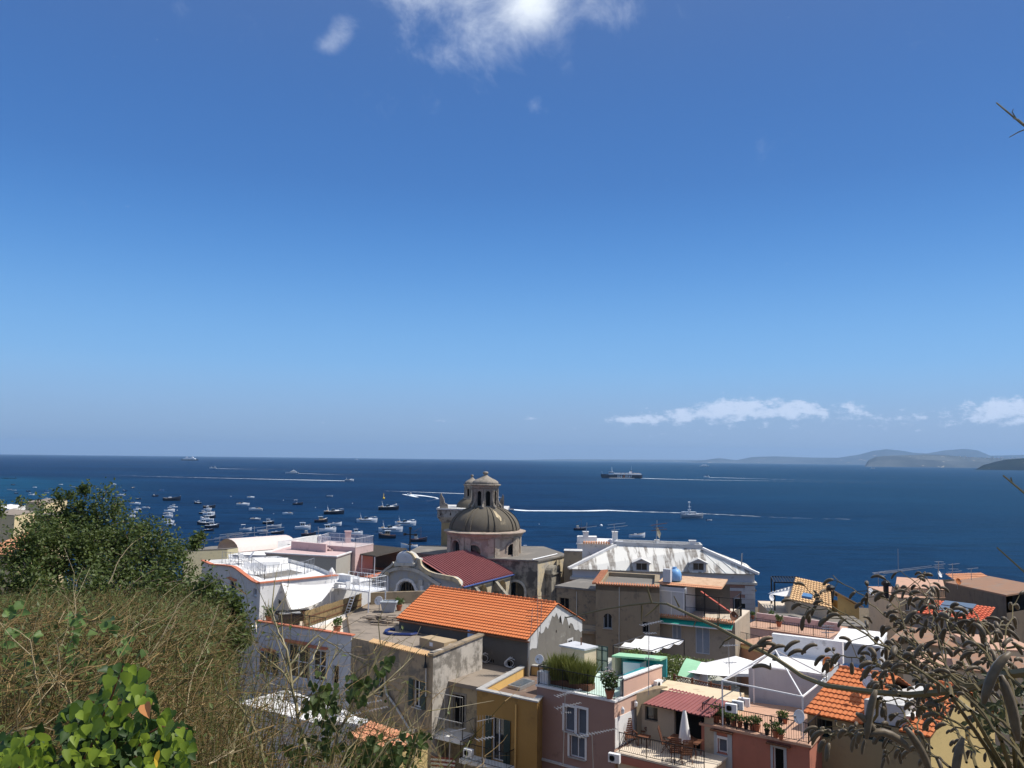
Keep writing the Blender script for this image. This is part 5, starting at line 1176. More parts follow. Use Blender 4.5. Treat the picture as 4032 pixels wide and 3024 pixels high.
# white gabled house behind the villa's left end
ga = pd('D', 172, 700, 120); gb = pd('D', 500, 700, 119); zt_ = pd('D', 230, 520, 119.5).z
gh = House('white_house', 'white house with two chimneys rising behind the villa roof', 'house', [T2(ga), T2(gb), (gb.x + 1.5, gb.y + 8), (ga.x + 1.5, ga.y + 8)], 20, zt_ - .9, W_WHITE)
gh.finish(); mb = MB(); mb.prism(inset(gh.foot, -.15), zt_ - .897, zt_ - .75); mb.build('roof', W_WHITE, gh.t)
mb = MB(); mb.prism([T2(ga + V(0, .3, 0)), T2(ga + V(2.9, .2, 0)), T2(ga + V(3.0, 2, 0)), T2(ga + V(.2, 2, 0))], zt_ - .74, zt_ + .15); mb.build('parapet', W_WHITE, gh.t)
for x, wq in ((252, .75), (524, .72)): p = pd('D', x, 462, 120.5); mb = MB(); mb.box((p.x, p.y, p.z - 1.4), (wq, .7, 2.8)); mb.box((p.x, p.y, p.z + .05), (wq + .15, .85, .1)); mb.build('chimney', W_WHITE, gh.t)
mb = MB(); edge_tiles(mb, pd('D', 225, 558, 119.2), pd('D', 480, 562, 118.6), .16, .36, ln=.7); mb.build('eave_tiles', M_TILE_OLD, gh.t)
# grey brown tower left of it
p = pd('D', 130, 640, 116); sh = House('stone_block', 'narrow brown stone block between church and white chimney house', 'building', [(p.x - 1.2, 116), (p.x + 1.3, 115.6), (p.x + 1.5, 118), (p.x - 1.0, 118)], 20, pd('D', 130, 640, 116).z, W_BEIGE2); sh.finish().flatroof(W_WHITE_OLD)
# ================================================================== middle buildings (D zoom)
A = pz('D', 345, 942, 33); B = pz('D', 940, 972, 33); Cc = pz('D', 975, 850, 33); Dd = pz('D', 552, 822, 33)
mid = House('old_house', 'tall tan house with arched window and tile-edged flat roof', 'house', [T2(A), T2(B), (B.x + 1.6, B.y + 8.6), (A.x + 1.9, A.y + 9)], 24, 32.95, W_BEIGE2)
mid.win(0, 'D', 418, 1222, 497, 1362, arch=True, kind='glass', frame=M_GREYSH, sill=True)
mid.win(0, 'D', 782, 1300, 850, 1398, kind='dark', frame=W_DGREY, sill=False)
mid.finish()
mb = MB(); ins = inset(mid.foot, .5); mb.poly([(*p, 32.55) for p in ins]); mb.poly([(*p, 32.955) for p in mid.foot]) if False else None; mb.build('roof', R_FLAT, mid.t)
mb = MB(); mb.ring(mid.foot, ins, 32.4, 32.953); mb.build('parapet', W_BEIGE2, mid.t)
mb = MB(); f_ = mid.foot; edge_tiles(mb, V(*f_[0], 33.05), V(*f_[1], 33.05), .1, .24, ln=.55, slope=-.05); edge_tiles(mb, V(*f_[3], 33.05), V(*f_[0], 33.05), .12, .24, ln=.7, slope=-.05); mb.build('coping_tiles', tilemat('dull_orange_tiles', (.42, .16, .08), (.55, .24, .13)), mid.t)
mb = MB(); mb.tube([mid.w[0].p(2.3, 32.8, .06), mid.w[0].p(2.25, 24, .06)], .035, 4); mb.build('cable_pipe', M_ALU, mid.t)
# ledge and lower wall in front of it
a, b_ = pz('D', 190, 1392, 28.2), pz('D', 905, 1425, 28.2)
lo = House('terrace_wall', 'long low tan wall with a grey ledge below the arched window', 'wall', [T2(a), T2(b_), (b_.x + .6, b_.y + 2.6), (a.x + .6, a.y + 2.6)], 23, 28.1, W_BEIGE2); lo.finish()
mb = MB(); mb.prism(inset(lo.foot, -.3), 28.103, 28.35); mb.build('ledge', W_BEIGE, lo.t)
# lower old house at the left with dark doorway
a, b_ = pz('D', -20, 962, 31.4), pz('D', 352, 998, 31.4); c_ = V(b_.x + .5, b_.y + .1, 0)
lf = House('old_house', 'low stained house with a dark doorway right of the orange hall', 'house', [T2(a), T2(b_), (b_.x + 3, b_.y + 5), (a.x + 3, a.y + 5)], 23, 31.2, W_BEIGE)
lf.win(0, 'D', 8, 1075, 95, 1210, kind='dark', frame=W_BEIGE, sill=False)
lf.finish().flatroof(R_FLAT, over=.15, cop_h=.2)
mb = MB(); mb.tube([lf.w[0].p(lf.w[0].L * .52, 31, .06), lf.w[0].p(lf.w[0].L * .52, 24, .06)], .04, 4); mb.build('drainpipe', M_ALU, lf.t)
# step block between them
a, b_ = pz('D', 222, 1112, 29.5), pz('D', 350, 1120, 29.5)
st_ = House('old_shed', 'small stained block between the low house and the tan house', 'shed', [T2(a), T2(b_), (b_.x + 1.5, b_.y + 3.2), (a.x + 1.5, a.y + 3.2)], 23, 29.5, W_BEIGE); st_.finish().flatroof(R_FLAT)
# ---- cream house with roof loggia
A = pz('D', 918, 1232, 30); B = pz('D', 1645, 1305, 30); u = (B - A).normalized(); v = V(-u.y, u.x, 0)
cf = [T2(A), T2(B), T2(B + v * 7), T2(A + v * 7)]
cr_ = House('cream_house', 'tan house with pale shutters, green awning and covered roof terrace', 'house', cf, 23, 29.9, plaster('dull_cream_plaster', (.44, .37, .28), (.36, .31, .24), .15, .2, (.28, .24, .2)))
cr_.win(0, 'D', 1057, 1312, 1143, 1505, kind='louver', shm=M_GREYSH, sill=False); cr_.win(0, 'D', 1275, 1325, 1408, 1600, kind='louver', shm=M_GREYSH, sill=False)
cr_.finish(); mb = MB(); mb.prism(cf, 29.903, 30.0); mb.build('terrace_floor', R_CREAMFLOOR, cr_.t)
w0 = cr_.w[0]
mb = MB(); edge_tiles(mb, w0.p(-.3, 30.05, .12), w0.p(w0.L, 30.05, .12), .09, .22, ln=.5, slope=-.1); mb.build('eave_tiles', M_TILE_OLD, cr_.t)
mb = MB()
for xa, xb in ((945, 1275), (1285, 1630)):
    u0 = w0.uv('D', xa, 1255)[0]; u1 = w0.uv('D', xb, 1300)[0]; mb.quad(w0.p(u0, 29.75, .05), w0.p(u1, 29.75, .05), w0.p(u1, 29.45, .75), w0.p(u0, 29.45, .75)); mb.quad(w0.p(u0, 29.44, .75), w0.p(u1, 29.44, .75), w0.p(u1, 29.74, .05), w0.p(u0, 29.74, .05)); 
mb.build('awning', M_GREENAWN, cr_.t)
mb = MB()
for xa, xb in ((945, 1275), (1285, 1630)): u0 = w0.uv('D', xa, 1255)[0]; u1 = w0.uv('D', xb, 1300)[0]; mb.bar(w0.p(u0, 29.40, .76), w0.p(u1, 29.40, .76), .1)
mb.build('awning_bar', M_WHITEP, cr_.t)
# upper room + loggia
u1 = w0.uv('D', 1175, 1100)[0]; rm = [T2(w0.p(.12, 0)), T2(w0.p(u1, 0)), T2(w0.p(u1, 0, -4.2)), T2(w0.p(.12, 0, -4.2))]
ub = MB(); ub.prism(rm, 30.003, 32.75, bottom=False, top=False); ub.build('upper_room', W_GREYWHITE, cr_.t)
mb = MB()
for k in range(3): uu = .2 + (u1 - .3) * k / 2; wbox(mb, w0, uu - .03, 30.1, uu + .03, 32.3, .004, .03)
wbox(mb, w0, .15, 32.3, u1, 32.4, .004, .04); mb.build('room_mouldings', M_WHITEP, cr_.t)
rA, rB, rC, rD = (pz('D', x, y, 32.95) for x, y in ((922, 928), (1525, 978), (1578, 912), (1005, 868)))
mb = MB(); nn = rD - rA; lowr = V(0, 0, -.1)
mb.hexa([rA + V(0, 0, -.16), rB + V(0, 0, -.16), rC + V(0, 0, -.02), rD + V(0, 0, -.02)], [rA, rB, rC + V(0, 0, .1), rD + V(0, 0, .1)]); r_ = mb.build('loggia_roof', plaster('peach_roof_render', (.62, .42, .27), (.5, .3, .18), .3, .4, (.3, .16, .09), pscale=1.2), cr_.t)
mb = MB(); tiles(mb, rA + V(0, 0, .02) - v * .35 + V(0, 0, -.18), rB + V(0, 0, .02) - v * .35 + V(0, 0, -.18), rB + v * .25 + V(0, 0, .03), rA + v * .25 + V(0, 0, .03), .2, .3, .03, .03); mb.build('eave_tiles', M_TILE_OLD, r_)
mb = MB(); bk = Wall(T2(w0.p(u1, 0, -4)), T2(w0.p(w0.L - 1.3, 0, -4))); panel(mb, bk, [(0, 30), (bk.L, 30), (bk.L, 32.7), (0, 32.7)], []); mb.build('loggia_back_wall', W_DGREY, cr_.t)
mb = MB()
for uu, oo in ((u1 + .02, .0), (w0.L * .62, 0), (w0.L * .80, 0), (w0.L - .15, 0), (w0.L - .15, -3.2)): p = w0.p(uu, 30, oo - .1); mb.bar(p, p + V(0, 0, 2.65 if uu < w0.L * .7 else 2.2), .09)
mb.bar(w0.p(u1, 32.15, -.1), w0.p(w0.L - .1, 32.15, -.1), .06); mb.bar(w0.p(w0.L - .15, 32.15, -.1), w0.p(w0.L - .15, 32.15, -3.3), .06); mb.build('loggia_frame', M_IRON, cr_.t)
railing(None, [w0.p(u1, 30.02, -.12), w0.p(w0.L - .1, 30.02, -.12), w0.p(w0.L - .1, 30.02, -3.5)], .95, .13, .012, M_IRON, cr_.t)
mb = MB(); p, q = w0.p(w0.L * .56, 32.5, -.5), w0.p(w0.L * .95, 30.9, .1); mb.bar(p, q, .3, .06); mb.build('rolled_awning', flat('faded_red_awning', (.42, .10, .07), .9), cr_.t)
# water tank
tk = thing('water_tank', 'light blue plastic water tank on the peach roof of the loggia', 'tank', (16, 81, 33)); p = pd('D', 1082, 838, 82.5); R_ = .68; mb = MB(); mb.smooth = True
z0 = 33.05; mb.lathe((p.x, p.y, z0), [(.0, 0), (R_ * .9, 0), (R_, .08), (R_, .55), (R_ * .98, .72), (R_ * .8, .98), (R_ * .5, 1.14), (.2, 1.2), (.2, 1.26), (.01, 1.27)], 20); mb.build('body', M_BLUE, tk)
mb = MB(); mb.lathe((p.x, p.y, z0 + 1.27), [(.22, 0), (.22, .06), (.01, .09)], 12); mb.build('lid', M_BLUE, tk); mb = MB(); mb.box((p.x - .4, p.y - .48, z0 + .8), (.3, .05, .22)); mb.build('plate', flat('navy_tank_plate', (.02, .06, .2), .5), tk)
mb = MB()
for k in range(12): a = k * PI / 6; mb.bar((p.x + R_ * math.cos(a), p.y + R_ * math.sin(a), z0 + .1), (p.x + R_ * math.cos(a), p.y + R_ * math.sin(a), z0 + .5), .05)
mb.build('ribs', M_BLUE, tk)
p = pd('D', 1015, 855, 81.8); mb = MB(); mb.box((p.x, p.y, 33.65), (.75, .6, 1.25), -.5); tag(mb.build('chimney_block', W_GREYWHITE, loc=(p.x, p.y, 33)), 'white rendered chimney block left of the blue water tank', 'chimney')
# balcony rail in front of the cream house + strip terrace
a, b_ = pz('D', 1000, 1600, 26.0), pz('D', 1640, 1625, 26.0); 
# ================================================================== white house near (F) with terrace
WA, WB_ = (-18.3, 60.3), (-10.6, 55.95)
wf = [WA, WB_, (-9.4, 58.2), (-13.1, 72.2), (-17.5, 71.5), (-20.4, 66.5)]
wn = House('white_house', 'white house with orange coping and big terrace windows', 'house', wf, 24, 32.2, W_GREYWHITE)
wn.tops[0] = [(wn.w[0].L, 33.0), (0, 33.0)]
wn.win(0, 'F', 352, 545, 440, 745, kind='glass', shut=M_GREEN, frame=M_WHITEP, surround=M_FRAMEY, hood=M_COPRED)
wn.win(0, 'F', 568, 468, 770, 790, kind='glass', cols=2, rows=2, frame=M_WHITEP, surround=M_FRAMEY, sill=False, hood=M_COPRED)
wn.win(0, 'F', 812, 520, 940, 820, kind='glass', cols=2, rows=2, frame=M_WHITEP, sill=False, hood=M_COPRED)
wn.win(0, 'F', 1002, 665, 1066, 852, kind='dark', cols=1, frame=W_GREYWHITE, sill=False)
wn.matk[1] = W_WHITE  # sunlit side in full white; the shaded front is painted greyer
wn.finish()
mb = MB(); mb.poly([(*p, 32.0) for p in inset(wf, .02)]); mb.build('terrace_floor', R_CREAMFLOOR, wn.t)
w0 = wn.w[0]
mb = MB(); wbox(mb, w0, 0, 32.0, w0.L, 32.999, -.25, -.003); mb.build('parapet', W_WHITE, wn.t)
mb = MB(); wbox(mb, w0, -.08, 33.001, w0.L + .08, 33.08, -.3, .08); mb.build('coping', M_COPRED, wn.t)
railing(None, [w0.p(.5, 33.05, -.15), w0.p(w0.L * .72, 33.05, -.15)], .85, .14, .012, M_IRON, wn.t)
# bamboo screen
scr = thing('bamboo_fence', 'weathered bamboo screen fence along the right of the white terrace', 'fence', (-14, 67, 32))
f0, f1 = V(-15.4, 62.3, 32.02), V(-12.7, 70.6, 32.02); FW = Wall(T2(f0), T2(f1))
mb = MB(); wbox(mb, FW, 0, 32.25, FW.L, 33.35, 0, .06); n = int(FW.L / .12)
for k in range(n): u = (k + .5) * FW.L / n; mb.tube([FW.p(u, 32.2, .09), FW.p(u, 33.38 + .05 * rnd.random(), .09)], .05, 4, True)
mb.build('bamboo_panel', M_BAMBOO, scr)
for zz in (32.45, 32.95): mb = MB(); mb.bar(FW.p(0, zz, .16), FW.p(FW.L, zz, .16), .05); mb.build('rail', M_RUSTY, scr)
for k in range(6): mb = MB(); u = FW.L * k / 5; mb.bar(FW.p(u, 32.0, -.06), FW.p(u, 33.4, -.06), .06); mb.build('post', M_RUSTY, scr)
mb = MB(); FW2 = Wall((f0.x - .3, f0.y - 1.6), (f1.x + .4, f1.y + 1.3)); wbox(mb, FW, -3.4, 31.4, FW.L + .8, 32.22, .22, .42); tag(mb.build('low_wall', W_WHITE, loc=(f0.x, f0.y, 32)), 'low white wall under the bamboo screen', 'wall')
# ================================================================== far white house with roof terrace (B)
h0, h1, h2, h3 = pz('B', 60, 905, 34.9), V(-25.3, 74.6, 0), V(-19.5, 65.1, 0), V(-14.9, 70.1, 0)
ff = [(-29.6, 79.4), (-19.6, 65.1), (-14.6, 70.5), (-18.0, 76.5), (-23.5, 83.5)]
fw_ = House('white_house', 'tall white house with orange-edged curved roofline and furnished roof terrace', 'house', ff, 24, 34.9, W_WHITE)
WL_, WR = fw_.w[0], fw_.w[1]
def wlz(x, y): return WL_.uv('B', x, y)
tp = [wlz(918, 1105), wlz(868, 1102), wlz(810, 1075), wlz(750, 1030), wlz(690, 985), wlz(640, 945), wlz(600, 922), wlz(560, 915), wlz(480, 905), wlz(365, 898)]
tp = [(WL_.L, tp[0][1])] + [t for t in tp[1:] if 0 < t[0] < WL_.L]; fw_.tops[0] = tp + [(0, tp[-1][1] + .02)]
fw_.tops[1] = [(WR.L, WR.uv('B', 1510, 1040)[1]), (0, tp[0][1])]
fw_.matk[0] = W_WHITE_OLD  # left wall's shade painted as a duller white, weathered too
fw_.win(0, 'B', 228, 1045, 312, 1205, kind='louver', shm=M_GREEN, frame=M_GREEN, hood=None); fw_.win(0, 'B', 432, 1048, 472, 1172, kind='dark', frame=W_WHITE_OLD, sill=False, cols=1)
rdoor = fw_.win(0, 'B', 568, 1078, 635, 1335, kind='louver', shm=M_GREEN, frame=M_GREEN, sill=False, hood=M_COPRED); fw_.win(0, 'B', 822, 1155, 858, 1235, kind='glass', frame=M_WHITEP, cols=1)
fw_.finish()
zT = 34.55
mb = MB(); mb.poly([(*p, zT) for p in inset(ff, .05)]); rf2 = mb.build('roof_terrace', W_WHITE, fw_.t)
mb = MB()
for (a, b_) in zip(fw_.tops[0], fw_.tops[0][1:]):
    if a[0] - b_[0] < .02: continue
    P1 = [WL_.p(a[0], a[1] + .005, .12), WL_.p(b_[0], b_[1] + .005, .12), WL_.p(b_[0], b_[1] + .005, -.25), WL_.p(a[0], a[1] + .005, -.25)]; P2 = [q + V(0, 0, .1) for q in P1]
    mb.hexa(P1[::-1], P2[::-1])
mb.build('coping', M_COPRED, fw_.t)
mb = MB()
for (a, b_) in zip(fw_.tops[0], fw_.tops[0][1:]): mb.quad(WL_.p(b_[0], zT, -.25), WL_.p(a[0], zT, -.25), WL_.p(a[0], a[1], -.25), WL_.p(b_[0], b_[1], -.25)) if a[1] > zT + .01 else None
mb.build('parapet_inner', W_WHITE, fw_.t)
mb = MB(); zc = (WR.uv('B', 1510, 1040)[1] + tp[0][1]) / 2; z_a, z_b = fw_.tops[1][1][1], fw_.tops[1][0][1]
P1 = [WR.p(-.1, z_a + .005, .12), WR.p(WR.L, z_b + .005, .12), WR.p(WR.L, z_b + .005, -.25), WR.p(-.1, z_a + .005, -.25)]; mb.hexa(P1, [q + V(0, 0, .09) for q in P1]); mb.build('coping', M_COPRED, fw_.t)
mb = MB(); r = rdoor; wbox(mb, WL_, r[0] - .3, r[1] - .15, r[2] + .55, r[1] - .01, .003, .75); bl = mb.build('balcony', W_WHITE_OLD, fw_.t)
railing(None, [WL_.p(r[0] - .25, r[1], .05), WL_.p(r[0] - .25, r[1], .7), WL_.p(r[2] + .5, r[1], .7), WL_.p(r[2] + .5, r[1], .05)], .95, .13, .012, M_WHITEP, bl)
# terrace railing (two levels)
R1 = [pz('B', 945, 1060, zT), pz('B', 1380, 1000, zT), pz('B', 1480, 960, zT)]; R0_ = [pz('B', 800, 960, zT), pz('B', 945, 1060, zT)]
railing(None, R1, 1.15, .5, .012, M_STEEL, rf2, post=.9, mid=True); railing(None, [pz('B', 480, 885, zT), pz('B', 660, 905, zT), pz('B', 800, 960, zT), pz('B', 945, 1060, zT)], 1.15, .5, .012, M_STEEL, rf2, post=1.1, mid=True)
mb = MB(); a, b_, c_, d_ = pz('B', 790, 940, zT), pz('B', 1110, 925, zT), pz('B', 1200, 880, zT), pz('B', 840, 890, zT); mb.prism([T2(a), T2(b_), T2(c_), T2(d_)], zT + .002, zT + .55); mb.build('raised_deck', W_WHITE, rf2)
mb = MB(); a, b_ = pz('B', 960, 1050, zT), pz('B', 1360, 985, zT); mb.prism([T2(a), T2(b_), (b_.x - 1.6, b_.y + 1.8), (a.x - 1.6, a.y + 1.9)], zT + .003, zT + .03); mb.build('grey_paving', R_FLAT, rf2)
p = pd('B', 1675, 1000, 70.5); mb = MB(); mb.lathe((p.x, p.y, 33.6), [(.32, 0), (.32, 1.2), (.38, 1.25), (.3, 1.6), (.05, 1.95)], 6); tag(mb.build('chimney', W_WHITE, loc=(p.x, p.y, 33.6)), 'small white pointed chimney at the end of the white roof terrace', 'chimney')
# lower wing behind terrace with the steel balcony
la, lb = V(-14.8, 70.2, 0), V(-12.2, 73.2, 0)
wg = House('terrace_wing', 'low white wing with blue-black door under the white sun sail', 'building', [T2(la), T2(lb), (-15.6, 77), (-18.2, 73.9)], 31.9, 34.1, W_WHITE)
wg.win(0, 'B', 1500, 1262, 1560, 1420, kind='dark', cols=1, sill=False, frame=flat('navy_door_paint', (.01, .015, .07), .5)); wg.finish().flatroof(W_WHITE)
bal = thing('steel_balcony', 'white steel balcony on posts with ladder beside the white wing', 'balcony', (-13, 71, 32))
c4 = [pz('B', 1600, 1185, 34.1), pz('B', 1990, 1200, 34.1), pz('B', 2010, 1185, 34.1), pz('B', 1700, 1130, 34.1)]
ba, bb = V(-15.0, 69.6, 34.1), V(-11.4, 67.3, 34.1); bn = V(1.1, 1.7, 0); c4 = [ba, bb, bb + bn, ba + bn]
mb = MB(); mb.hexa([q - V(0, 0, .12) for q in c4], c4); mb.build('deck', M_WHITEP, bal)
railing(None, [c4[0], c4[1], c4[2], c4[3]], 1.05, .6, .012, M_WHITEP, bal, post=1.0, mid=True)
for q in (c4[1], c4[2], c4[0]): mb = MB(); mb.bar(q - V(.05, -.05, 2.1), q - V(.05, -.05, .12), .09); mb.build('post', M_WHITEP, bal)
mb = MB(); a, b_ = c4[1].lerp(c4[0], .30) - V(0, 0, .05) + V(-.2, -.3, 0), c4[1].lerp(c4[0], .5) - V(.1, .9, 2.05); s_ = V(.35, -.2, 0)
mb.bar(a - s_ * .5, b_ - s_ * .5, .05); mb.bar(a + s_ * .5, b_ + s_ * .5, .05)
for k in range(1, 9): q = a.lerp(b_, k / 9); mb.bar(q - s_ * .5, q + s_ * .5, .09, .03)
mb.build('ladder', M_WHITEP, bal)
# sun sail
def sail(name, label, pts, sag, mat=M_CANVAS, n=10, cat='sun sail'):
    p00, p10, p11, p01 = [Vector(p) for p in pts]; mb = MB(); mb.smooth = True; vs = []
    for sd in (0, -.02):
        for j in range(n + 1):
            for i in range(n + 1):
                s_, t_ = i / n, j / n; ins_ = lambda q: .5 + (q - .5)
                p = p00.lerp(p10, s_).lerp(p01.lerp(p11, s_), t_); cen = (p00 + p10 + p11 + p01) / 4; k = 4 * s_ * (1 - s_) + 4 * t_ * (1 - t_)
                e = max(4 * s_ * (1 - s_) if t_ in (0, 1) else 0, 4 * t_ * (1 - t_) if s_ in (0, 1) else 0)
                p = p.lerp(cen, .06 * k * .5) - V(0, 0, sag * 4 * s_ * (1 - s_) * .5 + sag * 4 * t_ * (1 - t_) * .5 - sd); vs.append(p)
    m_ = (n + 1) ** 2; f_ = [(j * (n + 1) + i, j * (n + 1) + i + 1, (j + 1) * (n + 1) + i + 1, (j + 1) * (n + 1) + i) for j in range(n) for i in range(n)]
    mb.add(vs, f_ + [tuple(m_ + q for q in reversed(t)) for t in f_]); o = mb.build(name, mat, loc=tuple(cen)); return tag(o, label, cat)
sail('sun_sail', 'white sun sail strung over the barbecue terrace', [pd('B', 1128, 1090, 66.5), pd('B', 1240, 1380, 64.2), pd('B', 1560, 1290, 66.5), pd('B', 1715, 1085, 68.0)], .35)
# ---- pink buildings behind (B upper right)
A, B = pz('B', 960, 770, 32), pz('B', 1725, 812, 32)
pk = House('pink_building', 'low pink flat building with long pale wall behind the white terrace', 'building', [T2(A), T2(B), (B.x + 1.5, B.y + 10), (A.x + 1, A.y + 12)], 22, 31.9, plaster('greyish_cream_wall', (.42, .40, .35), (.5, .42, .38), .1, .2, (.3, .28, .25))); pk.finish()
mb = MB(); mb.prism(inset(pk.foot, -.1), 31.903, 32.0); mb.build('terrace_floor', W_ROSE, pk.t)
mb = MB(); mb.ring(inset(pk.foot, -.15), inset(pk.foot, .1), 32.003, 32.15); mb.build('coping', W_WHITE, pk.t)
a, b_ = pz('B', 960, 765, 32.9), pz('B', 1520, 795, 32.3); mb = MB(); q0, q1 = V(*pk.foot[0], 0) + V(2, 5, 0), V(*pk.foot[1], 0) + V(-2.5, 5, 0); mb.prism([T2(q0), T2(q1), T2(q1 + V(.1, .4, 0)), T2(q0 + V(.1, .4, 0))], 32.005, 33.1); mb.build('upper_wall', W_ROSE, pk.t)
# pink roof terrace with white rail and chimney
A, B = pz('B', 1600, 700, 32.6), pz('B', 1900, 715, 32.6); zz = 32.6
t4 = [pz('B', 1520, 680, zz), pz('B', 1935, 712, zz), pz('B', 2130, 672, zz), pz('B', 1640, 640, zz)]
pt = House('pink_terrace_house', 'pink house with white railed roof terrace and slim chimney', 'house', [T2(q) for q in t4], 22, zz, W_ROSE); pt.finish().flatroof(plaster('pink_terrace_floor', (.68, .55, .52), (.66, .55, .52), .1, .1, (.4, .3, .28)))
railing(None, [V(q.x, q.y, zz + .08) for q in t4] + [V(t4[0].x, t4[0].y, zz + .08)], 1.15, .22, .018, M_WHITEP, pt.t, post=2)
p = pd('B', 1855, 535, t4[0].y + 3); mb = MB(); mb.box((p.x, p.y, (p.z + zz) / 2), (.8, .8, p.z - zz), .3); mb.box((p.x, p.y, p.z + .05), (1.0, 1.0, .12), .3); mb.build('chimney', W_ROSE, pt.t)
stp = MB()
for k in range(8): q = pz('B', 1560 + k * 20, 700 + k * 16, 32.3 - k * .0); stp.box((t4[0].x + 1.2 + k * .42, t4[0].y - 1.3, zz - .1 - k * .14), (.42, 1.2, .14), -.3)
stp.build('outside_steps', W_ROSE, pt.t)
# barrel canopy house
A, B = pz('B', 560, 790, 31.2), pz('B', 1085, 800, 31.2)
bc = House('canopy_house', 'white house with arched pinkish roof canopy beyond the terrace', 'house', [T2(A), T2(B), (B.x + 2, B.y + 7), (A.x + 2, A.y + 7)], 22, 31.2, W_WHITE); bc.finish().flatroof(W_WHITE)
a0 = pd('B', 545, 735, 118.5); a1 = a0 + V(6.4, 6.8, 0); w_ = V(-2.9, 2.6, 0); n = 10; mb = MB(); P1 = []
for k in range(n + 1): t = PI * k / n; P1.append((w_ * (1 - math.cos(t)) / 2 * 1.5 - w_ * .75, 1.6 * math.sin(t)))
vs = [a0 + a + V(0, 0, z) for a, z in P1] + [a1 + a + V(0, 0, z) for a, z in P1]
mb.add(vs + [q - V(0, 0, .06) for q in vs], [(i, i + 1, n + 2 + i, n + 1 + i) for i in range(n)] + [(2 * n + 2 + n + 1 + i, 2 * n + 2 + n + 2 + i, 2 * n + 3 + i, 2 * n + 2 + i) for i in range(n)]); mb.smooth = True; mb.build('barrel_canopy', flat('pale_pink_canopy_sheet', (.72, .60, .55), .7, 0, .3, .06), bc.t)
mb = MB(); 
for q in (vs[0], vs[n], vs[n + 1], vs[-1]): mb.bar(V(q.x, q.y, 31.2), q, .08)
mb.build('canopy_frame', M_ALU, bc.t)
A, B = pz('B', 1085, 700, 32), pz('B', 1328, 655, 32)
bw = House('small_white_building', 'small white building with two square openings right of the arched canopy', 'building', [(A.x, A.y), (B.x, B.y - 3), (B.x + 2, B.y + 5), (A.x + 2, A.y + 7)], 22, pd('B', 1200, 645, A.y).z, W_WHITE)
for xa in (1195, 1240): bw.win(0, 'B', xa, 672, xa + 30, 700, kind='dark', sill=False, frame=M_WHITEP, cols=1)
bw.finish().flatroof(W_ROSE, par=.3)
# yellow strip building far left of canopy
A, B = pz('B', 60, 790, 30), pz('B', 540, 770, 30)
ys_ = House('yellow_building', 'long pale yellow building behind the tree left of the arched canopy', 'building', [T2(A), T2(B), (B.x + 2, B.y + 6), (A.x + 2, A.y + 6)], 20, pd('B', 500, 725, B.y).z, plaster('pale_yellow_wall', (.66, .60, .40), (.55, .5, .36), .15, .2, (.35, .32, .25))); ys_.finish().flatroof(R_FLAT)
# pergola roof beside the church
pg = thing('pergola', 'dark reed-roofed pergola terrace in front of the pink railed roof', 'pergola', (-18, 112, 30)); z4 = 31.6
q4 = [pz('B', 1735, 752, z4), pz('C', 395, 752, z4), pz('C', 672, 688, z4), pz('C', 370, 655, z4)]
mb = MB(); mb.hexa([q - V(0, 0, .1) for q in q4], q4); nn = q4[1] - q4[0]
for k in range(1, 24): a = q4[0].lerp(q4[1], k / 24); b_ = q4[3].lerp(q4[2], k / 24); mb.bar(a + V(0, 0, .05), b_ + V(0, 0, .05), .12, .06)
mb.build('reed_roof', M_PERGOLA, pg)
for t in (.02, .33, .66, .98): 
    for a, b_ in ((q4[0], q4[1]), (q4[3], q4[2])): p = a.lerp(b_, t); mb = MB(); mb.bar(V(p.x, p.y, 28.7), p - V(0, 0, .1), .12); mb.build('post', M_WHITEP, pg)
pf = [T2(q4[0].lerp(q4[2], -.03)), T2(q4[1] + V(1.2, -1, 0)), T2(q4[2] + V(1, 0, 0)), T2(q4[3] + V(-1, 1, 0))]
ph = House('terrace_house', 'grey house with pergola terrace and red floor edge beside the church', 'house', pf, 20, 28.6, plaster('slate_grey_wall', (.33, .32, .29), (.4, .38, .33), .2, .3, (.2, .19, .17))); ph.finish()
mb = MB(); mb.prism(inset(pf, -.2), 28.603, 28.75); mb.build('terrace_floor', M_COPRED, ph.t)
railing(None, [V(*pf[0], 28.76), V(*pf[1], 28.76), V(*pf[2], 28.76)], 1.0, .3, .015, M_WHITEP, ph.t, post=2.5)
mb = MB(); a, b_ = V(*pf[3], 0).lerp(V(*pf[0], 0), .25), V(*pf[2], 0).lerp(V(*pf[1], 0), .2); mb.prism([T2(a), T2(b_), T2(b_ + V(.2, .4, 0)), T2(a + V(.2, .4, 0))], 28.75, 31.4); mb.build('back_wall', W_DGREY, ph.t)
A, B = pz('C', 0, 905, 28.2), pz('C', 300, 950, 28.2)
gw = House('grey_building', 'long grey wall building between the white terrace and the church facade', 'building', [(A.x - 3, A.y + 1.5), T2(B), (B.x + 2, B.y + 6), (A.x, A.y + 9)], 20, 28.2, plaster('slate_grey_wall', (.33, .32, .29))); gw.finish().flatroof(R_FLAT)
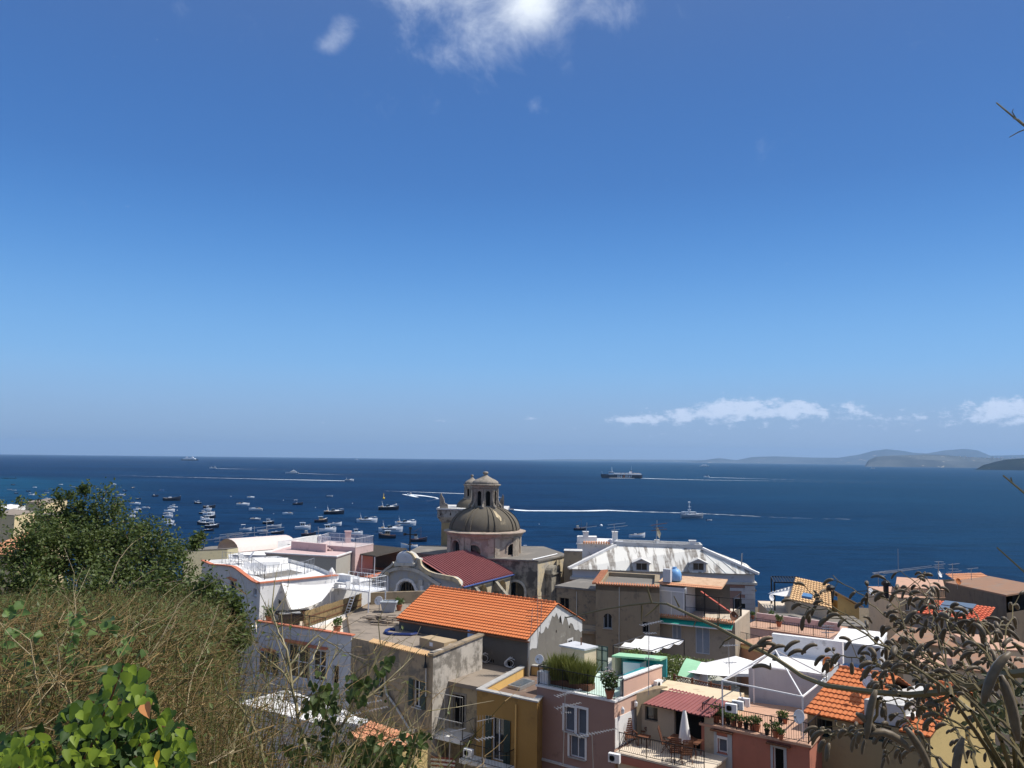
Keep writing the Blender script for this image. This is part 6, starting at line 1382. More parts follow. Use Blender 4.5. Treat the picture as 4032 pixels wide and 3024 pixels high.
# ================================================================== old beige house (F/C)
Q1, Q2, Q3 = (-10.55, 55.9), (-4.6, 50.7), (-1.75, 54.8)
bf = [Q1, Q2, Q3, (-3.2, 58.0), (-7.7, 61.6), (-5.6, 64.6), (-6.5, 72.5), (-12.0, 71.2), (-12.9, 66)]
bh = House('old_house', 'mottled beige old house with drainpipe, green shutters and cluttered flat roof', 'house', bf, 22, 32.55, W_BEIGE)
bh.tops[0] = [(bh.w[0].L, 33.0), (0, 32.9)]; bh.tops[1] = [(bh.w[1].L, 33.35), (0, 33.0)]; bh.matk[1] = W_OLDWHITE
bh.win(0, 'F', 1440, 712, 1478, 955, kind='glass', frame=M_GREYSH, shut=M_GREEN, surround=W_BEIGE2)
bh.win(0, 'F', 1788, 808, 1870, 1072, kind='glass', frame=M_WHITEP, shut=M_GREEN, surround=W_BEIGE2, hood=None)
bh.finish()
mb = MB(); tess = tessellate_polygon([[Vector((*p, 0)) for p in bf]]); vs = [(*p, 32.40) for p in bf]
mb.add(vs, [t if (Vector(vs[t[1]]) - Vector(vs[t[0]])).cross(Vector(vs[t[2]]) - Vector(vs[t[0]])).z > 0 else tuple(reversed(t)) for t in tess]); mb.build('roof', R_FLATWARM, bh.t)
mb = MB(); w0, w1_ = bh.w[0], bh.w[1]
wbox(mb, w1_, 0.05, 32.405, w1_.L, 33.2, -.32, -.004); mb.build('parapet', W_OLDWHITE, bh.t)
mb = MB(); P1 = [w1_.p(-.1, 33.0, .1), w1_.p(w1_.L + .05, 33.36, .1), w1_.p(w1_.L + .05, 33.36, -.36), w1_.p(-.1, 33.0, -.36)]; mb.hexa(P1, [q + V(0, 0, .12) for q in P1]); mb.build('coping', W_BEIGE, bh.t)
mb = MB(); wbox(mb, w0, 0, 32.405, w0.L - .3, 32.9, -.22, -.004); mb.build('parapet', W_BEIGE, bh.t)
mb = MB(); edge_tiles(mb, w0.p(1.9, 33.0, -.05), w0.p(w0.L - .2, 33.03, -.05), .07, .2, ln=.42, slope=-.07); mb.build('coping_tiles', M_TILE_YEL, bh.t)
for r0_, mt in ((.0, None),):
    mb = MB(); dp_ = [w0.p(*w0.uv('F', x, y), .12) for x, y in ((1530, 590), (1532, 870), (1545, 940), (1620, 1040), (1780, 1300))]; mb.tube(dp_, .07, 6); mb.build('drainpipe', M_STEEL, bh.t)
mb = MB(); mb.tube([w0.p(*w0.uv('F', 1925, 690), .1), w0.p(*w0.uv('F', 1922, 960), .1)], .05, 5); mb.build('vent_pipe', M_STEEL, bh.t)
mb = MB(); p = w0.p(*w0.uv('F', 1925, 680), .18); mb.tube([p, p + V(0, 0, .35)], [.14, .05], 6); mb.tube([p + V(0, 0, .35), p + V(0, 0, .8)], .04, 5); mb.build('chimney_cowl', M_IRON, bh.t)
# back wall of the flat roof
a, b_ = V(-11.9, 71.0, 0), V(-6.4, 72.4, 0); mb = MB(); mb.prism([T2(a), T2(b_), T2(b_ + V(0, .3, 0)), T2(a + V(0, .3, 0))], 32.41, 33.4); mb.build('back_wall', W_BEIGE2, bh.t)
# ================================================================== low old house with balcony, ochre house, pink house (G)
o0, o1, o2, o3 = (-1.85, 49.3), (1.62, 46.95), (4.9, 51.9), (.95, 55.2)
g0, g1 = (-4.8, 52.7), (-1.9, 50.9)
lh = House('low_house', 'low flat-roofed old house with white bar balcony between beige and ochre houses', 'house', [g0, g1, (.9, 55.25), (-1.85, 56.8)], 22, 30.95, plaster('stained_cream_wall', (.46, .37, .24), (.19, .17, .14), .3, .7, (.12, .11, .09)))
lh.win(0, 'G', 74, 985, 124, 1078, kind='glass', frame=M_WHITEP, cols=1, surround=None)
rd = lh.win(0, 'G', 205, 948, 318, 1275, kind='dark', frame=W_GREY, sill=False, surround=W_GREY)
lh.finish().flatroof(R_FLATWARM, cop_h=.22, over=.12)
w0 = lh.w[0]; zb = w0.uv('G', 260, 1290)[1]
mb = MB(); wbox(mb, w0, -.4, zb - .28, w0.L - .1, zb, .003, 1.35); bl = mb.build('balcony', W_WHITE, lh.t)
railing(None, [w0.p(-.35, zb, .1), w0.p(-.35, zb, 1.28), w0.p(w0.L - .15, zb, 1.28), w0.p(w0.L - .15, zb, .1)], .95, .1, .009, M_ALU, bl)
mb = MB(); T_ = [w0.p(-.3, zb, .1), w0.p(-.3, zb, 1.25), w0.p(w0.L * .55, zb, 1.25), w0.p(w0.L - .2, zb, 1.25)]
for q in T_[1:]: mb.bar(q, q + V(0, 0, 2.4), .03)
mb.bar(T_[1] + V(0, 0, 2.4), T_[3] + V(0, 0, 2.4), .03); mb.bar(T_[0] + V(0, 0, 2.4), T_[1] + V(0, 0, 2.4), .03); mb.build('washing_frame', M_ALU, bl)
oc = House('ochre_house', 'ochre yellow house with tall dark green shuttered balcony door', 'house', [o0, o1, (4.0, 54.2), (1.1, 55.4)], 20, 31.4, W_OCHRE)
w0 = oc.w[0]
oc.win(0, 'G', 582, 1175, 702, 1590, kind='door', frame=M_WHITEP, shut=M_GREEN, sill=False, rows=1, cols=2)
oc.finish().flatroof(R_BROWN, par=.55, th=.28, coping=M_STONE, over=.05, cop_h=.08)
for o_ in oc.t.children:
    if o_.name.startswith('parapet'): o_.data.materials[0] = W_OCHRE_LIT  # sunlit inner faces given a lighter ochre than the front
a = [pz('G', *q, 31.05) for q in ((735, 850), (852, 878), (1000, 812), (885, 785))]; mb = MB(); mb.hexa([V(q.x, q.y, 30.86) for q in a], [V(q.x, q.y, 31.05) for q in a]); sk = mb.build('skylight', M_STEEL, oc.t)
cc = sum(a, V(0, 0, 0)) / 4; mb = MB(); mb.poly([cc.lerp(q, .82) + V(0, 0, .02) for q in a]); mb.build('skylight_glass', flat('grey_glass_panel', (.10, .12, .14), .25), sk)
mb = MB(); p = w0.uv('G', 822, 1040); mb.tube([w0.p(p[0], p[1], .08), w0.p(p[0] - .05, 22, .08)], .055, 6); mb.build('drainpipe', W_OCHRE_LIT, oc.t)
zb = w0.uv('G', 640, 1592)[1]; u0, u1 = w0.uv('G', 360, 1500)[0], w0.uv('G', 815, 1500)[0]; mb = MB(); wbox(mb, w0, u0, zb - .25, u1, zb - .01, .003, .95); bl = mb.build('balcony', W_WHITE, oc.t)
railing(None, [w0.p(u0 + .05, zb, .05), w0.p(u0 + .05, zb, .9), w0.p(u1 - .05, zb, .9), w0.p(u1 - .05, zb, .05)], .95, .1, .009, M_IRON, bl)
# pink house
P0, P1_ = (1.63, 48.2), (5.72, 45.2); pu = (V(*P1_, 0) - V(*P0, 0)).normalized(); pv_ = V(.62, .785, 0); P2, P3 = T2(V(*P1_, 0) + pv_ * 5.4), T2(V(*P0, 0) + pv_ * 5.0)
kh = House('pink_house', 'pink house with mint roof terrace and white louvred shutters', 'house', [P0, P1_, P2, P3], 20, 31.95, W_PINKDARK)
kh.matk[1] = W_PINK  # sunlit side painted a lighter pink than the shaded front
w0, w1_ = kh.w[0], kh.w[1]
uP = w1_.uv('G', 1858, 900)[0]; zP0, zP1 = w1_.uv('G', 1858, 800)[1], w1_.uv('H', 580, 640)[1]
kh.tops[1] = [(w1_.L, zP1), (uP, zP0), (uP, 31.95), (0, 31.95)]
for r in ((1285, 1065, 1382, 1305), (1408, 1085, 1498, 1340)): kh.win(0, 'G', *r, kind='louver', cols=1, shm=flat('grey_louvres', (.16, .17, .19), .6), frame=M_WHITEP, surround=M_WHITEP)
kh.win(0, 'G', 1335, 1352, 1482, 1560, kind='louver', cols=2, shm=flat('grey_louvres', (.16, .17, .19), .6), frame=M_WHITEP, surround=M_WHITEP)
kh.finish()
mb = MB(); mb.ring(inset(kh.foot, -.06), inset(kh.foot, .22), 31.953, 32.05); mb.build('slab_edge', W_WHITE, kh.t); mb = MB(); mb.prism(inset(kh.foot, .224), 31.953, 32.045); mb.build('terrace_floor', R_MINT, kh.t)
mb = MB(); wbox(mb, w1_, uP, 32.055, w1_.L, (zP0 + zP1) / 2 - .05, -.24, -.003); mb.build('parapet', W_WHITE, kh.t)
mb = MB(); Pq = [w1_.p(uP - .05, zP0 + .003, .06), w1_.p(w1_.L, zP1 + .003, .06), w1_.p(w1_.L, zP1 + .003, -.3), w1_.p(uP - .05, zP0 + .003, -.3)]; mb.hexa(Pq, [q + V(0, 0, .07) for q in Pq]); mb.build('coping', W_WHITE, kh.t)
zs = w0.uv('G', 1100, 1565)[1]; mb = MB(); wbox(mb, w0, -.05, zs - .12, w0.L, zs, .003, .1); mb.build('string_course', W_GREYWHITE, kh.t)
railing(None, [w0.p(.05, 32.05, -1.9), w0.p(.05, 32.05, -.06), w0.p(w0.L - .06, 32.05, -.06), w1_.p(uP - .02, 32.05, -.06)], 1.05, .11, .010, M_IRON, kh.t)
# terrace structures: stair hut, glazed screen, counter with green top
def on(x, y, z=32.05): return pz('G', x, y, z)
a, b_ = on(1476, 770), on(1592, 740); hut = thing('stair_hut', 'white and pale green stair hut on the mint roof terrace', 'hut', T2(a) + (32.05,))
d = (b_ - a).normalized(); e = V(-d.y, d.x, 0); L_ = (b_ - a).length; hT = pd('G', 1476, 520, a.y).z
lf_ = pd('G', 1366, 500, a.y + 1.1); c4 = [T2(a), T2(b_), T2(b_ + V(-1.2, 1.25, 0)), T2(a + V(-1.35, 1.0, 0))]
mb = MB(); mb.prism(c4, 32.055, hT, top=False); mb.build('wall', W_CREAM, hut); mb = MB(); mb.prism(inset(c4, -.08), hT + .002, hT + .1); mb.build('roof', W_GREYWHITE, hut)
mb = MB(); p = pd('G', 1446, 490, a.y + 1); mb.tube([(p.x, p.y, hT + .1), (p.x, p.y, hT + .55)], .04, 5); mb.build('pipe', M_RUSTY, hut)
sc_ = thing('glazed_screen', 'green-framed glazed folding screen beside the stair hut', 'screen', T2(b_) + (32.05,)); a2, b2 = pd('G', 1594, 735, b_.y + .6), pd('G', 1702, 742, b_.y + .2)
SW = Wall(T2(a2), T2(b2)); zt_ = pd('G', 1640, 474, b_.y + .4).z; mb = MB()
for k in range(3): u = SW.L * k / 2; wbox(mb, SW, u - .03, 32.06, u + .03, zt_, 0, .05)
for zz in (32.08, 32.7, 33.3, zt_ - .05): wbox(mb, SW, 0, zz, SW.L, zz + .05, .051, .055)
mb.build('frame', M_GREEN, sc_); mb = MB(); mb.quad(SW.p(0, 32.1, -.01), SW.p(SW.L, 32.1, -.01), SW.p(SW.L, zt_, -.01), SW.p(0, zt_, -.01)); mb.build('glass', flat('pale_green_glass', (.38, .46, .42), .2), sc_)
ct = thing('roof_kitchen', 'open roof kitchen with mint green top and teal back wall', 'kitchen', (5, 51, 32)); 
k0, k1 = pd('G', 1742, 640, 50.2), pd('H', 580, 640, w1_.p(w1_.L, 0).y + .1); tz = pd('G', 1740, 575, 50.2).z; tz = min(tz, zP1 + .3)
kd = V(.55, .75, 0); c4 = [V(k0.x, k0.y, 0), V(w1_.p(w1_.L * .98, 0, -.05).x, w1_.p(w1_.L * .98, 0).y, 0)]; c4 += [c4[1] + kd, c4[0] + kd]
mb = MB(); mb.hexa([V(q.x, q.y, tz) for q in c4], [V(q.x, q.y, tz + .1) for q in c4]); mb.build('roof', M_MINTP, ct)
mb = MB(); q = [c4[3] - kd * .15, c4[2] - kd * .15, c4[2], c4[3]]; mb.hexa([V(r.x, r.y, 32.06) for r in q], [V(r.x, r.y, tz - .002) for r in q]); mb.build('back_wall', M_TEAL, ct)
mb = MB(); q = [c4[0], c4[0].lerp(c4[1], .07), c4[3].lerp(c4[2], .07) - kd * .16, c4[3] - kd * .16]; mb.hexa([V(r.x, r.y, 32.06) for r in q], [V(r.x, r.y, tz - .003) for r in q]); mb.build('side_wall', W_CREAM, ct)
mb = MB(); q = [c4[0].lerp(c4[1], s_) + kd * t_ for s_, t_ in ((.25, -.1), (.6, -.1), (.6, .8), (.25, .8))]; mb.hexa([V(r.x, r.y, 32.06) for r in q], [V(r.x, r.y, 32.95) for r in q]); cb = mb.build('cabinet', M_WHITEP, ct)
mb = MB(); mb.hexa([V(r.x, r.y, 32.952) for r in q], [V(r.x, r.y, 33.0) for r in q]); mb.build('worktop', M_TEAL, cb)
# roof counter along the parapet (teal tiled)
mb = MB(); wbox(mb, w1_, uP + 1.3, 32.055, w1_.L - .9, 32.85, -.8, -.26); tag(mb.build('tiled_counter', M_TEAL, loc=T2(w1_.p(2, 0)) + (32.05,)), 'teal tiled counter behind the white-capped pink parapet', 'counter')
# wall lamps
for x, y in ((1822, 1100), (1950, 1035)):
    u_, z_ = w1_.uv('G', x, y); L1 = thing('wall_lamp', 'white wall lantern on the pink side wall, ' + ('nearer the front corner' if x < 1900 else 'nearer the maroon porch roof'), 'wall lamp', tuple(w1_.p(u_, z_)), 'white wall lanterns on the pink house')
    mb = MB(); c_ = w1_.p(u_, z_, .16); mb.lathe(c_, [(.05, -.14), (.09, -.1), (.11, .1), (.06, .18), (.02, .24)], 8); mb.build('lamp_glass', M_WHITEP, L1); mb = MB(); mb.bar(w1_.p(u_, z_ - .18, 0), w1_.p(u_, z_ - .14, .15), .03); mb.build('bracket', M_WHITEP, L1)
# ================================================================== courtyard house with maroon porch roof (H)
tz_ = 29.55; c0 = V(5.85, 44.75, 0); c1 = V(*T2(pz('H', 922, 1700, tz_)), 0)
ta_ = [T2(c0), T2(c1), T2(c1 + V(3.4, 4.6, 0)), T2(c0 + V(3.2, 4.6, 0))]
yd = House('porch_house', 'cream terrace house with maroon metal porch roof and wavy iron railing', 'house', ta_, 20, tz_ - .1, W_CREAM)
yd.finish(); mb = MB(); mb.prism(inset(ta_, -.1), tz_ - .097, tz_); mb.build('terrace_floor', R_CREAMFLOOR, yd.t)
w0 = yd.w[0]; mb = MB(); wbox(mb, w0, -.02, tz_ - .5, w0.L, tz_ - .12, .004, .12); mb.build('edge_band', W_SALMONRED, yd.t)
railing(None, [w0.p(.05, tz_, -.05), w0.p(w0.L - .05, tz_, -.05)], 1.0, .12, .010, M_IRON, yd.t, bulge=.13)
# lower white part of the pink house side wall
mb = MB(); zq = w1_.uv('H', 150, 1130)[1]; wq = w1_; u_1 = wq.uv('H', 245, 1200)[0]; wbox(mb, wq, .03, tz_, u_1 + 2, zq, .003, .03); mb.build('white_dado', W_WHITE, kh.t)
rz_ = 31.55; ra, rb, rc, rdd = pz('H', 325, 1030, rz_), pz('H', 968, 1165, rz_), pz('H', 1145, 1015, rz_ + .45), pz('H', 585, 885, rz_ + .45)
mb = MB(); corrugated(mb, ra, rb, rc, rdd, .25, .05); mb.build('porch_roof', M_REDMETAL, yd.t)
bkA = Wall(T2(ra + V(-.1, .35, 0)), T2(rb + V(.3, .35, 0))); r1_ = bkA.rect('H', 342, 1068, 466, 1205); r2_ = bkA.rect('H', 628, 1130, 918, 1420)
h_ = [[(r1_[0], r1_[1]), (r1_[2], r1_[1]), (r1_[2], r1_[3]), (r1_[0], r1_[3])], [(r2_[0], tz_ + .02), (r2_[2], tz_ + .02), (r2_[2], r2_[3]), (r2_[0], r2_[3])]]
mb = MB(); panel(mb, bkA, [(0, tz_), (bkA.L, tz_), (bkA.L, rz_ - .12), (0, rz_ - .12)], h_, .25); mb.build('inner_wall', plaster('dull_cream_plaster', (.44, .37, .28)), yd.t)
mb = MB(); mb.quad(*[bkA.p(u_, z_, -.24) for u_, z_ in h_[0]]); mb.build('window', M_GLASS, yd.t); mb = MB(); mb.quad(*[bkA.p(u_, z_, -.24) for u_, z_ in h_[1]]); mb.build('doorway', M_DARK, yd.t)
mb = MB(); lw0, lw1 = T2(ra + V(-1.3, .0, 0)), T2(ra + V(-.1, .35, 0)); mb.prism([T2(ra + V(-.35, .1, 0)), T2(ra + V(-.05, .3, 0)), T2(rdd + V(-.1, .2, 0)), T2(rdd + V(-.75, .35, 0))], 28, rz_ + .5); mb.build('side_block', W_BEIGE2, yd.t)
mb = MB(); a = [T2(rdd + V(-.8, .05, 0)), T2(rc + V(.3, .05, 0)), T2(rc + V(1.4, 1.8, 0)), T2(rdd + V(.2, 1.9, 0))]; mb.prism(a, 28, rz_ + .42); mb.build('upper_block', W_CREAM, yd.t)
# ================================================================== salmon red terrace house
sA, sB = V(10.35, 45.0, 0), V(14.95, 41.75, 0); su = (sB - sA).normalized(); sv = V(.56, .83, 0)
sf = [T2(sA), T2(sB), T2(sB + sv * 6.4), T2(sA + sv * 4.9)]
sh_ = House('salmon_house', 'salmon red house with pale shuttered windows under a potted terrace', 'house', sf, 20, 30.9, W_SALMONRED)
sh_.win(0, 'H', 1048, 1375, 1138, 1510, kind='louver', cols=1, frame=M_WHITEP, shm=flat('grey_louvres', (.16, .17, .19), .6), surround=M_WHITEP, sill=False)
sh_.win(0, 'H', 1585, 1465, 1690, 1700, kind='dark', cols=1, frame=M_WHITEP, surround=M_GREYSH, sill=False)
sh_.finish(); w0 = sh_.w[0]; mb = MB(); mb.prism(inset(sf, -.1), 30.903, 31.03); mb.build('terrace_floor', R_TERRA, sh_.t)
mb = MB(); r = w0.rect('H', 1000, 1305, 1188, 1700); wbox(mb, w0, r[0], 20.5, w0.uv('H', 1040, 1500)[0] , r[3], .003, .05); wbox(mb, w0, w0.uv('H', 1146, 1500)[0], 20.5, r[2], r[3], .003, .05); wbox(mb, w0, w0.uv('H', 1040, 1500)[0] + .003, 20.5, w0.uv('H', 1146, 1500)[0] - .003, w0.uv('H', 1090, 1522)[1], .003, .045); mb.build('pale_door', M_GREYSH, sh_.t)
for xa, xb, y in ((985, 1200, 1292), (1525, 1755, 1420)): r = w0.rect('H', xa, y, xb, y + 14); mb = MB(); wbox(mb, w0, r[0], r[1], r[2], r[3], .003, .22); mb.build('lintel', M_RUSTY, sh_.t)
railing(None, [w0.p(.05, 31.03, -1.6), w0.p(.05, 31.03, -.05), w0.p(w0.L - .05, 31.03, -.05), V(sB.x, sB.y, 31.03) + sv * 2.6], 1.0, .12, .010, M_IRON, sh_.t)
# big grey-white gable wall and white tube frame
qa, qb = pz('H', 1345, 1035, 31.03), pd('H', 2045, 890, 45.5); 
tent = thing('gazebo', 'white tubular gazebo frame without its cover', 'gazebo', (14, 45, 31))
A1, A2, A3, A4 = pd('H', 1090, 810, 44.4), pd('H', 1868, 968, 42.6), pd('H', 2110, 770, 47.2), pd('H', 1393, 665, 48.6); AP = pd('H', 1605, 515, 45.8)
for q0, q1 in ((A1, A2), (A2, A3), (A4, A1), (A4, A3)): mb = MB(); mb.bar(q0, q1, .07); mb.build('top_bar', M_WHITEP, tent)
for q in (A1, A2, A3, A4): mb = MB(); mb.bar(q, AP, .06); mb.build('rafter', M_WHITEP, tent)
for q in (A1, A2, A4): mb = MB(); mb.bar(q, V(q.x, q.y, 31.04 if q is not A4 else 30), .07); mb.build('post', M_WHITEP, tent)
mb = MB(); p = AP - V(0, 0, .55); mb.lathe(p, [(.2, 0), (.12, .25), (.05, .35)], 8); mb.tube([p + V(0, 0, .35), AP], .012, 4); tag(mb.build('hanging_lantern', M_IRON, loc=tuple(p)), 'black lantern hanging from the peak of the gazebo frame', 'lantern')
zw = pd('H', 1350, 668, 49.4).z; gA, gB = pd('H', 1345, 700, 49.4), pd('H', 2060, 870, 47.0)
gwl = House('grey_white_house', 'large plain greyish white house side behind the gazebo frame', 'house', [T2(gA), T2(gB), T2(gB + V(2.6, 3.6, 0)), T2(gA + V(2.6, 3.6, 0))], 22, zw, W_GREYWHITE)
gwl.tops[0] = [(gwl.w[0].L, pd('H', 2050, 770, 47.0).z), (0, zw)]
gwl.finish(); mb = MB(); zt2 = pd('H', 2050, 770, 47.0).z; f4 = [V(*gwl.foot[0], zw), V(*gwl.foot[1], zt2), V(*gwl.foot[2], zt2), V(*gwl.foot[3], zw)]; mb.hexa(f4, [q + V(0, 0, .12) for q in f4]); mb.build('roof', W_WHITE, gwl.t)
mb = MB(); a, b_ = V(*gwl.foot[3], zw) - V(.3, .8, 0), V(*gwl.foot[2], zt2) - V(.3, .8, 0); mb.hexa([a, b_, b_ + V(.2, .3, 0), a + V(.2, .3, 0)], [q + V(0, 0, 1.3) for q in (a, b_, b_ + V(.2, .3, 0), a + V(.2, .3, 0))]); mb.build('penthouse_wall', W_WHITE, gwl.t)
# ================================================================== yellow house with orange roofs (I)
yA, yB = V(15.75, 44.2, 0), V(20.4, 40.65, 0); yu = (yB - yA).normalized(); yv = V(.83, .56, 0); YL = (yB - yA).length
yf = [T2(yA), T2(yB), T2(yB + yv * 6.2), T2(yA + yv * 6.2)]
yh = House('yellow_house', 'yellow house with orange tiled roofs on both sides of a white awning', 'house', yf, 20, 31.95, plaster('shaded_yellow_wall', (.34, .28, .165), (.3, .25, .16), .1, .15, (.2, .17, .1))); yh.matk[1] = W_YELLOW  # shaded front painted a darker yellow than the sunlit gable
for i in (1, 3): yh.tops[i] = [(yh.w[i].L, 31.95), (yh.w[i].L / 2, 33.7), (0, 31.95)]
yh.win(0, 'I', 210, 1190, 360, 1362, kind='dark', frame=M_GREEN, sill=False); yh.win(0, 'I', 650, 1240, 930, 1400, kind='glass', frame=M_GREEN, cols=3, sill=False)
yh.win(1, 'I', 1645, 1280, 1690, 1405, kind='dark', frame=W_YELLOW, cols=1, sill=False)
yh.finish()
for s0, s1 in ((0, .47), (.80, 1)):
    gable_roof(yh.t, T2(yA.lerp(yB, s0)), T2(yA.lerp(yB, s1)), T2(yA.lerp(yB, s1) + yv * 6.2), T2(yA.lerp(yB, s0) + yv * 6.2), 31.95, 33.7, M_TILE, .2, pitch=.24, course=.33, amp=.06, step=.05)
mb = MB(); a, b_ = yA.lerp(yB, .47), yA.lerp(yB, .80); mb.prism([T2(a + yv * .2), T2(b_ + yv * .2), T2(b_ + yv * 5), T2(a + yv * 5)], 31.96, 33.0); mb.build('roof_box', W_WHITE_OLD, yh.t)
sail('awning', 'white cloth awning stretched between the two orange tiled roofs', [pd('I', 735, 960, 44.5), pd('I', 690, 1090, 42.6), pd('I', 1160, 1160, 41.2), pd('I', 1210, 990, 43)], .12, cat='awning')
# ================================================================== bottom left: white block and small tiled yellow house
a, b_ = pz('F', 905, 1180, 31), pz('F', 1228, 1218, 31)
wb = House('white_block', 'bright white lower house seen through the dry bushes', 'house', [(-16.2, 50.2), (-9.0, 45.6), (-8.15, 44.6), (-7.6, 46.4), (-9.6, 49), (-14, 53)], 22, 30.2, W_WHITE); wb.finish().flatroof(W_WHITE, par=.4)
mb = MB(); p = pz('F', 1150, 1210, 31.0); mb.prism([(p.x - .9, p.y + .2), (p.x + .65, p.y - .4), (p.x + 1, p.y + .5), (p.x - .5, p.y + 1.1)], 30.2, 31.0); mb.build('chimney_block', W_WHITE, wb.t)
a, b_, c_ = V(-8.0, 42.9, 0), V(-5.2, 40.5, 0), V(-3.95, 41.5, 0)
yw = House('small_yellow_house', 'small yellow house wall with a row of wavy terracotta tiles', 'house', [T2(a), T2(b_), T2(c_), T2(c_ + V(-2.8, 2.4, 0))], 20, 30.85, plaster('shaded_green_yellow', (.30, .28, .17), None)); yw.matk[1] = W_YELLOW; yw.finish()  # front carries shade as a duller yellow; sunlit side stays bright
mb = MB(); e = V(.6, .7, 0); f = V(0, 0, .35); tiles(mb, V(a.x, a.y, 30.9) - e * .3, V(b_.x, b_.y, 30.9) - e * .3, V(b_.x, b_.y, 31.25) + e * 1.3, V(a.x, a.y, 31.25) + e * 1.3, .28, .5, .09, .05); mb.build('roof', M_TILE_OLD, yw.t)
# ================================================================== right cluster behind the shrub (E)
R_RUST = plaster('rusty_brown_roof', (.33, .19, .12), (.26, .21, .17), .25, .2, (.14, .1, .08), pscale=.5)
def block(name, label, c, pts, z, z0, mat, roofmat, depth=None, par=0, cat='house', **k):
    P = [pz(c, x, y, z) for x, y in pts]
    if depth: u_ = (P[1] - P[0]).normalized(); v_ = V(-u_.y, u_.x, 0); P = [P[0], P[1], P[1] + v_ * depth, P[0] + v_ * depth]
    h_ = House(name, label, cat, [T2(q) for q in P], z0, z, mat); h_.roofmat = roofmat; h_.par = par; return h_
def done(h_, **k): h_.finish().flatroof(h_.roofmat, par=h_.par, **k); return h_
b1 = block('terracotta_terrace', 'orange-pink stepped terrace with yellow rim and iron railings', 'H', ((1215, 440), (1700, 560)), 27.6, 20, flat('peach_wall', (.66, .36, .22), .9), R_TERRA, 5, cat='building'); done(b1)
w_ = b1.w[0]; railing(None, [w_.p(0, 27.7), w_.p(w_.L, 27.7)], 1.0, .15, .012, M_IRON, b1.t); mb = MB(); wbox(mb, w_, -.05, 27.25, w_.L, 27.5, .003, .12); mb.build('rim', W_YELLOW, b1.t); mb = MB(); wbox(mb, w_, -.3, 20, .25, 29.6, .004, .3); mb.build('pillar', W_YELLOW, b1.t)
b2 = block('rose_terrace', 'rose walled terrace with tiled floor in front of the villa corner', 'H', ((1290, 290), (2120, 405)), 27.2, 20, W_ROSE, R_TERRA, 7, cat='building'); done(b2, par=None) if False else done(b2)
w_ = b2.w[0]; railing(None, [w_.p(0, 27.3), w_.p(w_.L, 27.3)], 1.0, .18, .014, M_IRON, b2.t); mb = MB(); wbox(mb, w_, 0, 27.31, w_.L, 28.1, -4.3, -4.0); mb.build('rose_wall', W_ROSE, b2.t)
b3 = block('tan_long_house', 'long grey-brown house behind the rose terrace', 'E', ((120, 870), (900, 900)), 27.2, 20, W_BEIGE2, R_FLAT, 6); done(b3)
b4 = block('sandy_tiled_house', 'house with sandy tiled roof and blue skylight right of the villa', 'E', ((232, 655), (372, 738)), 29.6, 20, W_CREAM, M_TILE_YEL)if False else None
tA, tB, tC, tD = pz('E', 235, 660, 28.6), pz('E', 560, 738, 28.6), pd('E', 780, 590, 106), pd('E', 480, 562, 108)
b4 = House('sandy_tiled_house', 'house with sandy tiled roof and blue skylight right of the villa', 'house', [T2(tA), T2(tB), T2(tB + V(3, 7, 0)), T2(tA + V(2, 8, 0))], 19, 28.6, W_CREAM); b4.finish()
zr = 30.3; ra, rb = V(tA.x + 2.8, tA.y + 6, zr), V(tB.x + 2.6, tB.y + 6, zr); mb = MB(); tiles(mb, tA + V(-.2, -.3, 0), tB + V(.3, -.3, 0), rb, ra, .5, .6, .09, .07, sub=4); mb.quad(rb, ra, ra + V(1, 3, -2), rb + V(1, 3, -2)); rr_ = mb.build('roof', M_TILE_YEL, b4.t)
mb = MB(); k = [pz('E', x, y, 29.6) for x, y in ((335, 652), (420, 668), (430, 640), (350, 625))]; cc = sum(k, V(0, 0, 0)) / 4; nrm = V(0, 0, .25); mb.hexa([q for q in k], [q + nrm for q in k]); mb.build('skylight', flat('blue_skylight', (.10, .22, .40), .3), rr_)
b5 = block('yellow_gable', 'yellow gable with sloping tiled verge behind the seed pods', 'E', ((640, 745), (820, 745)), 28, 19, W_OCHRE_LIT, M_TILE_YEL, 6)
b5.tops[0] = [(b5.w[0].L, 28.2), (0, 29.8)]; b5.finish(); w_ = b5.w[0]; mb = MB(); mb.hexa([w_.p(-.2, 29.85, .3), w_.p(w_.L + .4, 28.2, .3), w_.p(w_.L + .4, 28.2, -5), w_.p(-.2, 29.85, -5)], [w_.p(-.2, 30.0, .3), w_.p(w_.L + .4, 28.35, .3), w_.p(w_.L + .4, 28.35, -5), w_.p(-.2, 30.0, -5)]); mb.build('roof', M_TILE_YEL, b5.t)
b6 = block('terracotta_house', 'house with flat pinkish terracotta roof and glass railing', 'E', ((1150, 655), (1560, 660)), 27.6, 19, W_CREAM, R_TERRA, 9)
for x in (1210, 1330, 1450): b6.win(0, 'E', x, 700, x + 40, 760, kind='glass', frame=M_WHITEP)
done(b6, cop_h=.1); w_ = b6.w[0]
b7 = block('terracotta_tower', 'small building with orange roof slab above the glass railing', 'E', ((1130, 560), (1545, 590)), 28.6, 19, W_CREAM, R_TERRA, 10); done(b7)
w_ = b7.w[0]; railing(None, [w_.p(w_.L * .45, 27.7, .6), w_.p(w_.L, 27.7, .6)], 1.0, .2, .015, M_IRON, b7.t)
lw = [pd('E', 1548, 528, 104), pd('E', 2060, 640, 84)]; WLw = Wall(T2(lw[0]), T2(lw[1])); 
b8 = House('brown_long_house', 'long dark brown house side stepping down at the right', 'house', [T2(lw[0]), T2(lw[1]), T2(lw[1] + V(8, 5, 0)), T2(lw[0] + V(9, 6, 0))], 18, min(lw[0].z, lw[1].z), W_DGREY if False else plaster('brown_stained_wall', (.17, .135, .10), (.12, .10, .08), .3, .5, (.06, .05, .04)))
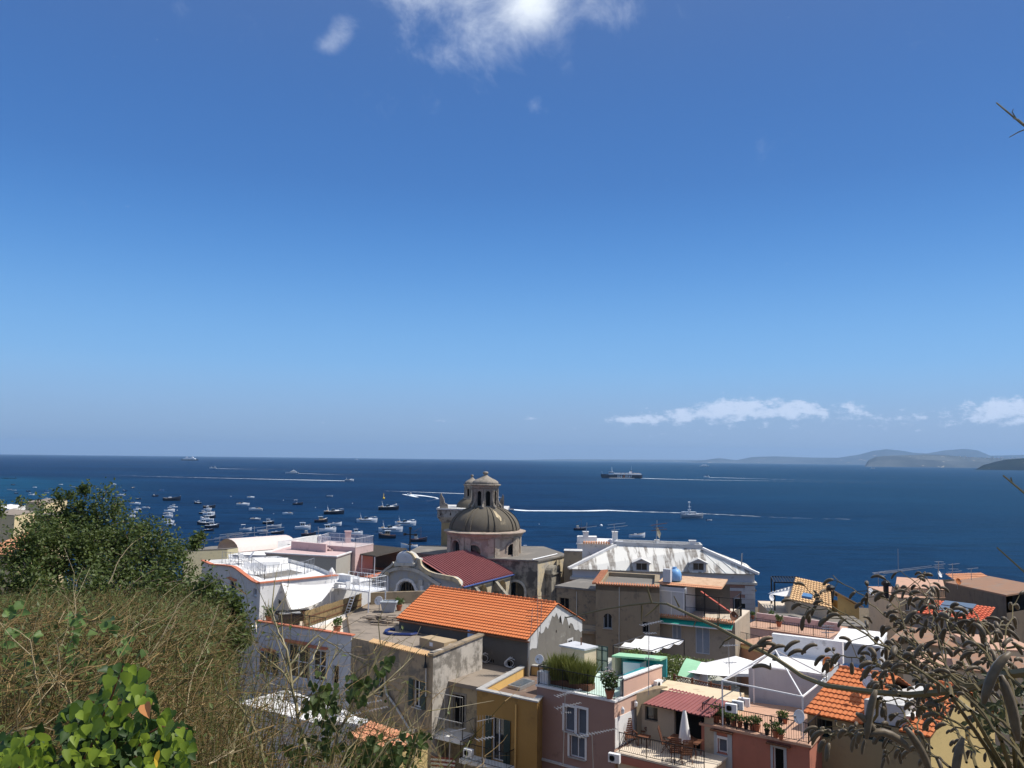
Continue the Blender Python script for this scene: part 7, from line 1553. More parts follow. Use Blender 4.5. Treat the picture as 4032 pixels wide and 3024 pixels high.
b8.tops[0] = [(b8.w[0].L, lw[1].z), (0, lw[0].z)]; b8.finish(); mb = MB(); f4 = [lw[0], lw[1], lw[1] + V(8, 5, 0), lw[0] + V(9, 6, 0)]; mb.hexa(f4, [q + V(0, 0, .15) for q in f4]); mb.build('roof', R_RUST, b8.t)
b9 = block('red_tiled_house', 'house with small red tiled roof at the right skyline', 'E', ((1690, 545), (2000, 535)), 28.4, 19, W_BEIGE2, M_TILE_OLD, 5); b9.finish(); w_ = b9.w[0]; mb = MB(); tiles(mb, w_.p(-.3, 28.4, .4), w_.p(w_.L + .3, 28.4, .4), w_.p(w_.L, 29.5, -3), w_.p(0, 29.5, -3), .45, .6, .08, .06, sub=4); mb.build('roof', M_TILE_OLD, b9.t)
b10 = House('solar_house', 'grey house with red roof carrying two solar panels', 'house', [T2(pz('E', 1335, 775, 29.8)), T2(pz('E', 1865, 845, 29.8)), T2(pz('E', 1865, 845, 29.8) + V(2, 6, 0)), T2(pz('E', 1335, 775, 29.8) + V(2, 6, 0))], 19, 29.7, W_GREY)
b10.win(0, 'E', 1560, 870, 1710, 960, kind='glass', frame=M_DARK); b10.finish(); w_ = b10.w[0]; mb = MB(); tiles(mb, w_.p(-.3, 29.75, .3), w_.p(w_.L + .3, 29.75, .3), w_.p(w_.L, 30.5, -4.5), w_.p(0, 30.5, -4.5), .4, .55, .07, .06, sub=4); rf_ = mb.build('roof', tilemat('red_roof_tiles', (.50, .08, .04), (.62, .15, .07)), b10.t)
for k in (0, 1): mb = MB(); a = [w_.p(w_.L * s_, z_, o_) for s_, z_, o_ in ((.2, 30.05 + k * .3, -1.2 - k * 1.6), (.72, 30.05 + k * .3, -1.2 - k * 1.6), (.72, 30.3 + k * .3, -2.5 - k * 1.6), (.2, 30.3 + k * .3, -2.5 - k * 1.6))]; mb.hexa(a, [q + V(0, 0, .1) for q in a]); mb.build('solar_panel', flat('blue_grey_panel', (.22, .28, .34), .15, .3), rf_)
b11 = block('grey_sheet_house', 'house with grey sloping sheet roof in the middle of the shrub', 'E', ((1100, 1010), (1740, 1090)), 29.0, 20, W_BEIGE2, R_RUST, 7)
for x in (1180, 1330, 1500): b11.win(0, 'E', x, 1090, x + 62, 1180, kind='louver' if x > 1200 else 'glass', frame=M_WHITEP)
done(b11, over=.2)
b12 = block('white_blue_house', 'pale house with blue washing and white slab roof behind the pods', 'E', ((600, 1030), (1000, 1075)), 30.4, 20, W_GREYWHITE, W_WHITE, 6); done(b12, cop_h=.12)
w_ = b12.w[0]; r = w_.rect('E', 650, 1210, 915, 1300); mb = MB()
for k in range(9): wbox(mb, w_, r[0] + (r[2] - r[0]) * k / 9, r[1], r[0] + (r[2] - r[0]) * (k + .8) / 9, r[3], .1, .14)
mb.build('blue_curtain', M_BLUE, b12.t)
b13 = block('peach_roof_house', 'house with flat peach roof at the far right edge', 'E', ((1860, 1090), (2350, 1110)), 29.6, 20, W_CREAM, R_TERRA, 6); done(b13)
b14 = block('cream_low_house', 'low cream house with tan walls below the sheet roof', 'E', ((1190, 1210), (1800, 1290)), 29.8, 20, W_CREAM, R_TERRA, 5)
for x in (1290, 1460, 1640): b14.win(0, 'E', x, 1320, x + 70, 1430, kind='louver', shm=M_GREEN, frame=M_GREEN)
done(b14, over=.15)
b15 = block('stone_ruin', 'old stone building at the extreme right skyline', 'E', ((2110, 620), (2500, 640)), 30.5, 18, plaster('brown_stained_wall', (.17, .135, .10)), R_FLATWARM, 9, cat='building'); done(b15)
b16 = block('grey_roof_house', 'dull grey flat-roofed house low at the right edge', 'I', ((1560, 700), (2500, 800)), 30.4, 20, W_CREAM, R_RUST, 6); b16.win(0, 'I', 1700, 860, 1780, 980, kind='louver', shm=M_GREEN, frame=M_GREEN); b16.win(0, 'I', 2000, 900, 2080, 1020, kind='glass', frame=M_WHITEP); done(b16, over=.15)
# far left cream buildings
def farb(label, c, x0, x1, yt, yb, D, dep, mat, roof, z0=16):
    a, b_ = pd(c, x0, yt, D), pd(c, x1, yt, D - 4); z = a.z
    h_ = House('cream_building', label, 'building', [T2(a), T2(b_), T2(b_ + V(-2, dep, 0)), T2(a + V(-2, dep, 0))], z0, z, mat); h_.roofmat = roof; h_.par = 0; return h_
MCR = plaster('far_cream_wall', (.72, .58, .34), (.6, .5, .3), .1, .1, (.45, .36, .24))
done(farb('cream building with roof terrace standing over the bay at far left', 'A', 225, 392, 612, 700, 130, 10, MCR, R_FLATWARM)); done(farb('lower cream wing with grey roof behind the tree at far left', 'A', 180, 455, 722, 800, 124, 8, MCR, R_FLAT))
done(farb('cream house with balustrade cut by the left edge', 'A', -60, 130, 712, 900, 112, 8, MCR, R_FLATWARM)); done(farb('white house at the left edge behind the cream house', 'A', -60, 80, 660, 700, 135, 8, W_WHITE, W_WHITE))
h_ = farb('house with orange tiled roof glimpsed through the left tree', 'A', -80, 160, 1040, 1100, 80, 7, MCR, M_TILE_OLD); h_.finish(); w_ = h_.w[0]; mb = MB(); z = h_.z1; tiles(mb, w_.p(-.5, z, .5), w_.p(w_.L + .5, z, .5), w_.p(w_.L, z + 2, -4), w_.p(0, z + 2, -4), .4, .5, .07, .05, sub=4); mb.build('roof', M_TILE_OLD, h_.t)
# ================================================================== roof clutter
SEEN = {}
def antenna(c, x0, y0, x1, y1, D, label, arms=((.95, 1.1, .3), (.7, .8, -.4)), r=.022, mat=M_ALU, comb=True, group='roof aerials'):
    a, b_ = pd(c, x0, y0, D), pd(c, x1, y1, D); t = thing('roof_aerial', label, 'aerial', tuple(a), group)
    mb = MB(); mb.tube([a, b_], r, 5); mb.build('mast', M_STEEL, t)
    for fr, ln, an in arms:
        mb = MB(); p = a.lerp(b_, fr); d = V(math.cos(an), math.sin(an), .12 if ln > 1 else 0); q0, q1 = p - d * ln * .35, p + d * ln * .65; mb.bar(q0, q1, r * 1.2); n3 = d.cross(V(0, 0, 1)).normalized()
        if comb:
            n = max(5, int(ln / .14))
            for k in range(n): q = q0.lerp(q1, k / (n - 1)); h = .12 + .16 * (1 - k / n); mb.bar(q - (n3 if an < .6 else V(0, 0, 1)) * h, q + (n3 if an < .6 else V(0, 0, 1)) * h, r * .8)
        mb.build('aerial_arm', mat, t)
    return t
def dish(c, x, y, rpx, D, label, face=(-.35, -.8, .35), mat=M_WHITEP, pole=.9):
    p = pd(c, x, y, D); R_ = rpx / ZZ[c][2] * D / FP; t = thing('satellite_dish', label, 'satellite dish', tuple(p), 'satellite dishes'); n = Vector(face).normalized()
    q = n.to_track_quat('Z', 'Y').to_matrix(); mb = MB(); mb.smooth = True; pr = [(R_ * k / 6, .28 * R_ * (k / 6) ** 2 - .28 * R_) for k in range(7)]; pr[0] = (.005, pr[0][1])
    mb.lathe((0, 0, 0), pr + [(R_ * 1.03, -.01), (R_ * .98, -.04), (R_ * .5, -.25 * R_), (.01, -.33 * R_)], 20); mb.v = [tuple(q @ Vector(v) + p) for v in mb.v]; mb.build('reflector', mat, t)
    mb = MB(); mb.tube([p - n * R_ * .3, p - n * R_ * .45 - V(0, 0, .1), p - n * R_ * .45 - V(0, 0, pole)], .03, 5); mb.build('mount', M_STEEL, t)
    mb = MB(); e = p + n * R_ * .9 - V(0, 0, R_ * .1); mb.tube([p - V(0, 0, R_) + n * .03, e], .015, 4); mb.box(e, (.1, .1, .12)); mb.build('feed_arm', M_STEEL, t); return t
antenna('G', 1270, 1640, 1292, 918, 44, 'tall aerial mast with two arms in front of the pink house shutters', ((.97, 1.5, .5), (.80, 1.4, .35), (.72, .5, 0)))
antenna('G', 487, 1657, 497, 1185, 42, 'aerial with tilted rod fan left of the ochre house door', ((.98, 1.0, .6), (.6, .9, .5)))
antenna('G', 168, 1657, 178, 1300, 41, 'thin aerial below the old house balcony', ((.98, 1.2, .3),), comb=False)
antenna('G', 1562, 1657, 1550, 1312, 42, 'aerial with long dashed arm right of the pink house windows', ((.96, 2.0, .25),))
antenna('H', 378, 950, 382, 240, 45.6, 'tall aerial mast fixed to the pink parapet wall', ((.97, 1.3, .4), (.84, .6, .2), (.5, .5, -.4)))
antenna('F', 1322, 1365, 1330, 1025, 43, 'aerial with yellow cap above the wavy tile row', ((.98, 1.2, .3), (.75, 1.7, .35)))
antenna('H', 1160, 745, 1152, 440, 50, 'aerial rising behind the white sail terrace', ((.9, 1.0, .2), (.35, .7, .2)))
for i, (x0, y0, x1, y1, l) in enumerate(((1027, 512, 1024, -20, 'tallest aerial pole against the orange hall gable'), (950, 470, 975, 110, 'left aerial pole at the orange hall eave corner'), (1050, 350, 1066, 40, 'short aerial pole right of the tallest one at the hall gable'))):
    antenna('G', x0, y0, x1, y1, 53.6, l, ((.93, .9, .3), (.78, 1.1, -.3), (.66, .5, .4)) if i else ((.97, .9, .3), (.88, 1.3, -.35)), .018, M_RUSTY)
antenna('D', 258, 462, 263, 375, 119, 'small aerial on the left white chimney by the villa', ((.5, 2.2, .1),), .04)
antenna('D', 520, 465, 516, 385, 119, 'aerial with three rods on the second white chimney', ((.95, 2.5, .1), (.6, 3, .15), (.3, 1.2, 0)), .04)
t_ = antenna('D', 913, 540, 918, 350, 117, 'rusty aerial cluster on the villa ridge with a cream cloth caught in it', ((.78, 2.4, .3), (.62, 1.4, -.3), (.5, 2.2, .1)), .05, M_RUSTY)
mb = MB(); p = pd('D', 925, 470, 117); mb.add([p + V(-.3, 0, .7), p + V(.05, .1, .8), p + V(.45, 0, -.1), p + V(.25, -.1, -.8), p + V(-.05, 0, -.4)], [(0, 1, 2, 3, 4), (4, 3, 2, 1, 0)]); mb.build('caught_cloth', flat('cream_rag', (.75, .66, .48), .9), t_)
antenna('D', 1706, 768, 1712, 660, 110, 'plain white pole at the villa hip', (), .09, M_WHITEP)
antenna('B', 834, 632, 834, 480, 126, 'aerial with two long rods above the arched canopy', ((.9, 3.0, .1), (.58, 3.2, .1)), .045)
antenna('B', 970, 625, 968, 430, 126, 'tall aerial with crossing rods right of the arched canopy', ((.6, 4, .1), (.4, 3, .1)), .045)
antenna('B', 548, 652, 545, 555, 124, 'comb-like aerial rack left of the arched canopy', ((.95, 3.2, .1), (.75, 3.4, .1), (.5, 3.4, .1)), .05)
antenna('B', 625, 650, 627, 558, 124, 'aerial rack just above the arched canopy', ((.95, 3.6, .1), (.7, 3, .1), (.3, 3, .1)), .05)
antenna('B', 455, 690, 458, 590, 123, 'low aerial behind the tree shoot left of the rack', ((.9, 2, .1), (.5, 2, .1)), .05)
antenna('B', 120, 760, 120, 620, 120, 'thin aerial above the pale yellow building', ((.97, 2, .1),), .04)
antenna('B', 290, 720, 290, 600, 120, 'aerial with one dotted arm above the pale yellow building', ((.75, 3.4, .1),), .04)
antenna('B', 1530, 640, 1530, 480, 118, 'slim aerial beside the round dish on the pink building', ((.7, 1.5, .1),), .04)
antenna('E', 1152, 430, 1148, 238, 95, 'tall thin pole of the wide curved aerial', ((.08, 6, .05), (.03, 8, .0), (.0, 5, .1)), .025)
antenna('E', 1490, 440, 1490, 342, 100, 'aerial with stubby rods behind the right white dish', ((.95, .9, 0), (.7, 1.2, 0), (.4, 1, 0)), .05)
antenna('E', 1612, 520, 1608, 360, 98, 'faint aerial over the small red tiled roof', ((.95, 1.2, 0), (.7, 1, 0), (.55, 1.6, 0)), .035)
antenna('E', 1768, 500, 1766, 400, 98, 'second faint aerial right of the small red tiled roof', ((.95, 1.2, 0), (.6, 1, 0)), .035)
antenna('E', 985, 560, 982, 430, 92, 'aerial left of the wide curved one behind the pods', ((.95, 1.6, 0), (.7, 1.2, 0)), .035)
antenna('E', 545, 1040, 540, 880, 62, 'aerial in front of the rose terrace wall', ((.95, .9, 0), (.8, .7, 0), (.6, .9, 0)), .03)
dish('C', 420, 1138, 38, 68, 'white dish standing on the flat roof by the grey planter'); dish('G', 1040, 603, 42, 50.3, 'white dish on the ochre house roof corner')
dish('B', 1540, 608, 27, 117, 'round white dish left of the pink terrace railing'); dish('D', 478, 553, 24, 118.4, 'white dish on the white chimney house wall')
dish('E', 83, 650, 27, 95, 'white dish just right of the villa corner stones', (.5, -.8, .3)); dish('E', 922, 600, 30, 92, 'white dish behind the upper seed pods', (.5, -.8, .4))
dish('E', 1503, 452, 28, 100, 'white dish on the skyline by the brown long house', (.6, -.7, .4)); dish('E', 560, 1212, 58, 46.5, 'rust-orange dish right of the gazebo frame', (.35, -.9, .2), M_RUST)
dish('E', 890, 1345, 62, 43.8, 'grey-white dish seen from the side below the blue curtain', (-.95, -.3, .2)); dish('H', 1832, 1160, 62, 41.6, 'white dish at the right end of the salmon terrace', (-.85, -.5, .25))
dish('H', 1203, 185, 40, 76.5, 'brown rusted dish at the corner of the loggia railing', (.2, -.95, .2), M_RUSTY); dish('E', 1660, 512, 27, 99, 'rusty dish on the brown long house', (.3, -.9, .3), M_RUST)
# air conditioners
def mkac():
    t = thing('air_conditioner', '', 'air conditioner', local=True); mb = MB(); mb.box((0, 0, .32), (.82, .32, .6)); mb.build('case', M_WHITEP, t)
    mb = MB(); mb.lathe((0, 0, 0), [(.23, 0), (.23, .012), (.2, .012), (.2, .003)], 16); mb.v = [(x - .12, -.163 - z, y + .32) for x, y, z in mb.v]; mb.build('fan_ring', M_GREYSH, t)
    mb = MB(); mb.box((-.12, -.164, .32), (.36, .006, .36)); mb.build('fan_grille', M_DARK, t); mb = MB(); mb.box((-.25, 0, .01), (.05, .4, .05)); mb.build('foot', M_IRON, t); mb = MB(); mb.box((.25, 0, .01), (.05, .4, .05)); mb.build('foot', M_IRON, t); return Proto(t)
AC = mkac()
for c, x, y, D, rz, l in (('H', 1178, 1120, 43.6, -.5, 'air conditioner nearest the pots on the salmon terrace'), ('H', 1242, 1090, 44.8, -.5, 'middle air conditioner of the three on the salmon terrace'), ('H', 1303, 1060, 46, -.5, 'farthest air conditioner of the three on the salmon terrace'),
                       ('G', 1768, 1605, 42.3, -.5, 'air conditioner at the foot of the pink house corner'), ('B', 765, 1385, 65.7, -.95, 'air conditioner on the white far house wall under the small window'), ('B', 810, 1625, 63.2, 2.2, 'air conditioner below the green awning'), ('G', 355, 1550, 47.9, -.6, 'dull air conditioner beside the ochre house balcony'), ('F', 1280, 1290, 44.5, -.4, 'dark sided air conditioner behind the white chimney block')):
    AC.put(tuple(pd(c, x, y, D)), rz, l, .72, 'air conditioners')
u_, z_ = kh.w[1].uv('H', 435, 880); AC.put(tuple(kh.w[1].p(u_, z_, .22)), kh.w[1].rz(), 'air conditioner high on the pink side wall', .75, 'air conditioners')
# wooden deck chair, table, white chairs
def mkchair(kind):
    mt = M_WOOD if kind == 'deck' else M_WHITEP; t = thing('deck_chair' if kind == 'deck' else 'garden_chair', '', 'chair', local=True)
    mb = MB()
    for k in range(6): mb.box((0, -.22 + k * .085, .42), (.5, .06, .025))
    mb.build('seat', mt, t); mb = MB(); h = .75 if kind == 'deck' else .45
    for k in range(8): f = k / 7; mb.box((0, .25 + f * .28 * h, .46 + f * h), (.5, .02, h / 10), 0)
    for s_ in (-1, 1): mb.bar((s_ * .25, .25, .42), (s_ * .25, .25 + .3 * h, .5 + h), .035)
    mb.build('backrest', mt, t)
    for s_ in (-1, 1):
        mb = MB(); mb.bar((s_ * .27, -.25, 0), (s_ * .27, .22, .62), .035); mb.build('leg', mt, t); mb = MB(); mb.bar((s_ * .27, .3, 0), (s_ * .27, -.2, .62), .035); mb.build('leg', mt, t); mb = MB(); mb.box((s_ * .28, 0, .65), (.05, .5, .03)); mb.build('armrest', mt, t)
    return Proto(t)
DC_, GC = mkchair('deck'), mkchair('garden'); tz3 = 29.56
for x, y, rz, l in ((205, 1430, .3, 'slatted wooden deck chair in the sun at the left of the cream terrace'), (330, 1365, -.9, 'slatted wooden deck chair in the shade by the porch wall'), (560, 1500, 1.3, 'light wooden chair left of the big terrace table'), (650, 1580, 2.9, 'wooden chair in front of the big terrace table, left'), (740, 1600, 3.2, 'wooden chair in front of the big terrace table, right'), (850, 1470, .2, 'wooden chair behind the big terrace table')):
    DC_.put(tuple(pz('H', x, y, tz3)), rz, l, 1, 'wooden chairs on the porch terrace')
def table(c, x, y, z, w_, d_, h, rz, mat, label):
    p = pz(c, x, y, z); t = thing('garden_table', label, 'table', tuple(p)); mb = MB(); mb.box(p + V(0, 0, h), (w_, d_, .04), rz); mb.build('table_top', mat, t); M_ = Matrix.Rotation(rz, 3, 'Z')
    for sx_ in (-1, 1):
        for sy_ in (-1, 1): q = p + M_ @ V(sx_ * w_ * .42, sy_ * d_ * .4, 0); mb = MB(); mb.bar(q, q + V(0, 0, h - .02), .05); mb.build('leg', mat, t)
table('H', 335, 1440, tz3, .6, .5, .5, -.6, M_WOOD, 'small low wooden table between the deck chairs'); table('H', 735, 1520, tz3, 1.7, .9, .74, -.6, M_WOOD, 'large wooden dining table under the closed parasol')
p = pz('H', 728, 1530, tz3); t = thing('parasol', 'closed cream parasol standing at the big terrace table', 'parasol', tuple(p)); zt_ = pd('H', 725, 1098, p.y).z - p.z
mb = MB(); mb.tube([p, p + V(0, 0, zt_)], .025, 6); mb.build('pole', M_WOOD, t); mb = MB(); mb.smooth = True; n = 18; pr = [(.06, zt_), (.1, zt_ * .92), (.2, zt_ * .6), (.27, zt_ * .32), (.22, zt_ * .28), (.04, zt_ * .3)]
for r, z in pr:
    for k in range(n): rr_ = r * (1 + .22 * (k % 2)); mb.v.append((p.x + rr_ * math.cos(2 * PI * k / n), p.y + rr_ * math.sin(2 * PI * k / n), p.z + z))
for i in range(len(pr) - 1):
    for k in range(n): mb.f.append((i * n + k, (i + 1) * n + k, (i + 1) * n + (k + 1) % n, i * n + (k + 1) % n)); mb.m.append(0)
mb.build('canopy', M_CANVAS, t)
for x, y, rz, z, l in ((742, 990, .2, zT, 'white chair leftmost of the row on the raised roof deck'), (802, 1000, .2, zT, 'second white chair of the row on the raised roof deck'), (862, 1008, .2, zT, 'third white chair of the row on the raised roof deck'), (925, 1015, .2, zT, 'white chair nearest the tall railing post'), (600, 890, 1.2, zT, 'white chair at the left rear of the roof terrace'), (700, 880, .8, zT, 'white chair beside the reclining lounger'), (1950, 1165, 3.0, 34.12, 'white wire chair on the steel balcony')):
    GC.put(tuple(pz('B', x, y, z)), rz, l, 1, 'white chairs on the white roofs')
p = pz('B', 735, 890, zT); t = thing('sun_lounger', 'white reclining lounger on the roof terrace', 'lounger', tuple(p)); mb = MB(); a = p + V(-.9, -.2, .35); b_ = p + V(.2, .2, .38); mb.bar(a, b_, .6, .05); mb.bar(b_, b_ + V(.45, .2, .8), .6, .05); mb.build('bed', M_CANVAS, t)
for d in ((-.8, -.3), (-.8, .1), (.2, 0), (.2, .35)): mb = MB(); mb.bar(p + V(d[0], d[1], 0), p + V(d[0], d[1], .36), .04); mb.build('leg', M_WHITEP, t)
p = pz('B', 1790, 1150, 34.12); t = thing('wicker_bench', 'white wicker bench with pale cushions on the steel balcony', 'bench', tuple(p)); mb = MB(); mb.box(p + V(0, 0, .4), (1.3, .6, .12), -.5); mb.build('seat', M_CANVAS, t); mb = MB(); mb.box(p + V(.15, .28, .75), (1.3, .1, .6), -.5); mb.build('backrest', M_WHITEP, t)
for s_ in (-1, 1): mb = MB(); mb.box(p + V(s_ * .55, -s_ * .3, .3), (.08, .55, .6), -.5); mb.build('side_frame', M_WHITEP, t)
# barbecue terrace
def onT(x, y): return pz('B', x, y, 32.03)
p = onT(1130, 1530); t = thing('barbecue', 'black kettle barbecue on wheels on the white terrace', 'barbecue', tuple(p)); mb = MB(); mb.smooth = True; mb.lathe(p + V(0, 0, .75), [(.01, -.2), (.3, -.12), (.42, 0), (.42, .05), (.3, .2), (.01, .26)], 14, sx=1.3); mb.build('body', M_IRON, t)
for d in ((-.3, -.2), (.3, -.2), (0, .25)): mb = MB(); mb.bar(p + V(*d, 0), p + V(*d, .65), .04); mb.build('leg', M_STEEL, t)
for x, y, w_, l in ((1215, 1545, 1.5, 'dark cabinet with worktop left of the bamboo screen'), (1310, 1500, 1.5, 'long dark sideboard against the white terrace wall')):
    p = onT(x, y); t = thing('outdoor_cabinet', l, 'cabinet', tuple(p)); mb = MB(); mb.box(p + V(0, 0, .42), (w_, .6, .84), .4); mb.build('carcass', flat('dark_brown_board', (.05, .032, .025), .6), t); mb = MB(); mb.box(p + V(0, 0, .87), (w_ + .1, .68, .05), .4); mb.build('worktop', M_STEEL, t)
t = thing('wall_lantern', 'black wall lantern on the sunlit white terrace wall', 'wall lamp', tuple(fw_.w[1].p(*fw_.w[1].uv('B', 1092, 1300)))); c_ = fw_.w[1].p(*fw_.w[1].uv('B', 1092, 1305), .25); mb = MB(); mb.lathe(c_, [(.03, -.14), (.1, .05), (.12, .08), (.02, .2)], 6); mb.build('lamp_shade', M_IRON, t); mb = MB(); mb.bar(fw_.w[1].p(*fw_.w[1].uv('B', 1092, 1275)), c_ + V(0, 0, .2), .03); mb.build('bracket', M_IRON, t)
# things on the flat beige roof
ZR = 32.41
p = pz('C', 512, 1235, ZR); t = thing('planter', 'empty grey ribbed planter box on the flat roof', 'planter', tuple(p)); mb = MB(); q = .62
mb.hexa([p + V(-q * .75, -q * .6, 0), p + V(q * .75, -q * .6, 0), p + V(q * .75, q * .6, 0), p + V(-q * .75, q * .6, 0)], [p + V(-q, -q * .8, .75), p + V(q, -q * .8, .75), p + V(q, q * .8, .75), p + V(-q, q * .8, .75)]); mb.build('box', M_GREYSH, t); mb = MB(); o4 = [(p.x - q * 1.1, p.y - q * .9), (p.x + q * 1.1, p.y - q * .9), (p.x + q * 1.1, p.y + q * .9), (p.x - q * 1.1, p.y + q * .9)]; mb.ring(o4, inset(o4, .12), p.z + .752, p.z + .85); mb.build('rim', M_GREYSH, t)
for i, (x, y, n) in enumerate(((430, 1325, 5), (520, 1345, 3))):
    p = pz('C', x, y, ZR); mb = MB(); r5 = random.Random(i)
    for k in range(n * 4): mb.box(p + V(r5.uniform(-.9, .9), r5.uniform(-.5, .5), .06 + .1 * (k // 4)), (r5.uniform(.6, 1.5), .12, .06), r5.uniform(-.6, .2))
    tag(mb.build('timber_pile', flat('grey_old_timber', (.36, .29, .22), .9, var=.3), loc=tuple(p)), ('pile of old boards on the flat roof, left heap', 'pile of pale boards beside the hall wall, right heap')[i], 'timber')
mb = MB(); P_ = [pz('C', x, y, ZR + .08) for x, y in ((560, 1392), (520, 1386), (485, 1402), (480, 1418), (510, 1428), (600, 1432), (700, 1434), (768, 1428), (740, 1418))]; mb.tube(P_, .11, 6); tag(mb.build('hose', M_BLUEHOSE, loc=tuple(P_[0])), 'thick dark blue hose lying curved on the flat roof', 'hose')
a, b_, c_, d_ = (pz('C', x, y, 32.85) for x, y in ((778, 1478), (992, 1530), (1105, 1500), (880, 1458))); t = thing('cardboard_box', 'big flat cardboard box on the front corner of the flat roof', 'box', (a.x, a.y, ZR)); mb = MB(); mb.hexa([V(q.x, q.y, ZR + .01) for q in (a, b_, c_, d_)], [V(q.x, q.y, 33.0) for q in (a, b_, c_, d_)]); mb.build('carton', M_CARD, t)
Wc = Wall(T2(a), T2(b_)); Wc2 = Wall(T2(b_), T2(c_)); mb = MB(); wbox(mb, Wc, Wc.L * .42, 32.6, Wc.L * .55, 32.85, .003, .01); mb.build('paper_label', M_WHITEP, t); mb = MB(); wbox(mb, Wc2, Wc2.L * .35, 32.6, Wc2.L * .6, 32.85, .003, .01); mb.build('paper_label', M_WHITEP, t)
p = pz('C', 1240, 1500, ZR); t = thing('water_heater', 'pale blue plastic drum case by the hall wall', 'tank', tuple(p)); mb = MB(); mb.box(p + V(0, 0, .42), (.6, .45, .84), -.2); mb.build('case', flat('pale_blue_plastic', (.35, .55, .85), .4), t); mb = MB(); mb.lathe(p + V(0, 0, .84), [(.2, 0), (.18, .06), (.01, .09)], 10); mb.build('lid', M_BLUE, t)
for x, y, l in ((500, 640, 'coil of pale cable on the low flat roof'), (745, 690, 'loose loops of pale cable leaning by the hall wall')):
    p = pz('G', x, y, 31.25); mb = MB()
    for k in range(4): r = .3 + .07 * k; mb.tube([p + V(r * math.cos(a_ / 12 * 2 * PI) + .12 * k, .1 * k, .3 + r * math.sin(a_ / 12 * 2 * PI) * .8) for a_ in range(13)], .018, 4, False)
    tag(mb.build('cable_coil', M_CANVAS, loc=tuple(p)), l, 'cable')
# pots and plants
def leaves(mb, c, R_, n, size, up=.3, seed=0, flatz=1.0):
    r_ = random.Random(seed)
    for _ in range(n):
        while True:
            d = V(r_.uniform(-1, 1), r_.uniform(-1, 1), r_.uniform(-1, 1))
            if d.length < 1: break
        q = Vector(c) + V(d.x * R_, d.y * R_, d.z * R_ * flatz); a = V(r_.gauss(0, 1), r_.gauss(0, 1), r_.gauss(up, 1)).normalized(); b_ = a.orthogonal().normalized(); b_.rotate(Matrix.Rotation(r_.uniform(0, 6), 3, a)) ; s_ = size * r_.uniform(.6, 1.3)
        mb.add([q, q + a * s_ * .5 + b_ * s_ * .3, q + a * s_, q + a * s_ * .5 - b_ * s_ * .3], [(0, 1, 2, 3)])
PV = []
for i in range(3):
    t = thing('potted_plant', '', 'potted plant', local=True); mb = MB(); mb.lathe((0, 0, 0), [(.11, 0), (.16, .26), (.18, .26), (.18, .31), (.14, .31), (.13, .24)], 12); mb.build('pot', M_TERRAPOT if i < 2 else M_IRON, t); mb = MB(); leaves(mb, (0, 0, .31 + .18), .22, 150, .12, .6, i, (1.3, .8, 1.0)[i]); mb.build('foliage', F_POT, t); PV.append(Proto(t))
for i, (x, y, s_, l) in enumerate(((1035, 1215, 1.7, 'bushy plant in a pot at the left end of the salmon terrace'), (1100, 1225, 1.4, 'potted plant second from the left on the salmon terrace'), (1150, 1232, 1.3, 'potted plant third from the left on the salmon terrace'), (1200, 1250, 1.3, 'potted shrub below the nearest air conditioner'), (1262, 1262, 1.2, 'dark potted plant in the middle of the salmon railing'), (1322, 1275, 1.2, 'potted seedling right of the dark pot'), (1380, 1290, 1.2, 'small black pot in the right half of the railing'), (1425, 1300, 1.5, 'round leafy potted plant in the right half of the railing'), (1525, 1335, 1.1, 'low potted plant near the right door'), (1610, 1360, 1.5, 'leafy plant above the right door'), (1660, 1385, 1.1, 'terracotta trough plant at the right end'), (1655, 1215, 1.2, 'dark pot beside the round stool'), (1700, 1225, 1.2, 'terracotta pot plant near the white dish'))):
    PV[i % 3].put(tuple(pz('H', x, y, 31.04)), i * 1.3, l, s_ * .75, 'potted plants on the salmon terrace')
for i, (c, x, y, z, s_, l) in enumerate((('B', 990, 1520, 32.03, 1.6, 'spiky potted plant at the left of the white terrace'), ('C', 600, 1225, ZR, 1.5, 'flower pots behind the grey planter'), ('H', 1310, 215, 27.3, 1.3, 'terracotta flower pot left of the villa corner'), ('H', 1385, 215, 27.3, 1.2, 'terracotta flower pot right by the villa corner stones'), ('H', 1565, 225, 27.3, 1.5, 'large leafy pot right of the villa corner stones'), ('F', 1050, 355, 32.6, 1.6, 'weedy plant on the orange coping end'), ('H', 1250, 300, 27.8, 1.8, 'palm-like plant above the yellow pillar'), ('H', 1640, 290, 27.4, 1.8, 'tall dark shrub on the rose terrace'))):
    PV[i % 2].put(tuple(pz(c, x, y, z)), i, l, s_, 'potted plants on other terraces')
def grassclump(c, x, y, z, w_, h, n, label, mat=F_GRASSY):
    p = pz(c, x, y, z); mb = MB(); r_ = random.Random(int(x))
    for _ in range(n):
        q = p + V(r_.uniform(-w_, w_), r_.uniform(-w_ * .5, w_ * .5), .3); d = V(r_.gauss(0, .18), r_.gauss(0, .18), 1); hh = h * r_.uniform(.5, 1.05); s_ = V(.018, 0, 0); s_.rotate(Matrix.Rotation(r_.uniform(0, 3), 3, 'Z'))
        mb.add([q - s_, q + s_, q + d * hh * .6 + s_ * .7, q + d * hh + V(r_.gauss(0, .15), r_.gauss(0, .15), 0), q + d * hh * .6 - s_ * .7], [(0, 1, 2, 3, 4)])
    t = thing('grass_planter', label, 'planter', tuple(p)); mb.build('foliage', mat, t); mb = MB(); mb.box(p + V(0, 0, .17), (w_ * 2, w_ * 1.1, .34), -.6); mb.build('trough', M_WOOD, t)
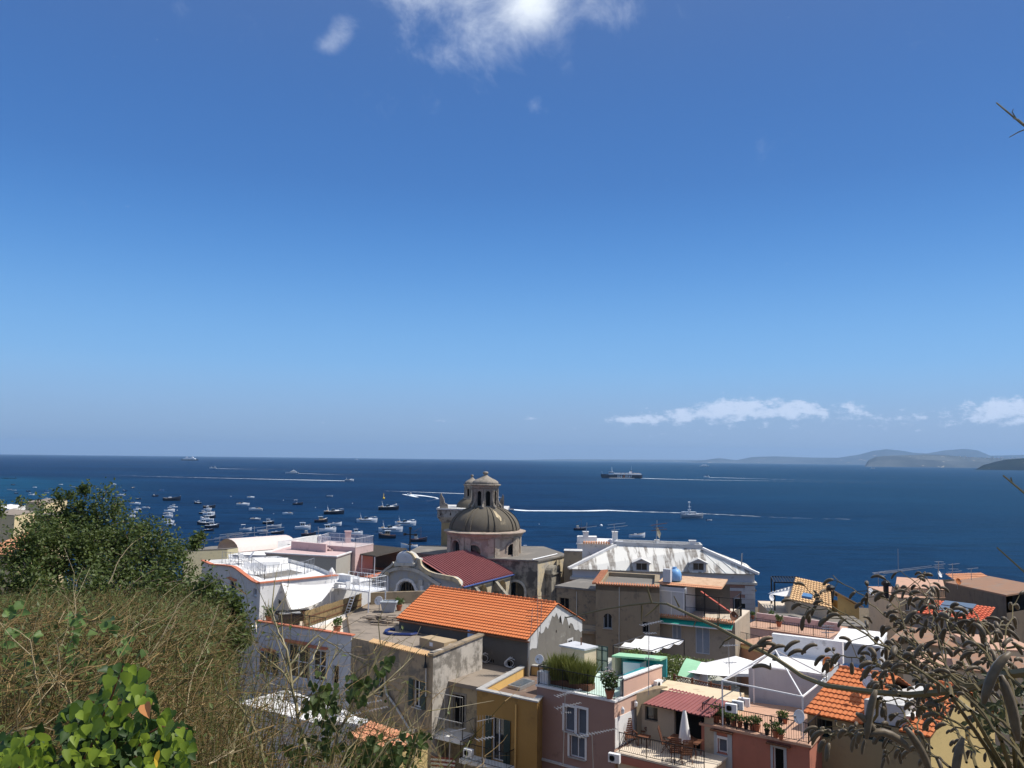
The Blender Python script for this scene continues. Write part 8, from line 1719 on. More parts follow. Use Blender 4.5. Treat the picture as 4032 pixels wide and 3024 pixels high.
grassclump('G', 1262, 850, 32.05, .62, 1.5, 1500, 'tall feathery grass in the left trough of the mint terrace'); grassclump('G', 1448, 885, 32.05, .68, 1.35, 1500, 'tall feathery grass in the middle trough of the mint terrace')
p = pz('G', 1722, 985, 32.05); t = thing('oleander_pot', 'pale pink oleander in a terracotta pot at the mint terrace corner', 'potted plant', tuple(p)); mb = MB(); mb.lathe(p, [(.16, 0), (.25, .42), (.28, .42), (.28, .48), (.2, .48)], 14); mb.build('pot', M_TERRAPOT, t); mb = MB(); leaves(mb, p + V(0, 0, .95), .5, 700, .14, .5, 4); mb.build('foliage', F_DARK, t); mb = MB(); leaves(mb, p + V(0, 0, 1.2), .48, 90, .1, .5, 5); mb.build('blossom', flat('pale_pink_petals', (.75, .6, .58), .8), t)
p = pz('G', 1090, 840, 32.05); t = thing('white_cabinet', 'small white cupboard with plants at the left of the mint terrace', 'cabinet', tuple(p)); mb = MB(); mb.box(p + V(0, 0, .35), (.7, .45, .7), -.6); mb.build('carcass', M_WHITEP, t); mb = MB(); leaves(mb, p + V(.1, .2, .95), .32, 200, .1, .5, 8); mb.build('foliage', F_POT, t)
# garden between pink house and cream house: hedge, shade canopy, mint hut, sails
gz = 29.3
gd = House('garden_terrace', 'grey garden terrace behind the mint roof kitchen', 'terrace', [(3, 57), (9.6, 51.4), (16, 58), (14, 66), (5, 66)], 20, gz, W_GREYWHITE); gd.finish().flatroof(plaster('pale_terrace_floor', (.5, .5, .44), (.4, .4, .35), .2, .1))
hd = thing('hedge', 'bushy green hedge around the garden terrace', 'hedge', (8, 60, gz)); mb = MB()
for k, (x, y) in enumerate(((200, 560), (280, 555), (480, 575), (560, 600), (640, 615), (720, 630), (800, 640), (900, 650), (980, 660), (590, 700), (620, 680))): q = pd('H', x, y, 58 + (k % 3)); leaves(mb, q - V(0, 0, .3), .75, 420, .16, .8, k, .9)
mb.build('foliage', foliage('hedge_leaves', (.05, .09, .015), (.17, .2, .05), .2), hd)
a, b_, c_, d_ = pd('H', 35, 478, 62.5), pd('H', 408, 528, 60), pd('H', 722, 418, 66.5), pd('H', 345, 372, 70.5); sc2 = thing('shade_canopy', 'rippled white cloth canopy on a black frame behind the mint kitchen', 'canopy', (a.x, a.y, gz)); mb = MB(); mb.smooth = True; vs = []; n = 36
for j in range(5):
    for i in range(n + 1): q = a.lerp(b_, i / n * 0 + j / 4).lerp(d_.lerp(c_, j / 4), i / n); vs.append(q - V(0, 0, .22 * abs(math.sin(i / n * 3 * PI))))
mb.add(vs, [(j * (n + 1) + i, (j + 1) * (n + 1) + i, (j + 1) * (n + 1) + i + 1, j * (n + 1) + i + 1) for j in range(4) for i in range(n)]); mb.build('cloth', M_CANVAS, sc2)
for q in (a, b_, c_, d_): mb = MB(); mb.bar(V(q.x, q.y, gz - .2), q, .07); mb.build('post', M_IRON, sc2)
for q0, q1 in ((a, b_), (b_, c_), (d_, c_), (a, d_)): mb = MB(); mb.bar(q0 + V(0, 0, .05), q1 + V(0, 0, .05), .05); mb.build('frame_bar', M_IRON, sc2)
a, b_, c_, d_ = pd('H', 660, 760, 52.6), pd('H', 800, 790, 51.6), pd('H', 890, 660, 54.6), pd('H', 745, 622, 55.6); mh2 = thing('mint_hut', 'small hut with rounded mint green roof and white gable edge', 'hut', (a.x, a.y, gz)); n = 8; vs = []
for k in range(n + 1): f = k / n; hgt = math.sin(f * PI / 2); vs += [V(a.x, a.y, 0).lerp(V(d_.x, d_.y, 0), f) + V(0, 0, a.z + (d_.z - a.z + .2) * hgt), V(b_.x, b_.y, 0).lerp(V(c_.x, c_.y, 0), f) + V(0, 0, b_.z + (c_.z - b_.z + .2) * hgt)]
mb = MB(); mb.add(vs, [(2 * k, 2 * k + 1, 2 * k + 3, 2 * k + 2) for k in range(n)]); mb.build('roof', M_MINTP, mh2); mb = MB(); ed = [vs[2 * k + 1] for k in range(n + 1)]; w3 = V(.35, -.2, 0); mb.add(ed + [q + w3 for q in ed] + [V(q.x, q.y, gz) + w3 for q in ed], [(k, k + n + 1, k + n + 2, k + 1) for k in range(n)] + [(n + 1 + k, 2 * n + 2 + k, 2 * n + 3 + k, n + 2 + k) for k in range(n)]); mb.build('gable_wall', W_WHITE, mh2)
tr2 = thing('trellis', 'brown lattice trellis panels in front of the mint hut', 'trellis', (9, 50, gz)); TW = Wall(T2(pd('H', 632, 870, 50.6)), T2(pd('H', 1170, 980, 48.2))); za, zb_ = pd('H', 750, 900, 50).z, pd('H', 750, 790, 50).z
for k in range(4): mb = MB(); u = TW.L * k / 3; wbox(mb, TW, u - .05, za - .3, u + .05, zb_ + .1, 0, .1); mb.build('post', M_WOOD, tr2)
mb = MB(); k = 0
while k < TW.L: mb.bar(TW.p(k, za, .04), TW.p(min(TW.L, k + (zb_ - za)), zb_, .04), .03, .02); mb.bar(TW.p(k, zb_, .06), TW.p(min(TW.L, k + (zb_ - za)), za, .06), .03, .02); k += .17
mb.bar(TW.p(0, zb_, .05), TW.p(TW.L, zb_, .05), .06); mb.bar(TW.p(0, za, .05), TW.p(TW.L, za, .05), .06); mb.build('lattice', M_WOOD, tr2)
sail('sun_sail', 'white sun sail spread right of the mint hut', [pd('H', 750, 725, 51.5), pd('H', 1180, 765, 50), pd('H', 1345, 672, 53.5), pd('H', 880, 664, 55)], .15)
pp_ = pd('H', 1220, 572, 58); t = thing('parasol', 'open square white parasol beyond the sun sail', 'parasol', (pp_.x, pp_.y, gz)); mb = MB(); R_ = 1.9; c8 = [pp_ + V(R_ * 1.35 * math.cos(k * PI / 4 + .4), R_ * math.sin(k * PI / 4 + .4), -.75) for k in range(8)]
for k in range(8): mb.poly((pp_, c8[k], c8[(k + 1) % 8])); mb.poly((c8[k], c8[k] - V(0, 0, .2), c8[(k + 1) % 8] - V(0, 0, .2), c8[(k + 1) % 8]))
mb.build('canopy', M_CANVAS, t); mb = MB(); mb.tube([V(pp_.x, pp_.y, gz), pp_], .04, 6); mb.build('pole', M_WHITEP, t)
pp_ = pd('E', 330, 530, 104); t = thing('parasol', 'cream open parasol under a black pergola right of the villa', 'parasol', (pp_.x, pp_.y, 26)); mb = MB(); c8 = [pp_ + V(4.2 * math.cos(k * PI / 4), 2.6 * math.sin(k * PI / 4), -1.3) for k in range(8)]
for k in range(8): mb.poly((pp_, c8[k], c8[(k + 1) % 8]))
mb.build('canopy', M_CANVAS, t); mb = MB(); mb.tube([V(pp_.x, pp_.y, 24), pp_], .06, 6); mb.build('pole', M_WHITEP, t)
a, b_ = pd('E', 105, 520, 104), pd('E', 350, 525, 103); t = thing('pergola', 'black iron pergola beside the cream parasol', 'pergola', (a.x, a.y, 26)); w3 = V(1.2, 5, 0)
for q in (a, b_, a + w3, b_ + w3): mb = MB(); mb.bar(V(q.x, q.y, 24), q, .15); mb.build('post', M_IRON, t)
mb = MB()
for k in range(11): mb.bar(a.lerp(b_, k / 10), a.lerp(b_, k / 10) + w3, .12)
mb.bar(a, b_, .15); mb.bar(a + w3, b_ + w3, .15); mb.build('roof_bars', M_IRON, t)
gp = House('pergola_house', 'low pale house carrying the cream parasol terrace', 'house', [(a.x - 1, a.y - 1), (b_.x + 3, b_.y - 1.5), (b_.x + 4, b_.y + 7), (a.x, a.y + 7)], 16, 26.3, W_CREAM); gp.finish().flatroof(R_CREAMFLOOR)
for x, y, D, l in ((578, 545, 98, 'black chimney cowl above the sandy tiled roof'), (1045, 505, 96, 'black chimney cowl behind the seed pods')):
    p = pd('E', x, y, D); mb = MB(); mb.lathe(p - V(0, 0, 2), [(.3, 0), (.3, 1.4), (.5, 1.45), (.5, 1.8), (.3, 2), (.01, 2.1)], 10); tag(mb.build('chimney_cowl', M_IRON, loc=tuple(p)), l, 'chimney')
# green awning by the tree
aw = thing('awning', 'torn emerald green awning below the white house by the tree', 'awning', tuple(fw_.w[0].p(*fw_.w[0].uv('B', 600, 1400)))); W5 = fw_.w[0]; r = W5.rect('B', 560, 1375, 745, 1430); mb = MB()
pa = [W5.p(r[0] - .8, r[3], .1), W5.p(r[2], r[3], .1), W5.p(r[2] + .2, r[3] - 1.1, 1.9), W5.p(r[0] - .6, r[3] - 1.3, 2.1)]; vs = []
for j in range(7):
    for i in range(9): q = pa[0].lerp(pa[1], i / 8).lerp(pa[3].lerp(pa[2], i / 8), j / 6); vs.append(q + V(0, 0, .07 * math.sin(i * 2.1 + j)) - V(0, 0, (.25 * (i % 2)) if j == 6 else 0))
mb.add(vs, [(j * 9 + i, j * 9 + i + 1, (j + 1) * 9 + i + 1, (j + 1) * 9 + i) for j in range(6) for i in range(8)]); mb.build('cloth', flat('emerald_awning', (.0, .34, .27), .8), aw); mb = MB(); mb.bar(pa[2], W5.p(r[2] + .1, r[3] - 2.2, .05), .04); mb.bar(pa[3], W5.p(r[0] - .6, r[3] - 2.3, .05), .04); mb.build('frame', M_ALU, aw)
# striped cloth and laundry at bottom
p = pd('G', 110, 1600, 43); mb = MB()
for k in range(7): mb.mi = k % 2; mb.quad(p + V(-.6, 0, .3 - k * .1), p + V(.6, -.3, .3 - k * .1), p + V(.65, -.3, .2 - k * .1), p + V(-.65, 0, .2 - k * .1))
tag(mb.build('striped_awning', [flat('maroon_stripe', (.25, .06, .06), .9), M_CANVAS], loc=tuple(p)), 'small maroon and white striped awning at the bottom edge', 'awning')
# ================================================================== foreground vegetation
FR = random.Random(21)
def rdir(r_): 
    while True:
        d = Vector((r_.uniform(-1, 1), r_.uniform(-1, 1), r_.uniform(-1, 1)))
        if .05 < d.length < 1: return d
def leafmesh(mb, q, a, n, ln, wd, fold=.25, shape=0):
    """leaf from its stalk q along a, face normal n"""
    a = a.normalized(); s_ = a.cross(n)
    if s_.length < 1e-4: s_ = a.orthogonal()
    s_.normalize(); n = s_.cross(a); f = n * wd * fold
    if shape == 0: mb.add([q, q + a * ln * .45 + s_ * wd * .5 + f * .5, q + a * ln, q + a * ln * .45 - s_ * wd * .5 + f * .5], [(0, 1, 2, 3)])
    else:
        L_ = [(0, 0, 0), (-.06, .3, .3), (.12, .5, .5), (.38, .46, .4), (.68, .26, .15), (1, 0, -.3)]
        R3 = [(x, -y, z) for x, y, z in L_[1:-1]]; mid = [(.3, 0, -.05), (.65, 0, -.12)]
        P_ = [q + a * ln * x + s_ * wd * y + n * wd * fold * z for x, y, z in L_ + R3 + mid]
        mb.add(P_, [(0, 1, 2, 10), (10, 2, 3), (10, 3, 4, 11), (11, 4, 5), (0, 10, 7, 6), (10, 8, 7), (10, 11, 9, 8), (11, 5, 9)])
# ---- left tree
tree = thing('leafy_tree', 'dense dark green leafy tree filling the left foreground above the dry scrub', 'tree', (-5.2, 9.6, 38))
CL = [(330, 2170, 300, 150, 10.2, 7200), (130, 2190, 170, 130, 9.6, 3000), (560, 2210, 190, 150, 10, 4400), (200, 2060, 120, 110, 10.4, 2200), (390, 2040, 150, 90, 10.6, 2600), (60, 2290, 110, 90, 9, 1500), (690, 2290, 130, 110, 9.8, 2200), (500, 2120, 130, 90, 10.4, 1700),
      (303, 1935, 13, 55, 10.6, 260), (250, 1985, 22, 85, 10.6, 420), (335, 1955, 28, 60, 10.7, 330), (450, 1985, 22, 40, 10.6, 200), (395, 1965, 40, 45, 10.6, 330), (545, 2060, 60, 60, 10.3, 500), (620, 2110, 50, 50, 10.1, 420), (700, 2170, 40, 60, 9.9, 350), (20, 2020, 30, 80, 9.4, 300),
      (85, 1985, 22, 32, 8.4, 60), (140, 1985, 20, 28, 8.4, 50), (420, 2330, 380, 120, 9, 4600), (120, 2400, 160, 80, 8.4, 1300)]
CL2 = [(770, 2150, 26, 75, 8.6, 330), (800, 2290, 60, 60, 8.6, 520), (845, 2380, 80, 70, 8.5, 1000), (905, 2440, 95, 90, 8.5, 1500), (830, 2490, 130, 90, 8.3, 1600), (950, 2380, 40, 50, 8.5, 300), (740, 2420, 90, 80, 8.6, 800), (640, 2440, 110, 80, 8.4, 900), (985, 2505, 40, 50, 8.3, 260)]
def crown(par, cl, mat, seed, trunk_base, size=.046):
    r_ = random.Random(seed); mb = MB(); br = MB(); b0 = Vector(trunk_base); cs = []
    for (x, y, rx, ry, D, n) in cl:
        c_ = pd('P', x, y, D); cs.append(c_); RX, RY = rx * D / FP, ry * D / FP; RD = max(.25, min(RX, .9))
        for k in range(max(2, n // 130)):   # limb ends, leaves sit in sprays round them
            d = rdir(r_); tip = c_ + Vector((d.x * RX, d.y * RD, d.z * RY)); st = c_ + Vector((d.x * RX * .3, d.y * RD * .3, d.z * RY * .3 - RY * .25)); br.tube([st, st.lerp(tip, .55) + Vector((0, 0, .03)), tip], [.010, .006, .002], 4, False)
            m_ = n // max(2, n // 130)
            for j in range(m_):
                f = r_.random() ** .6; q = st.lerp(tip, f) + Vector((r_.gauss(0, 1), r_.gauss(0, 1), r_.gauss(0, 1))) * (.075 if RX > .12 else .035)
                a = Vector((r_.gauss(0, 1), r_.gauss(0, 1), r_.gauss(.15, .8))); nn = Vector((r_.gauss(.1, .8), r_.gauss(0, .8), 1)); s_ = size * r_.uniform(.6, 1.25); leafmesh(mb, q, a, nn, s_, s_ * .62)
    mb.build('crown', mat, par)
    for c_, q_ in zip(cs, cl):
        if q_[5] > 1200 and (c_ - b0).length > .3: k = c_.lerp(b0, .5) + Vector((r_.uniform(-.15, .15), 0, -.3)); br.tube([b0, k, c_], [.045, .028, .008], 5, False)
    br.tube([b0 - V(0, 0, 3), b0, b0 + V(0, 0, .3)], [.14, .10, .05], 8); br.build('trunk', flat('grey_brown_bark', (.16, .12, .08), .9), par)
crown(tree, CL, foliage('tree_leaves', (.022, .042, .012), (.115, .150, .035), .25, 2.2), 3, (-5.0, 9.9, 40.9))
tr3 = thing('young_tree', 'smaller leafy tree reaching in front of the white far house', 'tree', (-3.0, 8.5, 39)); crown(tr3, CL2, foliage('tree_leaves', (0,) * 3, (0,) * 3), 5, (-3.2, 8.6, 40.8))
# ---- dry scrub: a mass nobody could count
r_ = random.Random(9); sb, lb, tb = MB(), MB(), MB()
def stem(mb, p, d, ln, wd, seg=5, jit=.35, up=0):
    pts = [Vector(p)]; d = d.normalized()
    for k in range(seg): d = (d + Vector((r_.gauss(0, jit), r_.gauss(0, jit), r_.gauss(up, jit * .6))) * .6).normalized(); pts.append(pts[-1] + d * ln / seg)
    n0 = len(mb.v); s_ = d.cross(Vector((.3, -1, .2))).normalized()
    for i, q in enumerate(pts):
        w_ = wd * (1 - .75 * i / seg); mb.v += [tuple(q - s_ * w_), tuple(q + s_ * w_)]
    for i in range(seg): mb.f.append((n0 + 2 * i, n0 + 2 * i + 1, n0 + 2 * i + 3, n0 + 2 * i + 2)); mb.m.append(0)
    return pts
cnt = 0
while cnt < 6500:
    y = r_.uniform(3.2, 9.6); x = -y * r_.uniform(.12, .72)
    gz_ = ground(x, y)
    if gz_ < 41.2 or (gz_ < 42.6 and r_.random() < .35): continue
    cnt += 1; edge = gz_ < 43.1; hgt = r_.uniform(.35, .95) * (1.0 if not edge else 1.15)
    hgt = max(.12, min(hgt, 1.5 - .165 * y)) * (.75 if x / y > -.30 else 1)
    P_ = stem(sb if r_.random() < (.72 if y < 5 else .5) else tb, (x, y, gz_ - .05), Vector((r_.gauss(.15, .45), r_.gauss(0, .4), 1)), hgt * 1.12, r_.uniform(.0024, .005), 6, .3)
    for q in P_[2:]:
        for _ in range(3): T_ = stem(sb if r_.random() < (.62 if y < 5 else .42) else tb, q, Vector((r_.gauss(0, 1), r_.gauss(0, 1), r_.gauss(.3, .6))), r_.uniform(.08, .26), r_.uniform(.001, .0024), 3, .5)
        if r_.random() < (.8 if y > 5.5 else .4):
            for _ in range(3): qq = q + Vector((r_.gauss(0, .07), r_.gauss(0, .07), r_.gauss(0, .06))); leafmesh(lb, qq, Vector((r_.gauss(0, 1), r_.gauss(0, 1), r_.gauss(0, .7))), Vector((0, -.3, 1)), r_.uniform(.02, .045), .02)
for k in range(800):
    px = r_.uniform(800, 1420); D = r_.uniform(3.2, 4.6); q = pd('P', px, 3060, D); g_ = ground(q.x, q.y); top = 2400 + max(0, px - 880) * 1.25 + r_.uniform(0, 420) - (r_.random() ** 6) * 300; zt_ = pd('P', px, min(top, 3000), D).z
    if zt_ - g_ < .25: continue
    P_ = stem(sb if r_.random() < .6 else tb, (q.x, q.y, max(g_, zt_ - 1.5)), Vector((r_.gauss(.12, .25), r_.gauss(0, .2), 1)), zt_ - max(g_, zt_ - 1.5), r_.uniform(.0016, .0038), 7, .22)
    for q in P_[3:]:
        for _ in range(2): stem(sb if r_.random() < .6 else tb, q, Vector((r_.gauss(.2, 1), r_.gauss(0, 1), r_.gauss(.3, .6))), r_.uniform(.06, .22), r_.uniform(.0008, .0018), 3, .5)
        if r_.random() < .3: leafmesh(lb, q, rdir(r_), Vector((0, -.3, 1)), r_.uniform(.015, .035), .016)
scm = thing('dry_scrub', 'tangled dry brown scrub covering the left slope', 'scrub', (-3, 6, 43.3)); scm['kind'] = 'stuff'
sb.build('dry_stems', foliage('dry_straw_stems', (.08, .050, .020), (.32, .21, .08), 0, 9), scm); tb.build('olive_stems', foliage('olive_stems', (.034, .036, .009), (.145, .145, .035), 0, 9), scm); lb.build('scrub_leaves', foliage('scrub_leaves', (.026, .044, .010), (.12, .15, .035), .15, 4), scm)
# ---- bare thorny twigs in front of the white houses
def twigs(par, lines, mat, side=.16, r0=.006, name='branch', thorn=True, rr_=FR):
    tips = []; mb = MB()
    for ln, D0, D1, rad in lines:
        P_ = [pd('P', x, y, D0 + (D1 - D0) * i / max(1, len(ln) - 1)) for i, (x, y) in enumerate(ln)]; F_ = []
        for a, b_ in zip(P_, P_[1:]):
            for k in range(4): F_.append(a.lerp(b_, k / 4) + Vector((rr_.gauss(0, 1), rr_.gauss(0, 1), rr_.gauss(0, 1))) * (b_ - a).length * .012)
        F_.append(P_[-1]); n = len(F_); mb.tube(F_, [rad * (1 - .8 * i / n) + .0008 for i in range(n)], 5, False); tips.append(F_)
        if side:
            for i in range(1, n):
                if rr_.random() < .75:
                    q = F_[i]; d = (F_[i] - F_[i - 1]).normalized(); o_ = Vector((rr_.gauss(0, 1), rr_.gauss(0, .6), rr_.gauss(.2, 1))); d2 = (d + o_ * .8).normalized(); l2 = side * rr_.uniform(.3, 1.1); m1 = q + d2 * l2 * .5; e = m1 + (d2 + Vector((rr_.gauss(0, .3), rr_.gauss(0, .3), rr_.gauss(.1, .3)))) * l2 * .5; mb.tube([q, m1, e], [rad * .4, rad * .28, .0006], 4, False); tips.append([q, m1, e])
                    if thorn: mb.tube([m1, m1 + Vector((rr_.gauss(0, .02), rr_.gauss(0, .02), .02))], [rad * .25, .0003], 3, False)
    return mb, tips
tw = thing('thorny_shrub', 'bare thorny twigs with a few heart-shaped leaves in front of the white house', 'shrub', (-1, 3.8, 42))
LN = [(((1235, 3040), (1180, 2860), (1150, 2700), (1130, 2560), (1090, 2470), (1070, 2400)), 3.6, 3.9, .0085), (((1150, 2700), (1110, 2640), (1060, 2600), (1010, 2560)), 3.8, 4, .005), (((1150, 2690), (1230, 2600), (1260, 2520)), 3.8, 4, .005), (((1140, 2620), (1190, 2560), (1250, 2500), (1330, 2550)), 3.8, 4, .004),
      (((1300, 3050), (1330, 2880), (1400, 2780), (1460, 2640), (1500, 2560)), 3.6, 3.8, .007), (((1400, 2780), (1480, 2720), (1560, 2650), (1620, 2590)), 3.7, 3.9, .005), (((1170, 2830), (1240, 2760), (1290, 2640), (1330, 2560)), 3.7, 3.9, .005), (((1050, 3040), (1020, 2900), (960, 2800), (900, 2740), (880, 2650)), 3.5, 3.9, .006),
      (((1450, 3050), (1520, 2930), (1600, 2880), (1680, 2800)), 3.5, 3.7, .005), (((1600, 3050), (1640, 2960), (1650, 2900)), 3.5, 3.6, .004), (((900, 3040), (930, 2880), (1000, 2760), (1060, 2690)), 3.5, 3.8, .005), (((1330, 3040), (1370, 2950), (1420, 2900)), 3.4, 3.5, .004)]
mb, tips = twigs(tw, LN, None, .26); mb.build('branches', foliage('twig_bark', (.09, .07, .035), (.30, .25, .12), 0, 8), tw)
mb = MB()
def hleaf(c, x, y, D, sz, mb, rr_=FR, droop=.7, n=1, spread=0):
    for _ in range(n):
        q = pd(c, x + rr_.gauss(0, spread), y + rr_.gauss(0, spread), D + rr_.gauss(0, .08)); leafmesh(mb, q, Vector((rr_.gauss(0, .45), rr_.gauss(-.1, .4), -droop + rr_.gauss(0, .3))), Vector((rr_.gauss(.1, .5), -1 + rr_.gauss(0, .3), .7)), sz * rr_.uniform(.7, 1.2), sz * rr_.uniform(.7, 1.0), .35, 1)
for x, y, n, sp in ((930, 960, 46, 75), (850, 1050, 22, 50), (1250, 880, 20, 70), (1330, 820, 14, 50), (1280, 1000, 8, 30), (960, 1170, 8, 60), (1560, 610, 6, 25), (1480, 700, 8, 30), (1400, 1430, 14, 50), (1650, 1500, 34, 90), (1780, 1370, 14, 50), (1850, 1350, 8, 40), (1400, 1600, 40, 110), (1150, 1580, 26, 90), (950, 1450, 16, 70), (700, 1500, 26, 110), (1000, 1250, 8, 40)): hleaf('F', x, y, 3.7, .038, mb, n=n, spread=sp)
mb.smooth = True; mb.build('leaves', foliage('smilax_leaves', (.02, .036, .010), (.09, .13, .03), .3, 12), tw)
# ---- bright ivy
iv = thing('ivy_plant', 'bright glossy green heart-leaved climber with one orange dead leaf, bottom left', 'plant', (-1.6, 2.7, 43.3)); mi, mdk = MB(), MB()
def tri(J, n, sz, mb, D, dr=.75):   # scatter inside a polygon in the J zoom
    k = 0; xs_ = [p[0] for p in J]; ys_ = [p[1] for p in J]
    while k < n:
        x, y = FR.uniform(min(xs_), max(xs_)), FR.uniform(min(ys_), max(ys_)); ins = False
        for (x0, y0), (x1, y1) in zip(J, J[1:] + J[:1]):
            if (y0 > y) != (y1 > y) and x < (x1 - x0) * (y - y0) / (y1 - y0) + x0: ins = not ins
        if ins: hleaf('J', x, y, D, sz, mb, droop=dr); k += 1
main = [(1180, 640), (1400, 700), (1480, 850), (1520, 1000), (1740, 1130), (1880, 1300), (1850, 1500), (1800, 1700), (600, 1700), (620, 1400), (580, 1150), (620, 1040), (900, 980), (1010, 880), (1000, 740), (1100, 650)]
lowl = [(60, 1330), (330, 1270), (480, 1400), (540, 1700), (-60, 1700), (-40, 1480)]
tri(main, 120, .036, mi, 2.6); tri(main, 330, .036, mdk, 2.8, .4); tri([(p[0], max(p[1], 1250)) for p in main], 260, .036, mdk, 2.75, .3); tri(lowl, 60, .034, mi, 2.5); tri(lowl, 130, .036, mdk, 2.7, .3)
for x, y in ((1080, 800), (1240, 760), (1350, 880), (770, 1090), (900, 1060), (1180, 1090), (1010, 1240), (1560, 1230), (1690, 1250), (120, 1500), (440, 1350), (770, 1540), (1250, 1060), (1430, 740)): hleaf('J', x, y - 30, 2.48, .05, mi, droop=1)
mi.smooth = mdk.smooth = True
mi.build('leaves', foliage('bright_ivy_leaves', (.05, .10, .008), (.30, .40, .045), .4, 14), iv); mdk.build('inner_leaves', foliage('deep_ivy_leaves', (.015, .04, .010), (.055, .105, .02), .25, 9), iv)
mb = MB(); hleaf('J', 1400, 1040, 2.42, .042, mb); mb.build('dead_leaf', flat('orange_dead_leaf', (.60, .25, .08), .7), iv); mb = MB(); hleaf('J', 1490, 1560, 2.45, .055, mb); mb.build('yellow_leaf', flat('yellow_leaf', (.45, .30, .02), .7), iv)
for l_ in [(((300, 3060), (380, 2900), (440, 2740), (485, 2620)), 2.7, 2.65, .005), (((500, 3060), (560, 2900), (640, 2860), (740, 2870)), 2.7, 2.65, .004), (((60, 3060), (100, 2950), (180, 2880)), 2.6, 2.6, .004)]: mb, _t = twigs(iv, [l_], None, 0); mb.build('stem', M_WOOD, iv)
# ---- single round-leaved shoots and bare stalks over the scrub
sh2 = thing('round_leaved_shrub', 'thin shoots with scattered round green leaves above the dry scrub', 'shrub', (-2.2, 4, 43.3)); mb = MB()
for x, y, n, sp in ((75, 95, 4, 30), (180, 90, 5, 30), (180, 150, 3, 25), (700, 200, 4, 30), (780, 190, 4, 25), (770, 250, 4, 25), (760, 330, 3, 20), (1010, 330, 4, 30), (1080, 270, 3, 15), (1300, 470, 12, 60), (660, 470, 5, 40), (740, 560, 5, 30), (690, 620, 6, 40), (150, 330, 5, 30), (180, 660, 12, 60), (260, 750, 9, 50), (130, 850, 12, 60), (60, 980, 10, 50), (380, 790, 4, 30), (450, 720, 3, 20), (120, 1010, 8, 60), (360, 370, 4, 25), (900, 680, 6, 40), (40, 440, 3, 25)): hleaf('J', x, y, 4.0, .046, mb, n=n, spread=sp, droop=.1)
mb.smooth = True; mb.build('leaves', foliage('round_green_leaves', (.05, .10, .025), (.17, .26, .07), .35, 5), sh2)
for l_ in [(((165, 2800), (140, 2650), (118, 2520)), 3.6, 3.6, .0045), (((170, 2800), (220, 2650), (235, 2560)), 3.8, 3.8, .004), (((290, 2800), (255, 2700), (225, 2680)), 3.6, 3.6, .005), (((330, 2760), (400, 2620), (520, 2480), (600, 2400)), 4.2, 4.4, .0035), (((560, 2620), (640, 2500), (700, 2380), (760, 2330)), 4.4, 4.6, .003), (((730, 2820), (760, 2650), (800, 2560), (860, 2380)), 4, 4.3, .003), (((0, 2905), (90, 2870), (180, 2852)), 3.2, 3.2, .005), (((820, 3010), (870, 2985), (920, 2955)), 3.3, 3.4, .004), (((430, 2300), (470, 2200), (520, 2140)), 8, 8.2, .006), (((280, 2500), (300, 2400), (290, 2330)), 4.6, 4.7, .003)]: mb, _t = twigs(sh2, [l_], None, .22); mb.build('stalk', foliage('pale_stalks', (.2, .15, .08), (.45, .36, .2), 0, 8), sh2)
# ---- right hand shrub with furry seed pods
ps_ = thing('seed_pod_shrub', 'tangled shrub with long green-brown stems and furry curled seed pods at the right', 'shrub', (1.6, 2.2, 43))
def zz(c, *pts): return tuple(Z(c, *p) for p in pts)
MAIN = [(zz('D', (60, 1262), (240, 1225), (455, 1178), (640, 1148), (870, 1122), (1010, 1132), (1200, 1222), (1480, 1350), (1700, 1470)) + zz('H', (1600, 590), (1870, 770), (2100, 860)) + zz('I', (560, 895), (800, 925), (1100, 950), (1400, 925), (1800, 860), (2000, 760), (2300, 720)), 3.4, 1.7, None),
        (zz('I', (1250, 1080), (1480, 960), (1800, 870)), 2.0, 1.8, .005), (zz('D', (870, 1122), (830, 1000), (825, 960)), 2.9, 2.9, .003), (zz('D', (775, 1145), (772, 1290)), 3, 3, .003), (zz('D', (935, 1135), (870, 1200), (805, 1250)), 2.9, 2.9, .003), (zz('D', (1125, 1160), (1100, 1110), (1075, 1058)), 2.8, 2.8, .0025), (zz('D', (1490, 1340), (1485, 1260)), 2.6, 2.6, .0025), (zz('H', (1480, 540), (1500, 430)), 2.5, 2.5, .003), (zz('H', (1180, 390), (1110, 430), (1065, 500)), 2.7, 2.7, .003), (zz('H', (1560, 690), (1555, 640)), 2.4, 2.4, .003)]
mbm = MB(); P_ = [pd('P', x, y, 3.4 + (1.75 - 3.4) * (i / 17) ** .9) for i, (x, y) in enumerate(MAIN[0][0])]; n = len(P_); mbm.tube(P_, [.0025 + .0085 * (i / n) ** 1.3 for i in range(n)], 6, False)
mbs, tips = twigs(ps_, MAIN[1:], None, 0)
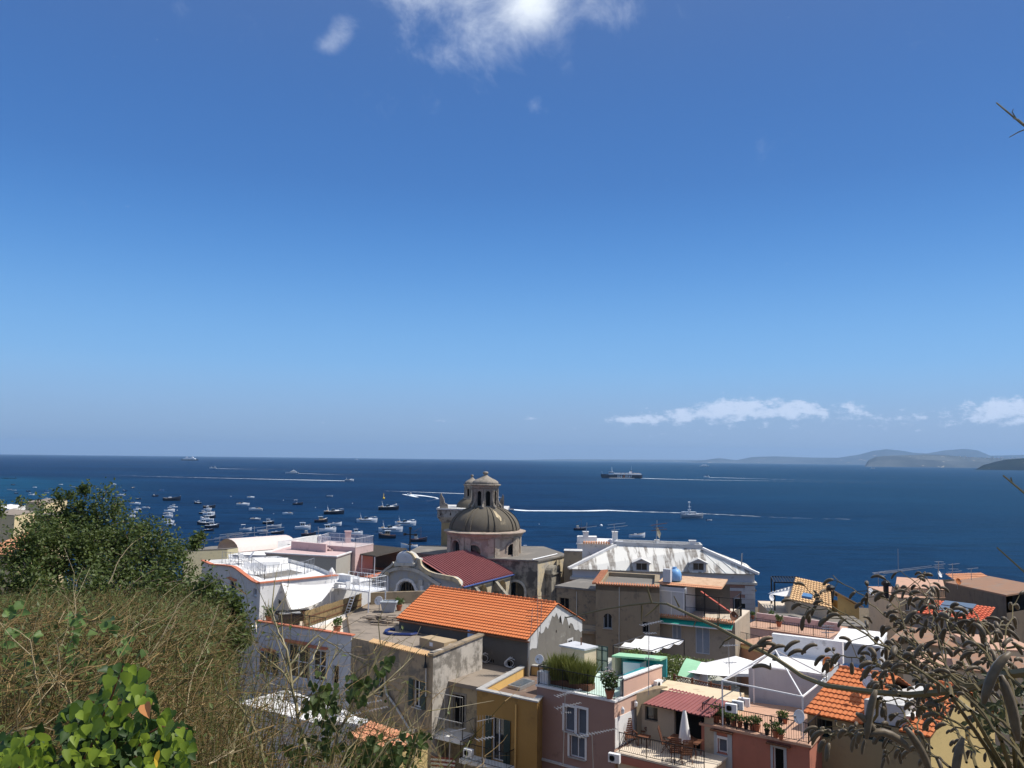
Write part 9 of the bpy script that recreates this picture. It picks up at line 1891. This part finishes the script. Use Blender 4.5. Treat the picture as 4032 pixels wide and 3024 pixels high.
STEMS = [((2212, 1560), (1800, 1120), (1500, 800), (1350, 300), (1280, 60), 'I'), ((1900, 1657), (1780, 1000), (1550, 500), (1200, 250), (700, -60), 'I'), ((1950, 1250), (1300, 800), (900, 500), (500, 180), (150, -30), 'I'), ((1700, 1100), (1200, 700), (700, 380), (300, 130), (60, 100), 'I'), ((2000, 1400), (1600, 850), (1100, 420), (1000, 100), (960, -80), 'I'), ((2100, 1300), (1800, 850), (1500, 350), (1330, 0), (1270, -200), 'I'),
         ((2212, 1350), (2000, 900), (1850, 500), (1800, 250), (1720, 200), 'I'), ((1500, 950), (1100, 750), (700, 620), (450, 560), (340, 590), 'I'), ((2212, 1150), (1700, 820), (1300, 600), (1050, 560), (950, 400), 'I'), ((1750, 1657), (1650, 1250), (1300, 1100), (1000, 980), (780, 1010), 'I'), ((1300, 1657), (1180, 1400), (900, 1320), (700, 1330), (400, 1250), 'I'), ((1260, 1657), (1190, 1350), (1190, 1100), (1210, 1000), (1200, 940), 'I'),
         ((2212, 1657), (2050, 1200), (2000, 700), (2050, 300), (2130, 60), 'I'), ((2000, 1657), (1880, 1350), (1750, 1050), (1760, 900), (1700, 700), 'I'), ((2212, 1400), (1900, 1180), (1600, 1080), (1450, 1010), (1260, 1080), 'I'), ((800, 1000), (740, 1300), (560, 1330), (350, 1350), (240, 1270), 'I'), ((2212, 500), (2000, 480), (1950, 350), (1990, 250), (2060, 300), 'I'), ((1450, 700), (1150, 480), (1120, 300), (1060, 200), (1040, 180), 'I'),
         ((2212, 900), (1900, 600), (1600, 330), (1400, 160), (1150, -10), 'I'), ((1500, 1657), (1380, 1560), (1200, 1480), (1000, 1450), (850, 1500), 'I'), ((2212, 1700), (1950, 1500), (1700, 1440), (1620, 1360), (1590, 1340), 'I'), ((1800, 900), (1500, 780), (1200, 720), (900, 700), (700, 640), 'I'), ((1000, 940), (900, 870), (850, 820), (800, 780), (790, 770), 'I'), ((2212, 1050), (2100, 800), (2000, 640), (1940, 560), (1900, 540), 'I')]
pods = []; pr = random.Random(4)
for k in range(11):
    x0, y0 = pr.uniform(3650, 4100), pr.uniform(2700, 3100); x1, y1 = x0 - pr.uniform(60, 620), y0 - pr.uniform(150, 520); bx, by = pr.gauss(0, 45), pr.gauss(-30, 45)
    if x1 < 3250: y1 = max(y1, 2500)
    STEMS.append(((x0, y0), (x0 * .75 + x1 * .25 + bx, y0 * .75 + y1 * .25 + by * .7), (x0 / 2 + x1 / 2 + bx, y0 / 2 + y1 / 2 + by), (x0 * .25 + x1 * .75 + bx * .6, y0 * .25 + y1 * .75 + by * .7), (x1, y1), 'P'))
M_POD = foliage('furry_seed_pod', (.018, .012, .006), (.19, .14, .08), 0, 90); M_POD.node_tree.nodes['Principled BSDF'].inputs['Sheen Weight'].default_value = .12
def pod(q, d, ln, rad):
    mb = MB(); mb.smooth = True; P_ = [q]; d = d.normalized()
    for k in range(6): d = (d + Vector((0, 0, -.27)) + Vector((pr.gauss(0, .05),) * 3)).normalized(); P_.append(P_[-1] + d * ln / 6)
    mb.tube(P_, [rad * f for f in (.5, .95, 1.05, 1.08, 1.05, .92, .5)], 7); pods.append(((q - Vector((0, 0, HC))).length, mb, q))
for si, s5 in enumerate(STEMS):
    c_ = s5[-1]; Db = 1.55 + .35 * (si % 3) + .25 * pr.random(); De = Db + .5; PP = [pd(c_, x, y, Db + (De - Db) * i / 4) for i, (x, y) in enumerate(s5[:-1])]; F_ = []
    for a, b_ in zip(PP, PP[1:]):
        for k in range(5): F_.append(a.lerp(b_, k / 5) + Vector((pr.gauss(0, 1), pr.gauss(0, 1), pr.gauss(0, 1))) * .0025)
    F_.append(PP[-1]); n = len(F_); mbs.tube(F_, [.0034 * (1 - .7 * i / n) for i in range(n)], 5, False)
    for i in range(6, n):
        for _ in range(2 if i < n - 6 else 3):
            if pr.random() < (.40 if si < 24 else .26):
                d = (F_[i] - F_[i - 1]).normalized() + Vector((pr.gauss(-.2, .9), pr.gauss(0, .7), pr.gauss(0, .8))); l0 = pr.uniform(.012, .04); q = F_[i] + d.normalized() * l0; mbs.tube([F_[i], q], [.0014, .001], 3, False); pod(q, d, pr.uniform(.024, .046), pr.uniform(.0038, .0062))
for x, y, dx, dz, ln, rd in ((2080, 540, -.4, -1, .11, .0085), (1990, 760, .1, -1, .12, .009), (1070, 1270, .2, -1, .10, .007), (1620, 1360, -.1, -1, .09, .007), (700, 1340, 1, -.2, .09, .007), (780, 900, -.1, -1, .09, .0065), (590, 1130, .3, -.9, .06, .006)): pod(pd('I', x, y, 1.55), V(dx, 0, dz + .8), ln, rd)
for x, y in ((1515, 480), (1580, 400), (1700, 480), (1840, 430), (1860, 560), (1900, 540), (1560, 700), (1620, 480)): pod(pd('H', x, y, 2.3), V(pr.gauss(-.6, .4), 0, .4), .055, .0055)
pods.sort(key=lambda t: -0 + t[0]); rest = MB(); rest.smooth = True
for i, (dd, mb, q) in enumerate(pods):
    if i < 100: mb.build('seed_pod', M_POD, ps_)
    else: rest.add(mb.v, mb.f)
tag(rest.build('seed_pods', M_POD, ps_), kind='stuff')
mbs.build('branches', foliage('green_brown_stems', (.05, .038, .016), (.20, .155, .065), 0, 14), ps_); mbm.build('main_branch', foliage('mossy_branch', (.10, .075, .03), (.26, .21, .10), 0, 12), ps_)
for ln, D0, D1, rad in ((((4900, 3300), (4700, 1500), (4300, 640), (4120, 520), (4032, 495), (3960, 435), (3924, 405)), 1.9, 2.1, .004), (((4032, 490), (4010, 470), (3990, 468)), 2.0, 2.05, .002), (((4060, 500), (4010, 520), (3975, 540)), 2.0, 2.0, .0018), (((4000, 465), (3985, 440), (3990, 430)), 2.05, 2.05, .0015), (((4700, 3300), (4500, 2500), (4200, 2080), (4060, 1960), (4032, 1940), (3990, 1905), (3950, 1872)), 1.9, 2.0, .004), (((3985, 1900), (3980, 1880)), 2, 2, .002), (((4700, 3300), (4300, 2480), (4120, 2330), (4020, 2240), (3925, 2155)), 2, 2.1, .0035)): 
    P_ = [pd('P', x, y, D0 + (D1 - D0) * i / (len(ln) - 1)) for i, (x, y) in enumerate(ln)]; mb = MB(); mb.tube(P_, [rad * (1 - .6 * i / len(P_)) for i in range(len(P_))], 5, False); mb.build('twig', MATS['mossy_branch'], ps_)
rb = MB(); q = pd('I', 2150, 1900, 1.9)
for s5 in STEMS[:14]: rb.tube([pd(s5[-1], *s5[0], 1.8), q, V(1.7, 2.0, 43.3)], [.0034, .007, .012], 5, False)
rb.build('base_stems', MATS['green_brown_stems'], ps_)
mb = MB(); tag_ = 0
for k in range(130): d = rdir(pr); qd = pd('I', 2000 + d.x * 330, 1150 + d.z * 520, 2.1 + .3 * d.y); leafmesh(mb, qd, rdir(pr), V(0, -1, .5), pr.uniform(.02, .05), .012, .3)
mb.build('dull_leaves', foliage('dull_shrub_leaves', (.03, .04, .015), (.11, .12, .05), .2, 9), ps_)
